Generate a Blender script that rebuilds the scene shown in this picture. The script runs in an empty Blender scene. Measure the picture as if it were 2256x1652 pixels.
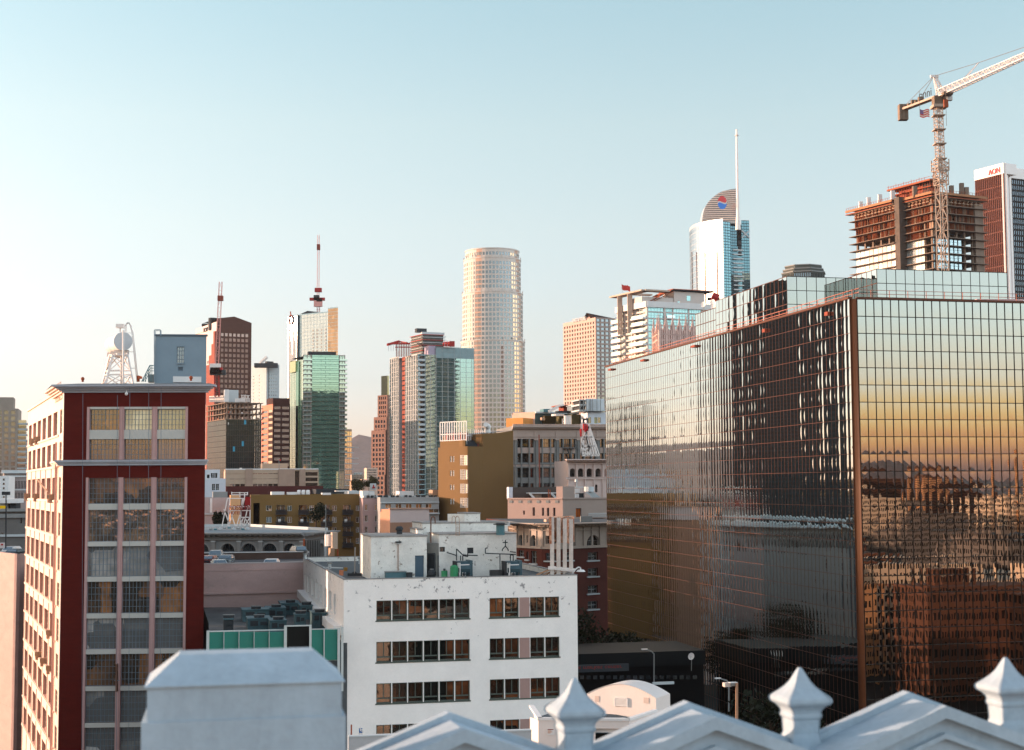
import bpy, math, random
from mathutils import Vector, Matrix
random.seed(11)
S = bpy.context.scene
C = S.collection
R = math.radians
# ---------------------------------------------------------------- camera
CAM = Vector((0, 0, 42))
PITCH, ROLL = R(4.35), 0.0058
FD = 3223.2            # focal length in layout units (picture 2256 x 1652)
_F = Vector((0, math.cos(PITCH), math.sin(PITCH)))
_U = Vector((0, -math.sin(PITCH), math.cos(PITCH)))
_R = Vector((1, 0, 0))
RT = _R*math.cos(ROLL) - _U*math.sin(ROLL)
UP = _R*math.sin(ROLL) + _U*math.cos(ROLL)
cd = bpy.data.cameras.new('camera'); cam = bpy.data.objects.new('camera', cd); C.objects.link(cam)
cam.matrix_world = Matrix((( RT.x, UP.x, -_F.x, CAM.x), (RT.y, UP.y, -_F.y, CAM.y), (RT.z, UP.z, -_F.z, CAM.z), (0, 0, 0, 1)))
cd.sensor_width = 56; cd.lens = 80; cd.sensor_fit = 'HORIZONTAL'
cd.clip_start = .5; cd.clip_end = 40000
cd.dof.use_dof = True; cd.dof.focus_distance = 170; cd.dof.aperture_fstop = 2.6
S.camera = cam
# ---------------------------------------------------------------- light
SUN_AZ, SUN_EL = -80, 6.5          # degrees clockwise from the view direction
w = bpy.data.worlds.new('World'); S.world = w; w.use_nodes = True
nt = w.node_tree; N = nt.nodes; L = nt.links; N.clear()
def nd(tree, t, **kw):
    n = tree.nodes.new(t)
    for k, v in kw.items(): setattr(n, k, v)
    return n
sky = nd(nt, 'ShaderNodeTexSky', sky_type='NISHITA', sun_disc=False, sun_elevation=R(SUN_EL), sun_rotation=R(SUN_AZ),
         altitude=100, air_density=1.0, dust_density=1.2, ozone_density=2.2)
tc = nd(nt, 'ShaderNodeTexCoord'); sx = nd(nt, 'ShaderNodeSeparateXYZ'); L.new(tc.outputs['Generated'], sx.inputs[0])
def ramp(r, st):
    e = r.color_ramp.elements
    e[0].position, e[0].color = st[0][0], (*st[0][1], 1)
    e[1].position, e[1].color = st[-1][0], (*st[-1][1], 1)
    for p, c in st[1:-1]:
        x = e.new(p); x.color = (*c, 1)
rp = nd(nt, 'ShaderNodeValToRGB'); rb = nd(nt, 'ShaderNodeValToRGB')     # film colour of the sky: ahead, and towards the dusk side behind
ramp(rp, [(0, (.97, .90, 1.6)), (.017, (.96, .90, 1.55)), (.035, (.92, .83, 1.24)), (.07, (.92, .79, .98)), (.104, (1.08, .84, .86)), (.174, (1.33, .99, .84)), (.242, (1.46, 1.10, .85)), (.32, (1.40, 1.16, .88)), (.42, (2.2, 1.6, 1.15)), (1, (2.4, 1.6, 1.2))])
ramp(rb, [(0, (1.4, .85, 1.4)), (.009, (1.6, .9, 1.25)), (.026, (2.6, 1.35, .9)), (.044, (2.6, 1.65, 1.15)), (.07, (2.5, 1.9, 2.0)), (.122, (2.75, 2.25, 2.2)), (.174, (3.2, 2.4, 2.15)), (.31, (5.2, 3.4, 2.6)), (.6, (3.5, 2.3, 1.6)), (1, (2.4, 1.6, 1.2))])
for r_ in (rp, rb): L.new(sx.outputs['Z'], r_.inputs[0])
dp = nd(nt, 'ShaderNodeVectorMath', operation='DOT_PRODUCT'); dp.inputs[1].default_value = (math.sin(R(130)), math.cos(R(130)), 0); L.new(tc.outputs['Generated'], dp.inputs[0])
mr = nd(nt, 'ShaderNodeMapRange'); mr.inputs[1].default_value = -.1; mr.inputs[2].default_value = .6; L.new(dp.outputs['Value'], mr.inputs[0])
m0 = nd(nt, 'ShaderNodeMix', data_type='RGBA'); L.new(mr.outputs[0], m0.inputs[0]); L.new(rp.outputs[0], m0.inputs[6]); L.new(rb.outputs[0], m0.inputs[7])
mx = nd(nt, 'ShaderNodeMix', data_type='RGBA', blend_type='MULTIPLY'); mx.inputs[0].default_value = 1
L.new(sky.outputs[0], mx.inputs[6]); L.new(m0.outputs[2], mx.inputs[7])
bg = nd(nt, 'ShaderNodeBackground'); bg.inputs[1].default_value = .15
L.new(mx.outputs[2], bg.inputs[0])
wo = nd(nt, 'ShaderNodeOutputWorld'); L.new(bg.outputs[0], wo.inputs[0])
sd = bpy.data.lights.new('sun', 'SUN'); sd.energy = 3.0; sd.angle = R(.5); sd.color = (1, .68, .50)
so = bpy.data.objects.new('sun', sd); C.objects.link(so)
_s = Vector((math.sin(R(SUN_AZ))*math.cos(R(SUN_EL)), math.cos(R(SUN_AZ))*math.cos(R(SUN_EL)), math.sin(R(SUN_EL))))
so.rotation_euler = (-_s).to_track_quat('-Z', 'Y').to_euler()
vs = S.view_settings; vs.view_transform = 'Standard'; vs.look = 'None'; vs.gamma = 1; vs.exposure = 1.6
# ---------------------------------------------------------------- layout maths: picture columns/rows and real distances
K = dict(D=(0, 0, 1), c0=(0, 660.9, .30006), c1=(0, 1101.6, .33341), c3=(413.1, 495.7, .26673), c4=(413.1, 881.3, .26673),
         c5=(798.6, 523.2, .26673), cb=(798.6, 908.8, .24414), cr=(1211.7, 578.3, .26673), cw=(605.9, 1211.7, .31738),
         cs=(1101.6, 881.3, .26686), cq=(1459.6, 275.4, .26686), cc=(1815.4, 82.6, .36694), cg=(1321.9, 550.8, .4141), cd=(1101.6, 1377.0, .24414))
def X(k, x): return K[k][0] + K[k][2]*x
def Y(k, y): return K[k][1] + K[k][2]*y
def ray(x, y): return _F + RT*((x-1128)/FD) - UP*((y-826)/FD)
def P(k, x, y, d):
    r = ray(X(k, x), Y(k, y)); return CAM + r*(d/r.y)
def PZ(k, x, y, z):
    r = ray(X(k, x), Y(k, y)); return CAM + r*((z-CAM.z)/r.z)
def zat(k, y, p):
    kk = -(Y(k, y)-826)/FD; v = Vector((p.x, p.y, CAM.z))-CAM
    return CAM.z + (kk*v.dot(_F)-v.dot(UP))/(UP.z-kk*_F.z)
def az(a): return Vector((math.sin(R(a)), math.cos(R(a)), 0))
def hit(B, a, k, x):
    v = B-CAM; d = az(a) if not isinstance(a, Vector) else a; kk = (X(k, x)-1128)/FD
    return B + d*((kk*v.dot(_F)-v.dot(RT))/(d.dot(RT)-kk*d.dot(_F)))
def up(v, z): return Vector((v.x, v.y, z))
Z1 = Vector((0, 0, 1))
# ---------------------------------------------------------------- materials
MT = {}
def M(name, col, rough=.8, metal=0, var=.12, scale=.35, streak=1, patch=None, bump=0, spec=.15, fine=6):
    """painted/stone/metal surface: two scales of tone variation, optional worn patches of another colour"""
    if name in MT: return MT[name]
    col = tuple(c**1.3*1.12 for c in col)
    m = bpy.data.materials.new(name); m.use_nodes = True; t = m.node_tree; b = t.nodes['Principled BSDF']
    b.inputs['Roughness'].default_value = rough; b.inputs['Metallic'].default_value = metal
    b.inputs['Specular IOR Level'].default_value = spec
    tc = nd(t, 'ShaderNodeTexCoord'); mp = nd(t, 'ShaderNodeMapping'); mp.inputs['Scale'].default_value = (1, 1, 1/streak)
    t.links.new(tc.outputs['Object'], mp.inputs[0])
    n1 = nd(t, 'ShaderNodeTexNoise'); n1.inputs['Scale'].default_value = scale; n1.inputs['Detail'].default_value = 6; n1.inputs['Roughness'].default_value = .65
    n2 = nd(t, 'ShaderNodeTexNoise'); n2.inputs['Scale'].default_value = fine; n2.inputs['Detail'].default_value = 3
    t.links.new(mp.outputs[0], n1.inputs[0]); t.links.new(tc.outputs['Object'], n2.inputs[0])
    ad = nd(t, 'ShaderNodeMath', operation='ADD'); ml = nd(t, 'ShaderNodeMath', operation='MULTIPLY'); ml.inputs[1].default_value = .4
    t.links.new(n2.outputs[0], ml.inputs[0]); t.links.new(n1.outputs[0], ad.inputs[0]); t.links.new(ml.outputs[0], ad.inputs[1])
    r = nd(t, 'ShaderNodeMapRange'); r.inputs[1].default_value = .45; r.inputs[2].default_value = .95
    r.inputs[3].default_value = 1-var; r.inputs[4].default_value = 1+var; t.links.new(ad.outputs[0], r.inputs[0])
    mx = nd(t, 'ShaderNodeMix', data_type='RGBA', blend_type='MULTIPLY'); mx.inputs[0].default_value = 1
    mx.inputs[6].default_value = (*col, 1); t.links.new(r.outputs[0], mx.inputs[7]); out = mx.outputs[2]
    if patch:
        pc, amt, psc = patch[:3]
        n3 = nd(t, 'ShaderNodeTexNoise'); n3.inputs['Scale'].default_value = psc; n3.inputs['Detail'].default_value = 8; n3.inputs['Roughness'].default_value = .7
        t.links.new(tc.outputs['Object'], n3.inputs[0])
        rr = nd(t, 'ShaderNodeMapRange'); rr.inputs[1].default_value = amt; rr.inputs[2].default_value = amt+.03
        src = n3.outputs[0]
        if len(patch) > 3:      # worn mostly near the roof edge: height above the thing's base
            sp = nd(t, 'ShaderNodeSeparateXYZ'); t.links.new(tc.outputs['Object'], sp.inputs[0]); hm = nd(t, 'ShaderNodeMath', operation='MULTIPLY_ADD'); hm.inputs[1].default_value = .014; hm.inputs[2].default_value = -.014*patch[3]
            t.links.new(sp.outputs[2], hm.inputs[0]); aa = nd(t, 'ShaderNodeMath', operation='ADD'); t.links.new(n3.outputs[0], aa.inputs[0]); t.links.new(hm.outputs[0], aa.inputs[1]); src = aa.outputs[0]
        t.links.new(src, rr.inputs[0])
        m2 = nd(t, 'ShaderNodeMix', data_type='RGBA'); t.links.new(rr.outputs[0], m2.inputs[0]); t.links.new(out, m2.inputs[6]); m2.inputs[7].default_value = (*pc, 1)
        out = m2.outputs[2]
    t.links.new(out, b.inputs['Base Color'])
    if bump:
        bp = nd(t, 'ShaderNodeBump'); bp.inputs['Strength'].default_value = bump; bp.inputs['Distance'].default_value = .02
        t.links.new(n2.outputs[0], bp.inputs['Height']); t.links.new(bp.outputs[0], b.inputs['Normal'])
    MT[name] = m; return m
def G(name, c1, c2, refl=.3, tint=(1, 1, 1), cell=.35, rough=.02, wave=.0, wsc=.5, power=2.2):
    """window glass: rooms/blinds behind it vary from c1 to c2, plus a mirror share 'refl' of colour tint"""
    if name in MT: return MT[name]
    m = bpy.data.materials.new(name); m.use_nodes = True; t = m.node_tree; b = t.nodes['Principled BSDF']
    tc = nd(t, 'ShaderNodeTexCoord'); vo = nd(t, 'ShaderNodeTexVoronoi', distance='CHEBYCHEV'); vo.inputs['Scale'].default_value = cell; vo.inputs['Randomness'].default_value = .7
    mp = nd(t, 'ShaderNodeMapping'); mp.inputs['Scale'].default_value = (1, .4, .8); mp.inputs['Rotation'].default_value = (0, 0, -.1); t.links.new(tc.outputs['Object'], mp.inputs[0]); t.links.new(mp.outputs[0], vo.inputs[0])
    sp = nd(t, 'ShaderNodeSeparateColor'); t.links.new(vo.outputs['Color'], sp.inputs[0])
    pw = nd(t, 'ShaderNodeMath', operation='POWER'); pw.inputs[1].default_value = power; nz = nd(t, 'ShaderNodeTexNoise'); nz.inputs['Scale'].default_value = .9; nz.inputs['Detail'].default_value = 4; t.links.new(tc.outputs['Object'], nz.inputs[0]); mm = nd(t, 'ShaderNodeMath', operation='MULTIPLY_ADD'); mm.inputs[1].default_value = .7; t.links.new(nz.outputs[0], mm.inputs[0]); t.links.new(sp.outputs[0], mm.inputs[2]); ms_ = nd(t, 'ShaderNodeMath', operation='SUBTRACT', use_clamp=True); ms_.inputs[1].default_value = .35; t.links.new(mm.outputs[0], ms_.inputs[0]); t.links.new(ms_.outputs[0], pw.inputs[0])
    mx = nd(t, 'ShaderNodeMix', data_type='RGBA'); mx.inputs[6].default_value = (*c1, 1); mx.inputs[7].default_value = (*c2, 1)
    t.links.new(pw.outputs[0], mx.inputs[0]); t.links.new(mx.outputs[2], b.inputs['Base Color'])
    b.inputs['Roughness'].default_value = .08; b.inputs['IOR'].default_value = 1.18
    g = nd(t, 'ShaderNodeBsdfGlossy'); g.inputs['Color'].default_value = (*tint, 1); g.inputs['Roughness'].default_value = rough
    ms = nd(t, 'ShaderNodeMixShader'); ms.inputs[0].default_value = refl
    t.links.new(b.outputs[0], ms.inputs[1]); t.links.new(g.outputs[0], ms.inputs[2])
    o = [n for n in t.nodes if n.type == 'OUTPUT_MATERIAL'][0]; t.links.new(ms.outputs[0], o.inputs[0])
    if wave:
        n = nd(t, 'ShaderNodeTexNoise'); n.inputs['Scale'].default_value = wsc; n.inputs['Detail'].default_value = 2
        t.links.new(tc.outputs['Object'], n.inputs[0])
        bp = nd(t, 'ShaderNodeBump'); bp.inputs['Strength'].default_value = wave; bp.inputs['Distance'].default_value = .1
        t.links.new(n.outputs[0], bp.inputs['Height']); t.links.new(bp.outputs[0], g.inputs['Normal']); t.links.new(bp.outputs[0], b.inputs['Normal'])
    MT[name] = m; return m
# ---------------------------------------------------------------- mesh building
OFF = {}
class MB:
    def __init__(s): s.v = []; s.f = []; s.m = []; s.mats = []
    def mi(s, mat):
        if mat not in s.mats: s.mats.append(mat)
        return s.mats.index(mat)
    def poly(s, pts, mat):
        i = len(s.v); s.v += [tuple(p) for p in pts]; s.f.append(tuple(range(i, i+len(pts)))); s.m.append(s.mi(mat)); return s
    def obox(s, o, a, b, c, mat):
        p = [o, o+a, o+a+b, o+b, o+c, o+a+c, o+a+b+c, o+b+c]; i = len(s.v); s.v += [tuple(q) for q in p]; k = s.mi(mat)
        fl = [(3, 2, 1, 0), (4, 5, 6, 7), (0, 1, 5, 4), (1, 2, 6, 5), (2, 3, 7, 6), (3, 0, 4, 7)]
        if a.cross(b).dot(c) < 0: fl = [tuple(reversed(f)) for f in fl]
        for f in fl: s.f.append(tuple(i+j for j in f)); s.m.append(k)
        return s
    def box(s, x0, y0, z0, x1, y1, z1, mat): return s.obox(Vector((x0, y0, z0)), Vector((x1-x0, 0, 0)), Vector((0, y1-y0, 0)), Vector((0, 0, z1-z0)), mat)
    def beam(s, a, b, wd, mat, h=None):
        a = Vector(a); b = Vector(b); d = b-a
        if d.length < 1e-6: return s
        h = h or wd; n = d.normalized(); u = n.cross(Z1)
        if u.length < 1e-3: u = Vector((1, 0, 0))
        u.normalize(); q = u.cross(n)
        return s.obox(a-u*wd/2-q*h/2, d, u*wd, q*h, mat)
    def tube(s, a, b, r0, mat, r1=None, n=10, cap=True):
        a = Vector(a); b = Vector(b); r1 = r0 if r1 is None else r1; d = (b-a).normalized(); u = d.orthogonal().normalized(); q = d.cross(u)
        i = len(s.v); k = s.mi(mat)
        for c, r in ((a, r0), (b, r1)):
            for j in range(n):
                t = 2*math.pi*j/n; s.v.append(tuple(c+u*math.cos(t)*r+q*math.sin(t)*r))
        for j in range(n): s.f.append((i+j, i+(j+1) % n, i+n+(j+1) % n, i+n+j)); s.m.append(k)
        if cap: s.f.append(tuple(range(i+n-1, i-1, -1))); s.f.append(tuple(range(i+n, i+2*n))); s.m += [k, k]
        return s
    def prism(s, pts, z0, z1, mat, top=None, bottom=True):
        n = len(pts); ar = sum(pts[i].x*pts[(i+1) % n].y-pts[(i+1) % n].x*pts[i].y for i in range(n))
        if ar < 0: pts = list(reversed(pts))
        for i in range(n):
            a, b = pts[i], pts[(i+1) % n]; s.poly([up(a, z0), up(b, z0), up(b, z1), up(a, z1)], mat)
        s.poly([up(p, z1) for p in pts], top or mat)
        if bottom: s.poly([up(p, z0) for p in reversed(pts)], mat)
        return s
    def sphere(s, c, r, mat, n=10, sz=1):
        i = len(s.v); k = s.mi(mat); c = Vector(c)
        for a in range(n//2+1):
            for b in range(n):
                t = math.pi*a/(n//2); p = 2*math.pi*b/n
                s.v.append((c.x+r*math.sin(t)*math.cos(p), c.y+r*math.sin(t)*math.sin(p), c.z+r*sz*math.cos(t)))
        for a in range(n//2):
            for b in range(n): s.f.append((i+a*n+b, i+(a+1)*n+b, i+(a+1)*n+(b+1) % n, i+a*n+(b+1) % n)); s.m.append(k)
        return s
    def lattice(s, a, b, w0, mat, w1=None, nseg=10, t=.1, side=None):
        """four-chord lattice boom/mast between a and b"""
        a = Vector(a); b = Vector(b); w1 = w1 or w0; d = (b-a); n = d.normalized()
        u = (side or n.orthogonal()).normalized(); u = (u-n*u.dot(n)).normalized(); q = n.cross(u)
        cor = [(-1, -1), (1, -1), (1, 1), (-1, 1)]
        def pt(i, k):
            f = i/nseg; ww = (w0+(w1-w0)*f)/2; return a+d*f+u*cor[k][0]*ww+q*cor[k][1]*ww
        for k in range(4): s.beam(pt(0, k), pt(nseg, k), t*1.3, mat)
        for i in range(nseg):
            for k in range(4):
                s.beam(pt(i, k), pt(i, (k+1) % 4), t*.7, mat)
                s.beam(pt(i, k), pt(i+1, (k+1) % 4), t*.7, mat) if (i+k) % 2 else s.beam(pt(i, (k+1) % 4), pt(i+1, k), t*.7, mat)
        return s
    def build(s, name, parent=None, label=None, cat=None, group=None, kind=None, smooth=False, base=None):
        if not s.v: return None
        off = OFF.get(parent.name, Vector((0, 0, 0))) if parent else (base or Vector((0, 0, 0)))
        if parent is None and base is None and kind is None:
            xs = [p[0] for p in s.v]; ys = [p[1] for p in s.v]; zs = [p[2] for p in s.v]
            off = Vector(((min(xs)+max(xs))/2, (min(ys)+max(ys))/2, min(zs)))
        me = bpy.data.meshes.new(name); me.from_pydata([(p[0]-off.x, p[1]-off.y, p[2]-off.z) for p in s.v], [], s.f)
        for m in s.mats: me.materials.append(m)
        me.polygons.foreach_set('material_index', s.m)
        if smooth: me.polygons.foreach_set('use_smooth', [True]*len(s.f))
        me.update(); o = bpy.data.objects.new(name, me); C.objects.link(o)
        if parent: o.parent = parent; OFF[o.name] = off
        else: o.location = off; OFF[o.name] = off
        for k, v in (('label', label), ('category', cat), ('group', group), ('kind', kind)):
            if v: o[k] = v
        return o
def thing(name, label, cat, base, group=None):
    o = bpy.data.objects.new(name, None); C.objects.link(o); o.location = base; o.empty_display_size = 1; OFF[o.name] = Vector(base)
    o['label'] = label; o['category'] = cat
    if group: o['group'] = group
    return o
def dup(root, loc, label=None, rz=None, group=None):
    r = root.copy(); C.objects.link(r); r.location = loc; OFF[r.name] = Vector(loc)
    if rz is not None: r.rotation_euler = (0, 0, rz)
    if label: r['label'] = label
    if group: r['group'] = group
    for ch in [o for o in bpy.data.objects if o.parent == root]:
        c = ch.copy(); C.objects.link(c); c.parent = r
        for g in [o for o in bpy.data.objects if o.parent == ch]:
            e = g.copy(); C.objects.link(e); e.parent = c
    return r
class Face:
    """a vertical wall plane from p (left) to q (right) as seen from the street side"""
    def __init__(s, p, q):
        s.p = up(p, 0); s.q = up(q, 0); s.L = (s.q-s.p).length; s.u = (s.q-s.p)/s.L; s.n = Vector((s.u.y, -s.u.x, 0))
    def at(s, u, z, n=0): return s.p+s.u*u+s.n*n+Vector((0, 0, z))
    def ux(s, k, x, z): h = hit(up(s.p, z), s.u, k, x); return (up(h, 0)-s.p).dot(s.u)
    def rect(s, k, x0, y0, x1, y1):
        zm = zat(k, (y0+y1)/2, s.p+s.u*s.L*.5); u0 = s.ux(k, x0, zm); u1 = s.ux(k, x1, zm); pm = s.at((u0+u1)/2, 0)
        return (u0, u1, zat(k, y1, pm), zat(k, y0, pm))
    def box(s, mb, u0, u1, z0, z1, n0, n1, mat): mb.obox(s.at(u0, z0, n0), s.u*(u1-u0), s.n*(n1-n0), Z1*(z1-z0), mat)
def facade(mb, wins, fc, z0, z1, rects, wm, gm, rec=.3, bars=None, fm=None, bw=.07, name='window', u0=0, u1=None, arch=False, rm=None):
    """wall with real openings; rects = (u0,u1,z0,z1[,opts]); the glass of each goes to wins"""
    u1 = fc.L if u1 is None else u1; rm = rm or wm
    rects = [r for r in rects if r[2] > z0 and r[3] < z1 and r[0] > u0 and r[1] < u1]
    us = sorted({u0, u1} | {round(r[0], 4) for r in rects} | {round(r[1], 4) for r in rects}); zs = sorted({z0, z1} | {round(r[2], 4) for r in rects} | {round(r[3], 4) for r in rects})
    iu = {v: i for i, v in enumerate(us)}; iz = {v: i for i, v in enumerate(zs)}; hole = set()
    for r in rects:
        for a in range(iu[round(r[0], 4)], iu[round(r[1], 4)]):
            for b in range(iz[round(r[2], 4)], iz[round(r[3], 4)]): hole.add((a, b))
    for b in range(len(zs)-1):
        a = 0
        while a < len(us)-1:
            if (a, b) in hole: a += 1; continue
            e = a
            while e < len(us)-1 and (e, b) not in hole: e += 1
            mb.poly([fc.at(us[a], zs[b]), fc.at(us[e], zs[b]), fc.at(us[e], zs[b+1]), fc.at(us[a], zs[b+1])], wm); a = e
    for r in rects:
        a, e, lo, hi = r[:4]; o = r[4] if len(r) > 4 else {}
        rc = o.get('rec', rec)
        for (pa, pb) in (((a, lo), (a, hi)), ((a, hi), (e, hi)), ((e, hi), (e, lo)), ((e, lo), (a, lo))):
            mb.poly([fc.at(*pa), fc.at(*pb), fc.at(*pb, -rc), fc.at(*pa, -rc)], rm)
        if o.get('arch', arch):
            w2 = (e-a)/2; cx = (a+e)/2; cz = hi-w2; n = 10; arc = [(cx-w2*math.cos(math.pi*i/n), cz+w2*math.sin(math.pi*i/n)) for i in range(n+1)]
            h = n//2
            for i in range(h): mb.poly([fc.at(a, hi, 0), fc.at(*arc[i], 0), fc.at(*arc[i+1], 0)], wm)
            for i in range(h, n): mb.poly([fc.at(e, hi, 0), fc.at(*arc[i], 0), fc.at(*arc[i+1], 0)], wm)
            for i in range(n): mb.poly([fc.at(*arc[i]), fc.at(*arc[i+1]), fc.at(*arc[i+1], -rc*.9), fc.at(*arc[i], -rc*.9)], rm)
        wins.append(dict(fc=fc, r=(a, e, lo, hi), rec=rc, gm=o.get('gm', gm), fm=o.get('fm', fm), bars=o.get('bars', bars), bw=bw, name=name,
                         area=(e-a)*(hi-lo)/max(1, ((fc.at(a, lo)-CAM).length)**2)*abs((CAM-fc.at(a, lo)).normalized().dot(fc.n))))
def winmesh(mb, w):
    fc = w['fc']; a, e, lo, hi = w['r']; n = -w['rec']
    mb.poly([fc.at(a, lo, n), fc.at(e, lo, n), fc.at(e, hi, n), fc.at(a, hi, n)], w['gm'])
    if w['bars'] and w['fm']:
        nx, ny = w['bars'][:2]; t = w['bw']
        def bar(p0, p1, q0, q1): fc.box(mb, p0, p1, q0, q1, n, n+.06, w['fm'])
        bar(a, e, hi-t, hi); bar(a, e, lo, lo+t); bar(a, a+t, lo+t, hi-t); bar(e-t, e, lo+t, hi-t)
        for i in range(1, nx):
            c = a+(e-a)*i/nx; tt = t*1.5 if len(w['bars']) > 2 and i % w['bars'][2] == 0 else t; fc.box(mb, c-tt/2, c+tt/2, lo+t, hi-t, n, n+.05, w['fm'])
        for j in range(1, ny):
            c = lo+(hi-lo)*j/ny; fc.box(mb, a+t, e-t, c-t/2, c+t/2, n, n+.04, w['fm'])
def flush(root, wins, cap=100):
    byn = {}
    for w_ in wins: byn.setdefault(w_['name'], []).append(w_)
    for nm, ws in byn.items():
        ws.sort(key=lambda q: -q['area'])
        for w_ in ws[:cap]: b = MB(); winmesh(b, w_); b.build(nm, root)
        if ws[cap:]:
            b = MB()
            for w_ in ws[cap:]: winmesh(b, w_)
            b.build(nm, root, kind='stuff')
def spread(L, n, frac, m=0):
    p = (L-2*m)/n; return [(m+p*(i+.5-frac/2), m+p*(i+.5+frac/2)) for i in range(n)]
def levels(top, bot, pitch, h, first=0):
    o = []; z = top-first
    while z-h > bot: o.append((z-h, z)); z -= pitch
    return o
def grid(cols, rows): return [(a, b, c, d) for a, b in cols for c, d in rows]
def corner3(k, bx, by, d, lx, rx, azl=-27.5, azr=62.5):
    B = P(k, bx, by, d); A = hit(B, azl, k, lx); Cc = hit(B, azr, k, rx); return A, B, Cc, A+Cc-B
def fbox(mb, k, x0, y0, x1, y1, d, t, mat, a=77):
    p = P(k, x0, y1, d); q = hit(p, a, k, x1); z1 = zat(k, y0, p); nb = Vector((-(q-p).y, (q-p).x, 0)).normalized()
    mb.obox(p, q-p, nb*t, Z1*(z1-p.z), mat)
def pbeam(mb, k, pts, d, wd, mat):
    ps = [P(k, x, y, d) for x, y in pts]
    for a, b in zip(ps, ps[1:]): mb.beam(a, b, wd, mat)
def text(root, s, fc, u0, u1, z0, z1, mat, n=.05, name='lettering', flip=False, ext=.03, base=None, **kw):
    cu = bpy.data.curves.new('t', 'FONT'); cu.body = s; cu.extrude = ext; cu.resolution_u = 3; o = bpy.data.objects.new('t', cu); C.objects.link(o)
    bpy.context.view_layer.update(); me = bpy.data.meshes.new_from_object(o); bpy.data.objects.remove(o)
    xs = [v.co.x for v in me.vertices]; ys = [v.co.y for v in me.vertices]; x0, x1, y0, y1 = min(xs), max(xs), min(ys), max(ys); mb = MB()
    k = mb.mi(mat)
    for v in me.vertices:
        uu = u0+(u1-u0)*(v.co.x-x0)/(x1-x0); mb.v.append(tuple(fc.at(uu, z0+(z1-z0)*(v.co.y-y0)/(y1-y0), n+v.co.z)))
    for p in me.polygons: mb.f.append(tuple(p.vertices)); mb.m.append(k)
    return mb.build(name, root, **kw)
# ================================================================ palette
CREAM = M('cream_paint', (.62, .46, .37), var=.07); PINKST = M('pink_stone', (.55, .38, .30)); TAN = M('tan_stone', (.42, .30, .22))
WHITE = M('white_paint', (.66, .64, .62), var=.06); LGREY = M('light_grey_panel', (.50, .52, .52), var=.06); GREY = M('grey_concrete', (.30, .30, .29)); DGREY = M('dark_grey', (.07, .075, .08))
BROWN = M('brown_granite', (.13, .065, .05)); RUST = M('rust_formwork', (.33, .11, .055)); CONC = M('raw_concrete', (.26, .20, .16), var=.25, scale=.2)
REDST = M('red_steel', (.40, .05, .045), rough=.5); WSTEEL = M('white_steel', (.72, .66, .62), rough=.5); ASPH = M('roof_gravel', (.13, .14, .145), var=.25, scale=.6)
BRZ = M('bronze_metal', (.34, .15, .08), rough=.42, metal=.6, var=.1, scale=.2)
MULL = M('bronze_mullion', (.15, .07, .045), rough=.5, metal=.4, var=.1)
GDARK = G('dark_glass', (.008, .01, .012), (.05, .05, .045), .18, (.8, .9, 1), wave=.02)
GMID = G('office_glass', (.02, .025, .028), (.12, .12, .10), .30, (.85, .95, 1), wave=.02)
GBRN = G('brown_glass', (.03, .02, .015), (.10, .06, .04), .25, (1, .85, .75), wave=.02)
GGRN = G('green_glass', (.02, .06, .05), (.06, .13, .10), .55, (.36, .55, .47), wave=.03, cell=.2)
GBLU = G('pale_blue_glass', (.15, .23, .27), (.20, .29, .33), .2, (.80, .95, 1.0), wave=.02, cell=.2)
GTEAL = G('teal_glass', (.015, .05, .06), (.04, .10, .11), .34, (.24, .42, .46), wave=.03, cell=.2)
GROW = G('roomy_glass', (.015, .014, .012), (.16, .11, .06), .14, (.9, .95, 1), wave=.02, cell=.5)
GWARM = G('warm_room_glass', (.02, .014, .008), (.36, .15, .05), .12, (1, .9, .8), wave=.03, cell=.45, power=3)
GGOLD = G('gold_reflection_glass', (.13, .075, .03), (.30, .19, .09), .10, (.9, .65, .35), wave=.05, cell=.2)  # gold reflection on the hotel's right edge put into the glass colour

def shell(name, label, cat, A, B, Cc, D, top, base=0, group=None):
    m = up((A+B+Cc+D)/4, base); root = thing(name, label, cat, m, group); return root, MB(), []
def two_face(mb, wins, A, B, Cc, D, z0, z1, rl, rr, wl, wr, gl, gr, rec=.4, roof=None, name='window', par=.8, **kw):
    f1, f2 = Face(A, B), Face(B, Cc)
    facade(mb, wins, f1, z0, z1, rl, wl, gl, rec=rec, name=name, **kw); facade(mb, wins, f2, z0, z1, rr, wr, gr, rec=rec, name=name, **kw)
    for a, b in ((Cc, D), (D, A)): mb.poly([up(a, z0), up(b, z0), up(b, z1), up(a, z1)], wl)
    mb.poly([up(p, z1-par) for p in (A, B, Cc, D)], roof or ASPH)
    return f1, f2

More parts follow.
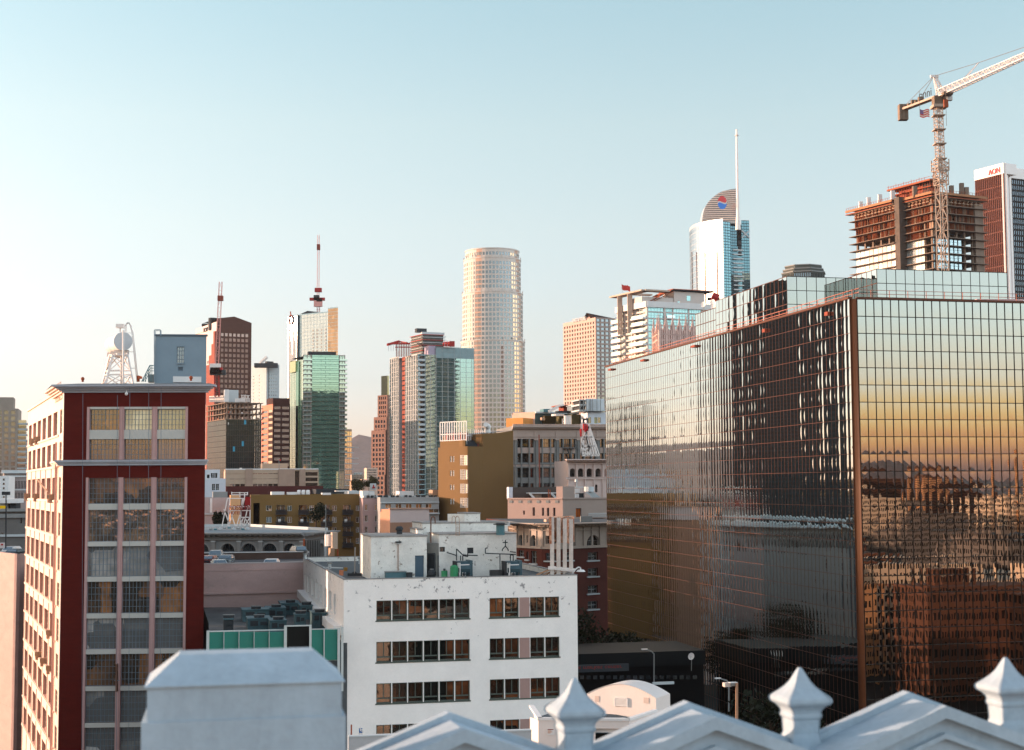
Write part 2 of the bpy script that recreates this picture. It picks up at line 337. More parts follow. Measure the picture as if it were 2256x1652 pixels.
# ---------------------------------------------------------------- round stepped tower
def round_tower():
    d = 1700; mx_ = P('c5', 1075, 870, d)
    root = thing('round_tower', 'tallest round cream office tower with stepped crown and hundreds of square windows, centre of skyline', 'tower', up(mx_, 0)); mb = MB(); wins = []
    tiers = [(847, 1296, 125, 200), (835, 1309, 200, 478), (823, 1326, 478, 872), (812, 1342, 872, 1960)]
    for i, (x0, x1, y0, y1) in enumerate(tiers):
        r = (X('c5', x1)-X('c5', x0))/2/FD*d; c = P('c5', (x0+x1)/2, y0, d); z1 = c.z; z0 = zat('c5', y1, c) if i < 3 else 20; n = 52
        c = up(c, 0); pts = [c+Vector((math.cos(2*math.pi*j/n), math.sin(2*math.pi*j/n), 0))*r for j in range(n)]
        zg = zat('c5', 150, up(mx_, 0)); pitch = 39*.26673/FD*d
        for j in range(n):
            p, q = pts[j], pts[(j+1) % n]; mid = (p+q)/2; ang = math.degrees(math.atan2((mid-c).x, -(mid-c).y))
            f = Face(p, q)
            if abs(ang) < 95:
                rws = [(zg-kk*pitch-pitch*.66, zg-kk*pitch) for kk in range(-1, 60) if zg-kk*pitch < z1-.6 and zg-kk*pitch-pitch*.66 > z0+.3]
                notch = abs(ang+28) < 4 or abs(ang-62) < 4
                frac = .95 if notch else (.68 if ang > -30 else .5)
                facade(mb, wins, f, z0, z1, grid(spread(f.L, 1, frac), rws), PINKST if notch else (CRWN), GBRN if notch else (GOR if abs(ang-48) < 5 else GPEARL), rec=.25)
            else: mb.poly([up(p, z0), up(q, z0), up(q, z1), up(p, z1)], CRWN)
            f.box(mb, 0, f.L, z1, z1+1.2, -.6, .5, CRWN)
        mb.poly([up(p, z1) for p in pts], ASPH)
        for j in range(0, n, 3): 
            if i and abs(math.degrees(math.atan2((pts[j]-c).x, -(pts[j]-c).y))) < 90: mb.box(pts[j].x-.5, pts[j].y-.5, z1+1, pts[j].x+.5, pts[j].y+.5, z1+4, CRWN)
    mb.build('wall', root); flush(root, wins)
CRWN = M('white_granite', (.60, .54, .49), var=.05); GPEARL = G('pearl_glass', (.05, .055, .053), (.10, .105, .095), .12, (.85, .95, 1), wave=.02, cell=.1)
GOR = G('orange_reflection_glass', (.45, .18, .06), (.6, .28, .1), .4, (1, .7, .45), wave=.03, cell=.1)  # orange reflection painted into one window strip of the round tower
round_tower()

# ---------------------------------------------------------------- stepped brown granite tower
def brown_tower():
    A, B, Cc, D = corner3('c3', 240, 797, 1100, 67, 529); z1 = B.z; zr = zat('c3', 808, Cc)
    root, mb, wins = shell('granite_tower', 'dark brown granite tower with gabled top behind the blue grey roof house', 'tower', A, B, Cc, D, z1)
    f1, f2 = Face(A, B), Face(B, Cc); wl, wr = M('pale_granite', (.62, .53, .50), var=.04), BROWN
    ph = 43*.26673/FD*1100; zt = zat('c3', 895, f2.at(f2.L/2, 0)); n = 8
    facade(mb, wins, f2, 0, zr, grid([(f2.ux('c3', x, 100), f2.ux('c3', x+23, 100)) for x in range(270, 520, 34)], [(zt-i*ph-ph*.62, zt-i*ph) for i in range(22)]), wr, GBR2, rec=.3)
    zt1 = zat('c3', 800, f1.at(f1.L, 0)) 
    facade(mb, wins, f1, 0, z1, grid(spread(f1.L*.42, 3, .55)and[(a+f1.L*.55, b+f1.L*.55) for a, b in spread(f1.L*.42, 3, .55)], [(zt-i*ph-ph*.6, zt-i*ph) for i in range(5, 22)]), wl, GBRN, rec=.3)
    for j in range(1, 14): f1.box(mb, 0, f1.L*.5, zt1-j*ph-.3, zt1-j*ph, -.02, .25, M('tan_line', (.40, .36, .34)))
    # brown stepped bay down the left side
    for j, (u, yy) in enumerate(((.93, 880), (.84, 985), (.72, 1080), (.60, 1160))):
        uz = f1.L*u; f1.box(mb, uz, f1.L*((.995, .93, .84, .72)[j]) if j else f1.L+.05, 0, zat('c3', yy, f1.at(uz, 0)), .3, 1.3-.1*j, BR3)
    pk = zat('c3', 755, f2.at(f2.ux('c3', 385, 150), 0)); um = f2.ux('c3', 385, 150)
    for nn, dd in ((0, 0), (-f1.L*.7, 0)): mb.poly([f2.at(0, zr, nn), f2.at(f2.L, zr, nn), f2.at(um, pk, nn), f2.at(f2.L*.1, zat('c3', 770, B), nn), f2.at(0, zat('c3', 770, B), nn)], wr)
    mb.poly([f2.at(um, pk, 0), f2.at(f2.L, zr, 0), f2.at(f2.L, zr, -f1.L*.7), f2.at(um, pk, -f1.L*.7)], ASPH); mb.poly([f2.at(0, zat('c3', 770, B), 0), f2.at(um, pk, 0), f2.at(um, pk, -f1.L*.7), f2.at(0, zat('c3', 770, B), -f1.L*.7)], ASPH)
    p = P('c3', 208, 790, 1115); mb.tube(up(p, z1-5), up(p, zat('c3', 768, p)), 36*.26673/FD*1100, DGREY, n=20)
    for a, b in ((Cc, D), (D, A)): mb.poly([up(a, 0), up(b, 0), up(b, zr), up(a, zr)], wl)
    mb.build('wall', root); flush(root, wins)
    text(root, 'TCW', f1, f1.ux('c3', 133, z1), f1.ux('c3', 170, z1), zat('c3', 882, f1.at(f1.L*.5, 0)), zat('c3', 848, f1.at(f1.L*.5, 0)), DGREY, n=.1, ext=.4)
GBR2 = G('pink_glass', (.20, .10, .08), (.28, .15, .12), .10, (1, .78, .72), cell=.05); BR3 = M('red_granite', (.30, .10, .07))
brown_tower()

# ---------------------------------------------------------------- pale slab tower with small dark vents
def slab_tower():
    A, B, Cc, D = corner3('c3', 652, 1150, 1350, 530, 758, azl=-40, azr=70)
    root, mb, wins = shell('slab_tower', 'pale grey slab tower with small dark slots right of the dark granite tower', 'tower', A, B, Cc, D, B.z)
    ph = 28*.26673/FD*1350; rw = levels(B.z, 0, ph, ph*.28, ph*3); cl = M('pale_panel', (.45, .485, .49), var=.04)
    two_face(mb, wins, A, B, Cc, D, 0, B.z, grid([(.12*Face(A, B).L, .3*Face(A, B).L), (.5*Face(A, B).L, .62*Face(A, B).L)], rw), grid(spread(Face(B, Cc).L, 4, .4, 2), rw), cl, cl, GDARK, GDARK)
    f = Face(B, Cc); f1 = Face(A, B)
    for i in range(60): f.box(mb, 0, f.L, B.z-3-i*ph*.98, B.z-2.7-i*ph*.98, 0, .12, LGREY)
    f.box(mb, f.L*.16, f.L*.2, 0, B.z+.5, .05, .3, DGREY); f1.box(mb, f1.L*.84, f1.L*.97, B.z, B.z+3, -8, -1, DGREY)
    mb.build('wall', root); flush(root, wins)
    b = MB(); a = P('c3', 600, 1142, 1345); b.lattice(a, P('c3', 658, 1088, 1345), 1.6, WSTEEL, nseg=9, t=.45); b.box(a.x-5, a.y-3, a.z-4, a.x+16, a.y+3, a.z, DGREY); b.build('roof_derrick', root)
slab_tower()

# ---------------------------------------------------------------- pale blue hotel tower
def hotel():
    d = 1020; pts = [('c3', 826, 1030), ('c3', 905, 1022), ('c3', 918, 1024), ('c3', 942, 1019), ('c3', 1160, 1004), ('c3', 1242, 998)]
    pl = [up(P(k, x, 740, dd), 0) for k, x, dd in pts]; z1 = zat('c3', 735, pl[3])
    root = thing('hotel_tower', 'pale blue glass hotel tower with gold reflecting edge, standing behind the green glass tower', 'tower', (pl[0]+pl[5])/2); mb = MB(); wins = []
    ph = 14.5*.26673/FD*d; mats = [PB1, DGREY, PB1, PB1, PB1]; gl = [GBLU, GBRN, GBLU, GBLU, GGOLD]
    for i in range(5):
        f = Face(pl[i], pl[i+1]); zt = z1 + (2.5 if i == 4 else 0); n = (7, 1, 2, 18, 8)[i]
        facade(mb, wins, f, 0, zt, grid(spread(f.L, n, .9), levels(zt, 0, ph*2, ph*1.85, .8)), mats[i], gl[i], rec=.12)
        if i == 3:
            for c in range(4):
                u = f.L*(.42+.155*c)
                for r in range(9 if c else 7):
                    zz = z1-140*.26673/FD*d-r*28*.26673/FD*d; f.box(mb, u, u+f.L*.05, zz-1.2, zz, -.2, .1, GDARK)
        if i == 0:
            for c in range(5): u = f.L*(.2+.14*c); f.box(mb, u, u+.5, 40, z1-8-(c % 3)*10, -.1, .5, WHITE)
    bk = [pl[5]+Vector((-9, 40, 0)), pl[0]+Vector((12, 30, 0))]
    for a, b in ((pl[5], bk[0]), (bk[0], bk[1]), (bk[1], pl[0])): mb.poly([up(a, 0), up(b, 0), up(b, z1), up(a, z1)], PB1)
    mb.poly([up(p, z1-3) for p in pl+bk], DGREY)
    mb.poly([P('c3', 925, 738, 1026), P('c3', 990, 708, 1028), P('c3', 1085, 718, 1026), P('c3', 1085, 730, 1026)], DGREY)
    mb.build('wall', root); flush(root, wins)
    f = Face(pl[0], pl[1]); u0 = f.L*.06; b = MB(); c = f.at(f.L*.4, zat('c3', 788, pl[0]), .4)
    for r_, t0 in ((3.0, 0),):
        for i in range(16):
            a1, a2 = 2*math.pi*i/16, 2*math.pi*(i+1)/16; b.beam(c+f.u*2.2*math.cos(a1)+Z1*3.4*math.sin(a1), c+f.u*2.2*math.cos(a2)+Z1*3.4*math.sin(a2), .6, BR3)
    b.beam(c+Z1*3.4, c+Z1*6-f.u*.6, .6, BR3); b.build('emblem', root)
PB1 = M('pale_blue_panel', (.29, .41, .46), var=.05)
hotel()

# ---------------------------------------------------------------- green glass condominium tower
def green():
    d = 950; A = P('c3', 848, 1100, 985); B = P('c3', 955, 1070, d); z1 = B.z; C1 = hit(B, 78, 'c3', 1025); C2 = hit(C1, 78, 'c3', 1255); C3 = hit(C2, 78, 'c3', 1303)
    A = hit(B, -27.5, 'c3', 848)
    root = thing('condominium_tower', 'green glass condominium tower with stacked balconies and darker banded front', 'tower', up(B, 0)); mb = MB(); wins = []
    fh = 38*.26673/FD*d; f0, f1, f2, f3 = Face(A, B), Face(B, C1), Face(C1, C2), Face(C2, C3)
    facade(mb, wins, f0, 0, z1-3, grid(spread(f0.L, 9, .9), levels(z1-3, 5, fh/2, fh/2*.88, .2)), MG, GPALEG, rec=.1)
    facade(mb, wins, f2, 0, z1, grid([(.4, f2.L*.5-.1), (f2.L*.5+.1, f2.L-.4)], levels(z1, 5, fh, fh*.50, fh*.48)) + grid(spread(f2.L, 3, .97, .3), levels(z1, 5, fh, fh*.36, fh*.06)), MG, GGRN2, rec=.1)
    for w_ in wins[-9999:]: 
        if w_['fc'] is f2 and w_['r'][3]-w_['r'][2] < fh*.4: w_['gm'] = GGRN
    for f, rc in ((f1, 1.2), (f3, 1.0)):
        facade(mb, wins, f, 0, z1, grid(spread(f.L, 2, .86, .3), levels(z1, 5, fh, fh*.84, fh*.1)), MG2, GPALEG, rec=rc)
    bd = MB()
    for r, (a, b) in enumerate(levels(z1, 60, fh, fh*.25, fh)):
        for f, o in ((f1, 0), (f3, 0)):
            m = MB(); ext = 1.2 if f is f3 else .2
            f.box(m, -.1, f.L+ext, a-.25, a, -.5, 1.7, LGREY); f.box(m, -.1, f.L+ext, a, a+1.05, 1.55, 1.7, GPALEG)
            m.build('balcony', root)
    bk = [C3+az(-20)*32, A+az(60)*14]
    pl = [C3]+bk+[A]
    for a, b in zip(pl, pl[1:]): mb.poly([up(a, 0), up(b, 0), up(b, z1-2), up(a, z1-2)], MG)
    mb.poly([up(p, z1-1) for p in [A, B, C1, C2, C3]+bk], ASPH)
    # tilted dark green fin and projecting bay on the left volume
    f0.box(mb, f0.L*.56, f0.L*.74, 0, zat('c3', 1130, f0.at(f0.L*.6, 0)), 0, .8, GG3); f0.box(mb, f0.L*.15, f0.L*.60, zat('c3', 1218, f0.at(f0.L*.3, 0)), zat('c3', 1128, f0.at(f0.L*.3, 0)), 0, 1.6, GGOLD2)
    f2.box(mb, f2.L*-.1, f2.L*.9, z1, z1+2.6, -14, -5, DGREY)
    mb.build('wall', root); flush(root, wins)
MG = M('green_spandrel', (.10, .20, .16), rough=.4); MG2 = M('beige_slab', (.42, .36, .32)); GG3 = G('deep_green_glass', (.01, .05, .04), (.02, .08, .06), .3, (.4, .7, .6))
GPALEG = G('pale_green_glass', (.16, .22, .19), (.26, .32, .27), .45, (.62, .76, .68), wave=.03, cell=.2); GGRN2 = G('mint_glass', (.08, .19, .145), (.12, .25, .20), .50, (.42, .62, .52), wave=.03, cell=.2)
GGOLD2 = G('olive_glass', (.09, .10, .04), (.12, .14, .06), .4, (.8, .8, .5))
green()

# ---------------------------------------------------------------- concrete tower going up beside red mast crane
def clad_tower():
    A, B, Cc, D = corner3('c3', 322, 1465, 900, 165, 612, azr=68)
    root, mb, wins = shell('unfinished_tower', 'half clad concrete tower with open top floors right of the red brick building', 'construction site', A, B, Cc, D, B.z)
    f1, f2 = Face(A, B), Face(B, Cc); fh = 45*.26673/FD*900; zc = zat('c4', 155, B); n = 0; z = B.z
    while z > 3:
        ex = .9 if z > zc-2 else .25; mb.prism([A+f1.n*ex, B+f1.n*ex+f2.n*ex, Cc+f2.n*ex+f2.u*ex, D], z-(.45 if z > zc-2 else .25), z, CONC if z > zc-2 else DGREY); z -= fh; n += 1
    for f, nn in ((f1, 7), (f2, 8)):
        for i in range(nn+1):
            u = .5+(f.L-1)*i/nn; f.box(mb, u-.4, u+.4, 3, B.z-.45, -1.2, -.4, CONC)
        rr = levels(B.z-.25, 3, fh, fh-.3, .05); rr = [r for r in rr if r[1] < zc or (f is f1 and 0)]
        for (u0, u1), (a, b) in ((c, r) for c in spread(f.L, nn*2, .95) for r in rr): wins.append(dict(fc=f, r=(u0, u1, a, b), rec=-.1, gm=GDG if random.random() < .992 else GCY, fm=None, bars=None, bw=0, name='window', area=(u1-u0)*(b-a)))
    mb.prism([A*.6+Cc*.4, B*.6+D*.4, Cc*.6+A*.4, D*.6+B*.4], 3, B.z-.6, CONC)
    mb.build('frame', root); flush(root, wins)
    b = MB(); rnd = random.Random(5)
    fbox(b, 'c3', 303, 1358, 342, 1460, 905, 8, WHITE); fbox(b, 'c3', 342, 1362, 420, 1462, 912, 7, LGREY); fbox(b, 'c3', 395, 1432, 478, 1462, 902, 5, WHITE)
    b.build('hoist_room', root); b = MB()
    for i in range(22):
        x = 180+i*6; y = 1405+rnd.random()*18
        b.beam(P('c3', x, 1462, 925-i), P('c3', x, y, 925-i), .35, WSTEEL)
    for i in range(9):
        x = 440+i*9; b.beam(P('c3', x, 1462, 900), P('c3', x, 1400+rnd.random()*35, 900), .35, WSTEEL)
    for y in (1412, 1436): b.beam(P('c3', 180, y+4, 925), P('c3', 300, y, 905), .3, WSTEEL); b.beam(P('c3', 440, y-8, 900), P('c3', 515, y-4, 900), .3, WSTEEL)
    b.build('roof_scaffold', root); b = MB()
    for i in range(60):
        f = rnd.choice((f1, f2)); u = rnd.random()*f.L; z = B.z-.5-fh*rnd.choice((1, 2, 3, 4)); f.box(b, u, u+rnd.random()*1.5+.3, z, z+rnd.random()*1.6+.6, -1.5, -1, rnd.choice((RUST, RUST, TAN, WSTEEL)))
    b.build('formwork', root, kind='stuff')
GDG = G('petrol_glass', (.003, .008, .009), (.010, .019, .018), .006, (.5, .8, .8), wave=.03, cell=.3); GCY = M('cyan_film', (.05, .32, .45), rough=.3)
clad_tower()

# ---------------------------------------------------------------- salmon banded tower
def banded():
    A, B, Cc, D = corner3('c3', 705, 1478, 950, 613, 846, azr=66)
    root, mb, wins = shell('banded_tower', 'dark brown office tower whose sunlit side shows salmon bands, left of the green glass tower', 'tower', A, B, Cc, D, B.z)
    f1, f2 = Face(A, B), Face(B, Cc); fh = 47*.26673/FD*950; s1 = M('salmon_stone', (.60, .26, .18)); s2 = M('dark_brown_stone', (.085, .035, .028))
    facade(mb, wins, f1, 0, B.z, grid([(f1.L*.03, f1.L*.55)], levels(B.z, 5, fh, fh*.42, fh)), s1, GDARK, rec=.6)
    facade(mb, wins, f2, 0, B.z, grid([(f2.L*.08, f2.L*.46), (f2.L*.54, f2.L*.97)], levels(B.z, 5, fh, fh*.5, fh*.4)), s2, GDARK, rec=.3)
    for a, b in levels(B.z, 5, fh, fh*.42, fh): f1.box(mb, f1.L*.64, f1.L*.985, a, b, .0, .12, M('pale_band', (.50, .42, .33)))
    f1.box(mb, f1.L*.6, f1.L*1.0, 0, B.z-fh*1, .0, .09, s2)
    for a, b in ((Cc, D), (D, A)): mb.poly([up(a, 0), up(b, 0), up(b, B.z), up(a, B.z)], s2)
    mb.poly([up(p, B.z) for p in (A, B, Cc, D)], ASPH)
    zt = zat('c3', 1428, B); a = f1.at(f1.L*.45, 0); mb.prism([a-f2.n*0, B-f2.u*0+f2.n*-.3+f1.u*-.5, Cc+f2.n*-.4, a+(Cc-B)], B.z, zt, s1 if 0 else s2)
    f1.box(mb, f1.L*.45, f1.L*.97, B.z, zt, -.2, -.1, s1)
    mb.build('wall', root); flush(root, wins)
banded()

# ---------------------------------------------------------------- thin balcony tower right of the green tower, pink stepped tower
def thin_tower():
    A, B, Cc, D = corner3('c4', 1300, 240, 1300, 1270, 1357, azr=75)
    root, mb, wins = shell('slim_tower', 'slim yellowish glass tower with balcony slabs showing right of the green glass tower', 'tower', A, B, Cc, D, B.z)
    fh = 22.5*.26673/FD*1300; rr = levels(B.z, 5, fh*2, fh*1.6, 2)
    two_face(mb, wins, A, B, Cc, D, 0, B.z, [], grid(spread(Face(B, Cc).L, 3, .85), rr), TAN, TAN, GGOLD2, GTAN, rec=.2)
    f = Face(B, Cc)
    for i, (a, b) in enumerate(rr): f.box(mb, 0, f.L+(6 if i % 3 else 2) if i > 1 else f.L, a-.8, a-.3, -6, 1, LGREY)
    mb.build('wall', root); flush(root, wins)
GTAN = G('tan_glass', (.12, .10, .06), (.32, .25, .15), .4, (1, .9, .7), cell=.1)
thin_tower()
def pink_stepped():
    A, B, Cc, D = corner3('c5', 205, 1300, 1150, 125, 262, azl=-50, azr=60)
    root, mb, wins = shell('stepped_tower', 'pinkish stone tower with dark square windows left of the scaffolded glass tower', 'tower', A, B, Cc, D, B.z)
    fh = 39*.26673/FD*1150; st = M('rose_stone', (.31, .19, .15)); z1 = B.z; ys = 1300
    f1 = Face(A, B); f2 = Face(B, Cc)
    rr = levels(z1, 5, fh, fh*.62, fh*.3)
    two_face(mb, wins, A, B, Cc, D, 0, z1, grid(spread(f1.L, 4, .62, 1), rr), grid(spread(f2.L, 4, .6, 1), rr), st, st, GDARK, GDARK, rec=.5)
    for k, (yy, e) in enumerate(((1480, 1.2), (1590, 2.4), (1960, 3.4))):
        zz = zat('c5', yy, B); f = Face(A-f1.u*e*2.3, B+f1.u*.3)
        a2 = A-f1.u*(1.5+e*1.3)+f1.n*e; b2 = B+f1.n*e+f1.u*.5; ff = Face(a2, b2); facade(mb, wins, ff, 0, zz, grid(spread(ff.L, 4, .6, 1), [r for r in rr if r[1] < zz-.5]), st, GDARK, rec=.5)
        mb.poly([up(a2, zz), up(b2, zz), up(B, zz), up(A, zz)], st); mb.poly([up(a2, 0), up(A, 0), up(A, zz), up(a2, zz)], st)
    zt = zat('c5', 1140, B); a, b, c, e = (f1.at(f1.L*.4, 0), B, f2.at(f2.L*.3, 0), f1.at(f1.L*.4, 0)+f2.u*f2.L*.3)
    mb.prism([a-f2.n*.5, b-f2.n*.5-f1.n*.5, c-f2.n*.5, e+az(-20)*6], z1-1, zt, G('moss_glass', (.03, .035, .02), (.05, .055, .03), .25, (.8, .75, .5)))
    mb.build('wall', root); flush(root, wins)
pink_stepped()

# ---------------------------------------------------------------- scaffolded glass tower
def scaffold_tower():
    d = 900; B = P('c5', 455, 962, d); A = hit(B, -27.5, 'c5', 225); C1 = hit(B, 66, 'c5', 520); C2 = hit(C1, 66, 'c5', 922); z1 = B.z
    root = thing('glass_tower', 'blue green glass tower with red hoist strip and scaffolded roof left of the round tower', 'tower', up(B, 0)); mb = MB(); wins = []
    f0, f1, f2 = Face(A, B), Face(B, C1), Face(C1, C2); fh = 20.6*.26673/FD*d*1.0
    wp = M('white_strip', (.44, .44, .43)); gp = M('steel_blue_frame', (.28, .36, .37), rough=.4)
    ur = [f0.ux('c5', x, 80) for x in (225, 300, 322, 352, 452)]
    for u0, u1, n in ((ur[0], ur[1], 5), (ur[3], ur[4], 7)): 
        fs = Face(f0.at(u0, 0), f0.at(u1, 0)); zz = z1+ (0 if n == 7 else 1)
        facade(mb, wins, fs, 0, zz, grid(spread(fs.L, n, .62), levels(zz, 5, fh*2, fh*1.86, .6)), wp, GBLU2, rec=.2)
    fs = Face(f0.at(ur[1], 0, -3), f0.at(ur[3], 0, -3)); mb.poly([fs.at(0, 0), fs.at(fs.L, 0), fs.at(fs.L, z1), fs.at(0, z1)], DGREY)
    for u in (ur[1], ur[3]): mb.poly([f0.at(u, 0), f0.at(u, z1), f0.at(u, z1, -3), f0.at(u, 0, -3)], wp)
    # balcony strip
    facade(mb, wins, f1, 0, z1, grid([(f1.L*.12, f1.L*.96)], levels(z1, 5, fh*2, fh*1.6, .9)), gp, GDARK, rec=2)
    for a, b in levels(z1, 60, fh*2, 1, fh*2): 
        m = MB(); f1.box(m, 0, f1.L, a-.3, a, -1.5, .6, wp); f1.box(m, 0, f1.L*.9, a, a+1.1, .45, .6, LGREY); m.build('balcony', root)
    zt = zat('c5', 903, f2.at(f2.L*.3, 0)); uu = f2.ux('c5', 608, 90)
    cols = [f2.ux('c5', x, 80) for x in (520, 561, 608, 660, 708, 760, 809, 858, 905)]; cols.append(f2.L-.15)
    cc = [(a+.12, b-.12) for a, b in zip(cols, cols[1:])]
    facade(mb, wins, f2, 0, z1, grid(cc[:2], levels(z1, 5, fh*2, fh*1.9, .3)), wp, GBG, rec=.12, u1=uu)
    facade(mb, wins, f2, 0, zt, grid(cc[2:], levels(zt, 5, fh*2, fh*1.9, .3)), wp, GBG, rec=.12, u0=uu)
    pl = [C2, C2+az(-24)*30, A+az(66)*30, A]
    for a, b in zip(pl, pl[1:]): mb.poly([up(a, 0), up(b, 0), up(b, z1), up(a, z1)], gp)
    mb.poly([up(p, z1-.5) for p in [A, B, C1]+pl[:3]], ASPH); a = f2.at(uu, 0)
    mb.prism([a, C2-f2.u*.2, C2-f2.u*.2-f2.n*14, a-f2.n*14], z1-2, zt-.5, gp)
    q = P('c5', 552, 908, d+6); mb.prism([f2.at(f2.ux('c5', 550, 85), 0, -1), f2.at(uu, 0, -1), f2.at(uu, 0, -8), f2.at(f2.ux('c5', 550, 85), 0, -8)], z1-1, zt+.6, M('lilac_panel', (.42, .36, .42)))
    mb.build('wall', root); flush(root, wins)
    b = MB()
    for i, (a, e) in enumerate(levels(z1, 30, fh*2, fh*1.5, 0)): f0.box(b, ur[2], ur[3]-.3, a, e, -2.8, -.4, BR3)
    b.build('hoist_shaft', root)
    b = MB(); ft = Face(P('c5', 400, 880, d+14), hit(P('c5', 400, 880, d+14), 66, 'c5', 672)); fl = Face(hit(ft.p, -27.5, 'c5', 402), ft.p)
    pts = [up(P('c5', 497, 880, d+12), 0)]; c = pts[0]; r = hit(c, 66, 'c5', 672); l = hit(c, -27.5, 'c5', 402); zp = zat('c5', 800, c)
    b.prism([l, c, r, l+r-c], z1-1, zp, M('scaffold_net', (.16, .16, .15), var=.3, scale=.8)); fa = Face(c, r); fb = Face(l, c)
    for i in range(9):
        zz = z1+(zp-z1)*i/8
        for f in (fa, fb): f.box(b, -.3, f.L+.3, zz-.15, zz+.15, .2, .9, LGREY if i % 2 else REDST)
    fa.box(b, -.5, fa.L+.6, zp, zp+1.6, -3, .4, LGREY); fa.box(b, -3, 3.5, zp+1.6, zp+4, -6, -2, DGREY)
    b.build('penthouse', root)
    b = MB(); rnd = random.Random(3)
    o = P('c5', 300, 930, d+20)
    for i in range(9):
        x = 280+i*14; b.beam(P('c5', x, 985, d+10), P('c5', x, 862+rnd.random()*8, d+10), .5, RUST)
    b.beam(P('c5', 208, 885, d+8), P('c5', 300, 858, d+20), 1.4, REDST); b.beam(P('c5', 208, 878, d+8), P('c5', 395, 876, d+10), .9, REDST); b.beam(P('c5', 270, 905, d+8), P('c5', 395, 905, d+10), .6, REDST); b.beam(P('c5', 300, 858, d+20), P('c5', 370, 870, d+10), .8, REDST)
    for i in range(5): b.beam(P('c5', 215+i*20, 935, d+8), P('c5', 215+i*20, 880, d+8), .25, LGREY)
    b.build('roof_frame', root)
    b = MB(); b.lattice(P('c5', 672, 880, d+8), P('c5', 750, 880, d+4), 1.8, REDST, nseg=10, t=.4); p = P('c5', 740, 880, d+4); b.box(p.x-1.6, p.y-1, p.z-1.6, p.x+1.6, p.y+1, p.z+1.8, REDST)
    for x in (680, 700, 725): b.beam(P('c5', x, 905, d+5), P('c5', x, 812 if x == 680 else 850, d+5), .25, LGREY)
    for y in (820, 850): b.beam(P('c5', 668, y, d+5), P('c5', 692, y, d+5), .25, LGREY)
    b.build('roof_hoist', root)
GBLU2 = G('bluish_glass', (.05, .07, .075), (.15, .17, .17), .4, (.55, .66, .68), wave=.03, cell=.3); GBG = G('sea_glass', (.05, .11, .11), (.10, .17, .16), .50, (.34, .48, .47), wave=.03, cell=.2)
scaffold_tower()

# ---------------------------------------------------------------- sunlit beige office tower with sloping crown
def crown_tower():
    A, B, Cc, D = corner3('cr', 375, 452, 1500, 108, 606, azl=-30, azr=64)
    root, mb, wins = shell('office_tower', 'beige stone office tower with dense square windows and sloping crown, right of the round tower', 'tower', A, B, Cc, D, B.z)
    f1, f2 = Face(A, B), Face(B, Cc); fh = 36*.26673/FD*1500; st = M('sand_stone', (.53, .39, .34), var=.04); s2 = M('sand_stone_shaded', (.40, .31, .27), var=.04)  # same stone, right face darkened with its shade in the colour
    zt = zat('cr', 505, f1.at(0, 0))
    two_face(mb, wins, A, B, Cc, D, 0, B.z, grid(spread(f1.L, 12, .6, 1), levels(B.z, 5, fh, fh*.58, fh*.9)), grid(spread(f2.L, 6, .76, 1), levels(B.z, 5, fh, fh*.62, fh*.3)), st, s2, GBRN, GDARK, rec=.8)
    dk = M('dark_crown', (.05, .025, .025)); zc = zat('cr', 410, B)
    a0, a1, c1 = f1.ux('cr', 180, 220), f1.ux('cr', 300, 220), f1.ux('cr', 195, 220)
    mb.poly([f1.at(a0, B.z, -.5), f1.at(f1.L*.84, B.z, -.5), f1.at(a1, zc, -4), f1.at(c1, zc-5, -4)], st)
    mb.poly([f2.at(1, B.z, -1), f2.at(f2.L, B.z, -1), f2.at(f2.L-2, zc-5, -8), f2.at(-6, zc, -8)], dk); mb.poly([f2.at(-6, zc, -8), f2.at(f2.L-2, zc-5, -8), f2.at(f2.L, B.z, -30), f2.at(1, B.z, -30)], dk)
    mb.poly([f1.at(f1.L*.84, B.z, -.5), f1.at(f1.L, B.z, -1), f2.at(-6, zc, -8), f1.at(a1, zc, -4)], dk)
    mb.build('wall', root); flush(root, wins)
    text(root, 'ERNST & YOUNG', f1, f1.ux('cr', 190, 220), f1.ux('cr', 300, 220), zat('cr', 482, f1.at(f1.L*.6, 0)), zat('cr', 452, f1.at(f1.L*.6, 0)), WHITE, n=.5, ext=.5)
    b = MB(); u0, u1 = f2.ux('cr', 533, 220), f2.ux('cr', 556, 220); za, zb = zat('cr', 482, Cc), zat('cr', 452, Cc)
    for i in range(3): f2.box(b, u0+(u1-u0)*.12*i, u1-(u1-u0)*.2*(2-i), za+(zb-za)*.36*i, za+(zb-za)*(.36*i+.2), .05, .6, WHITE)
    b.build('emblem', root)
crown_tower()
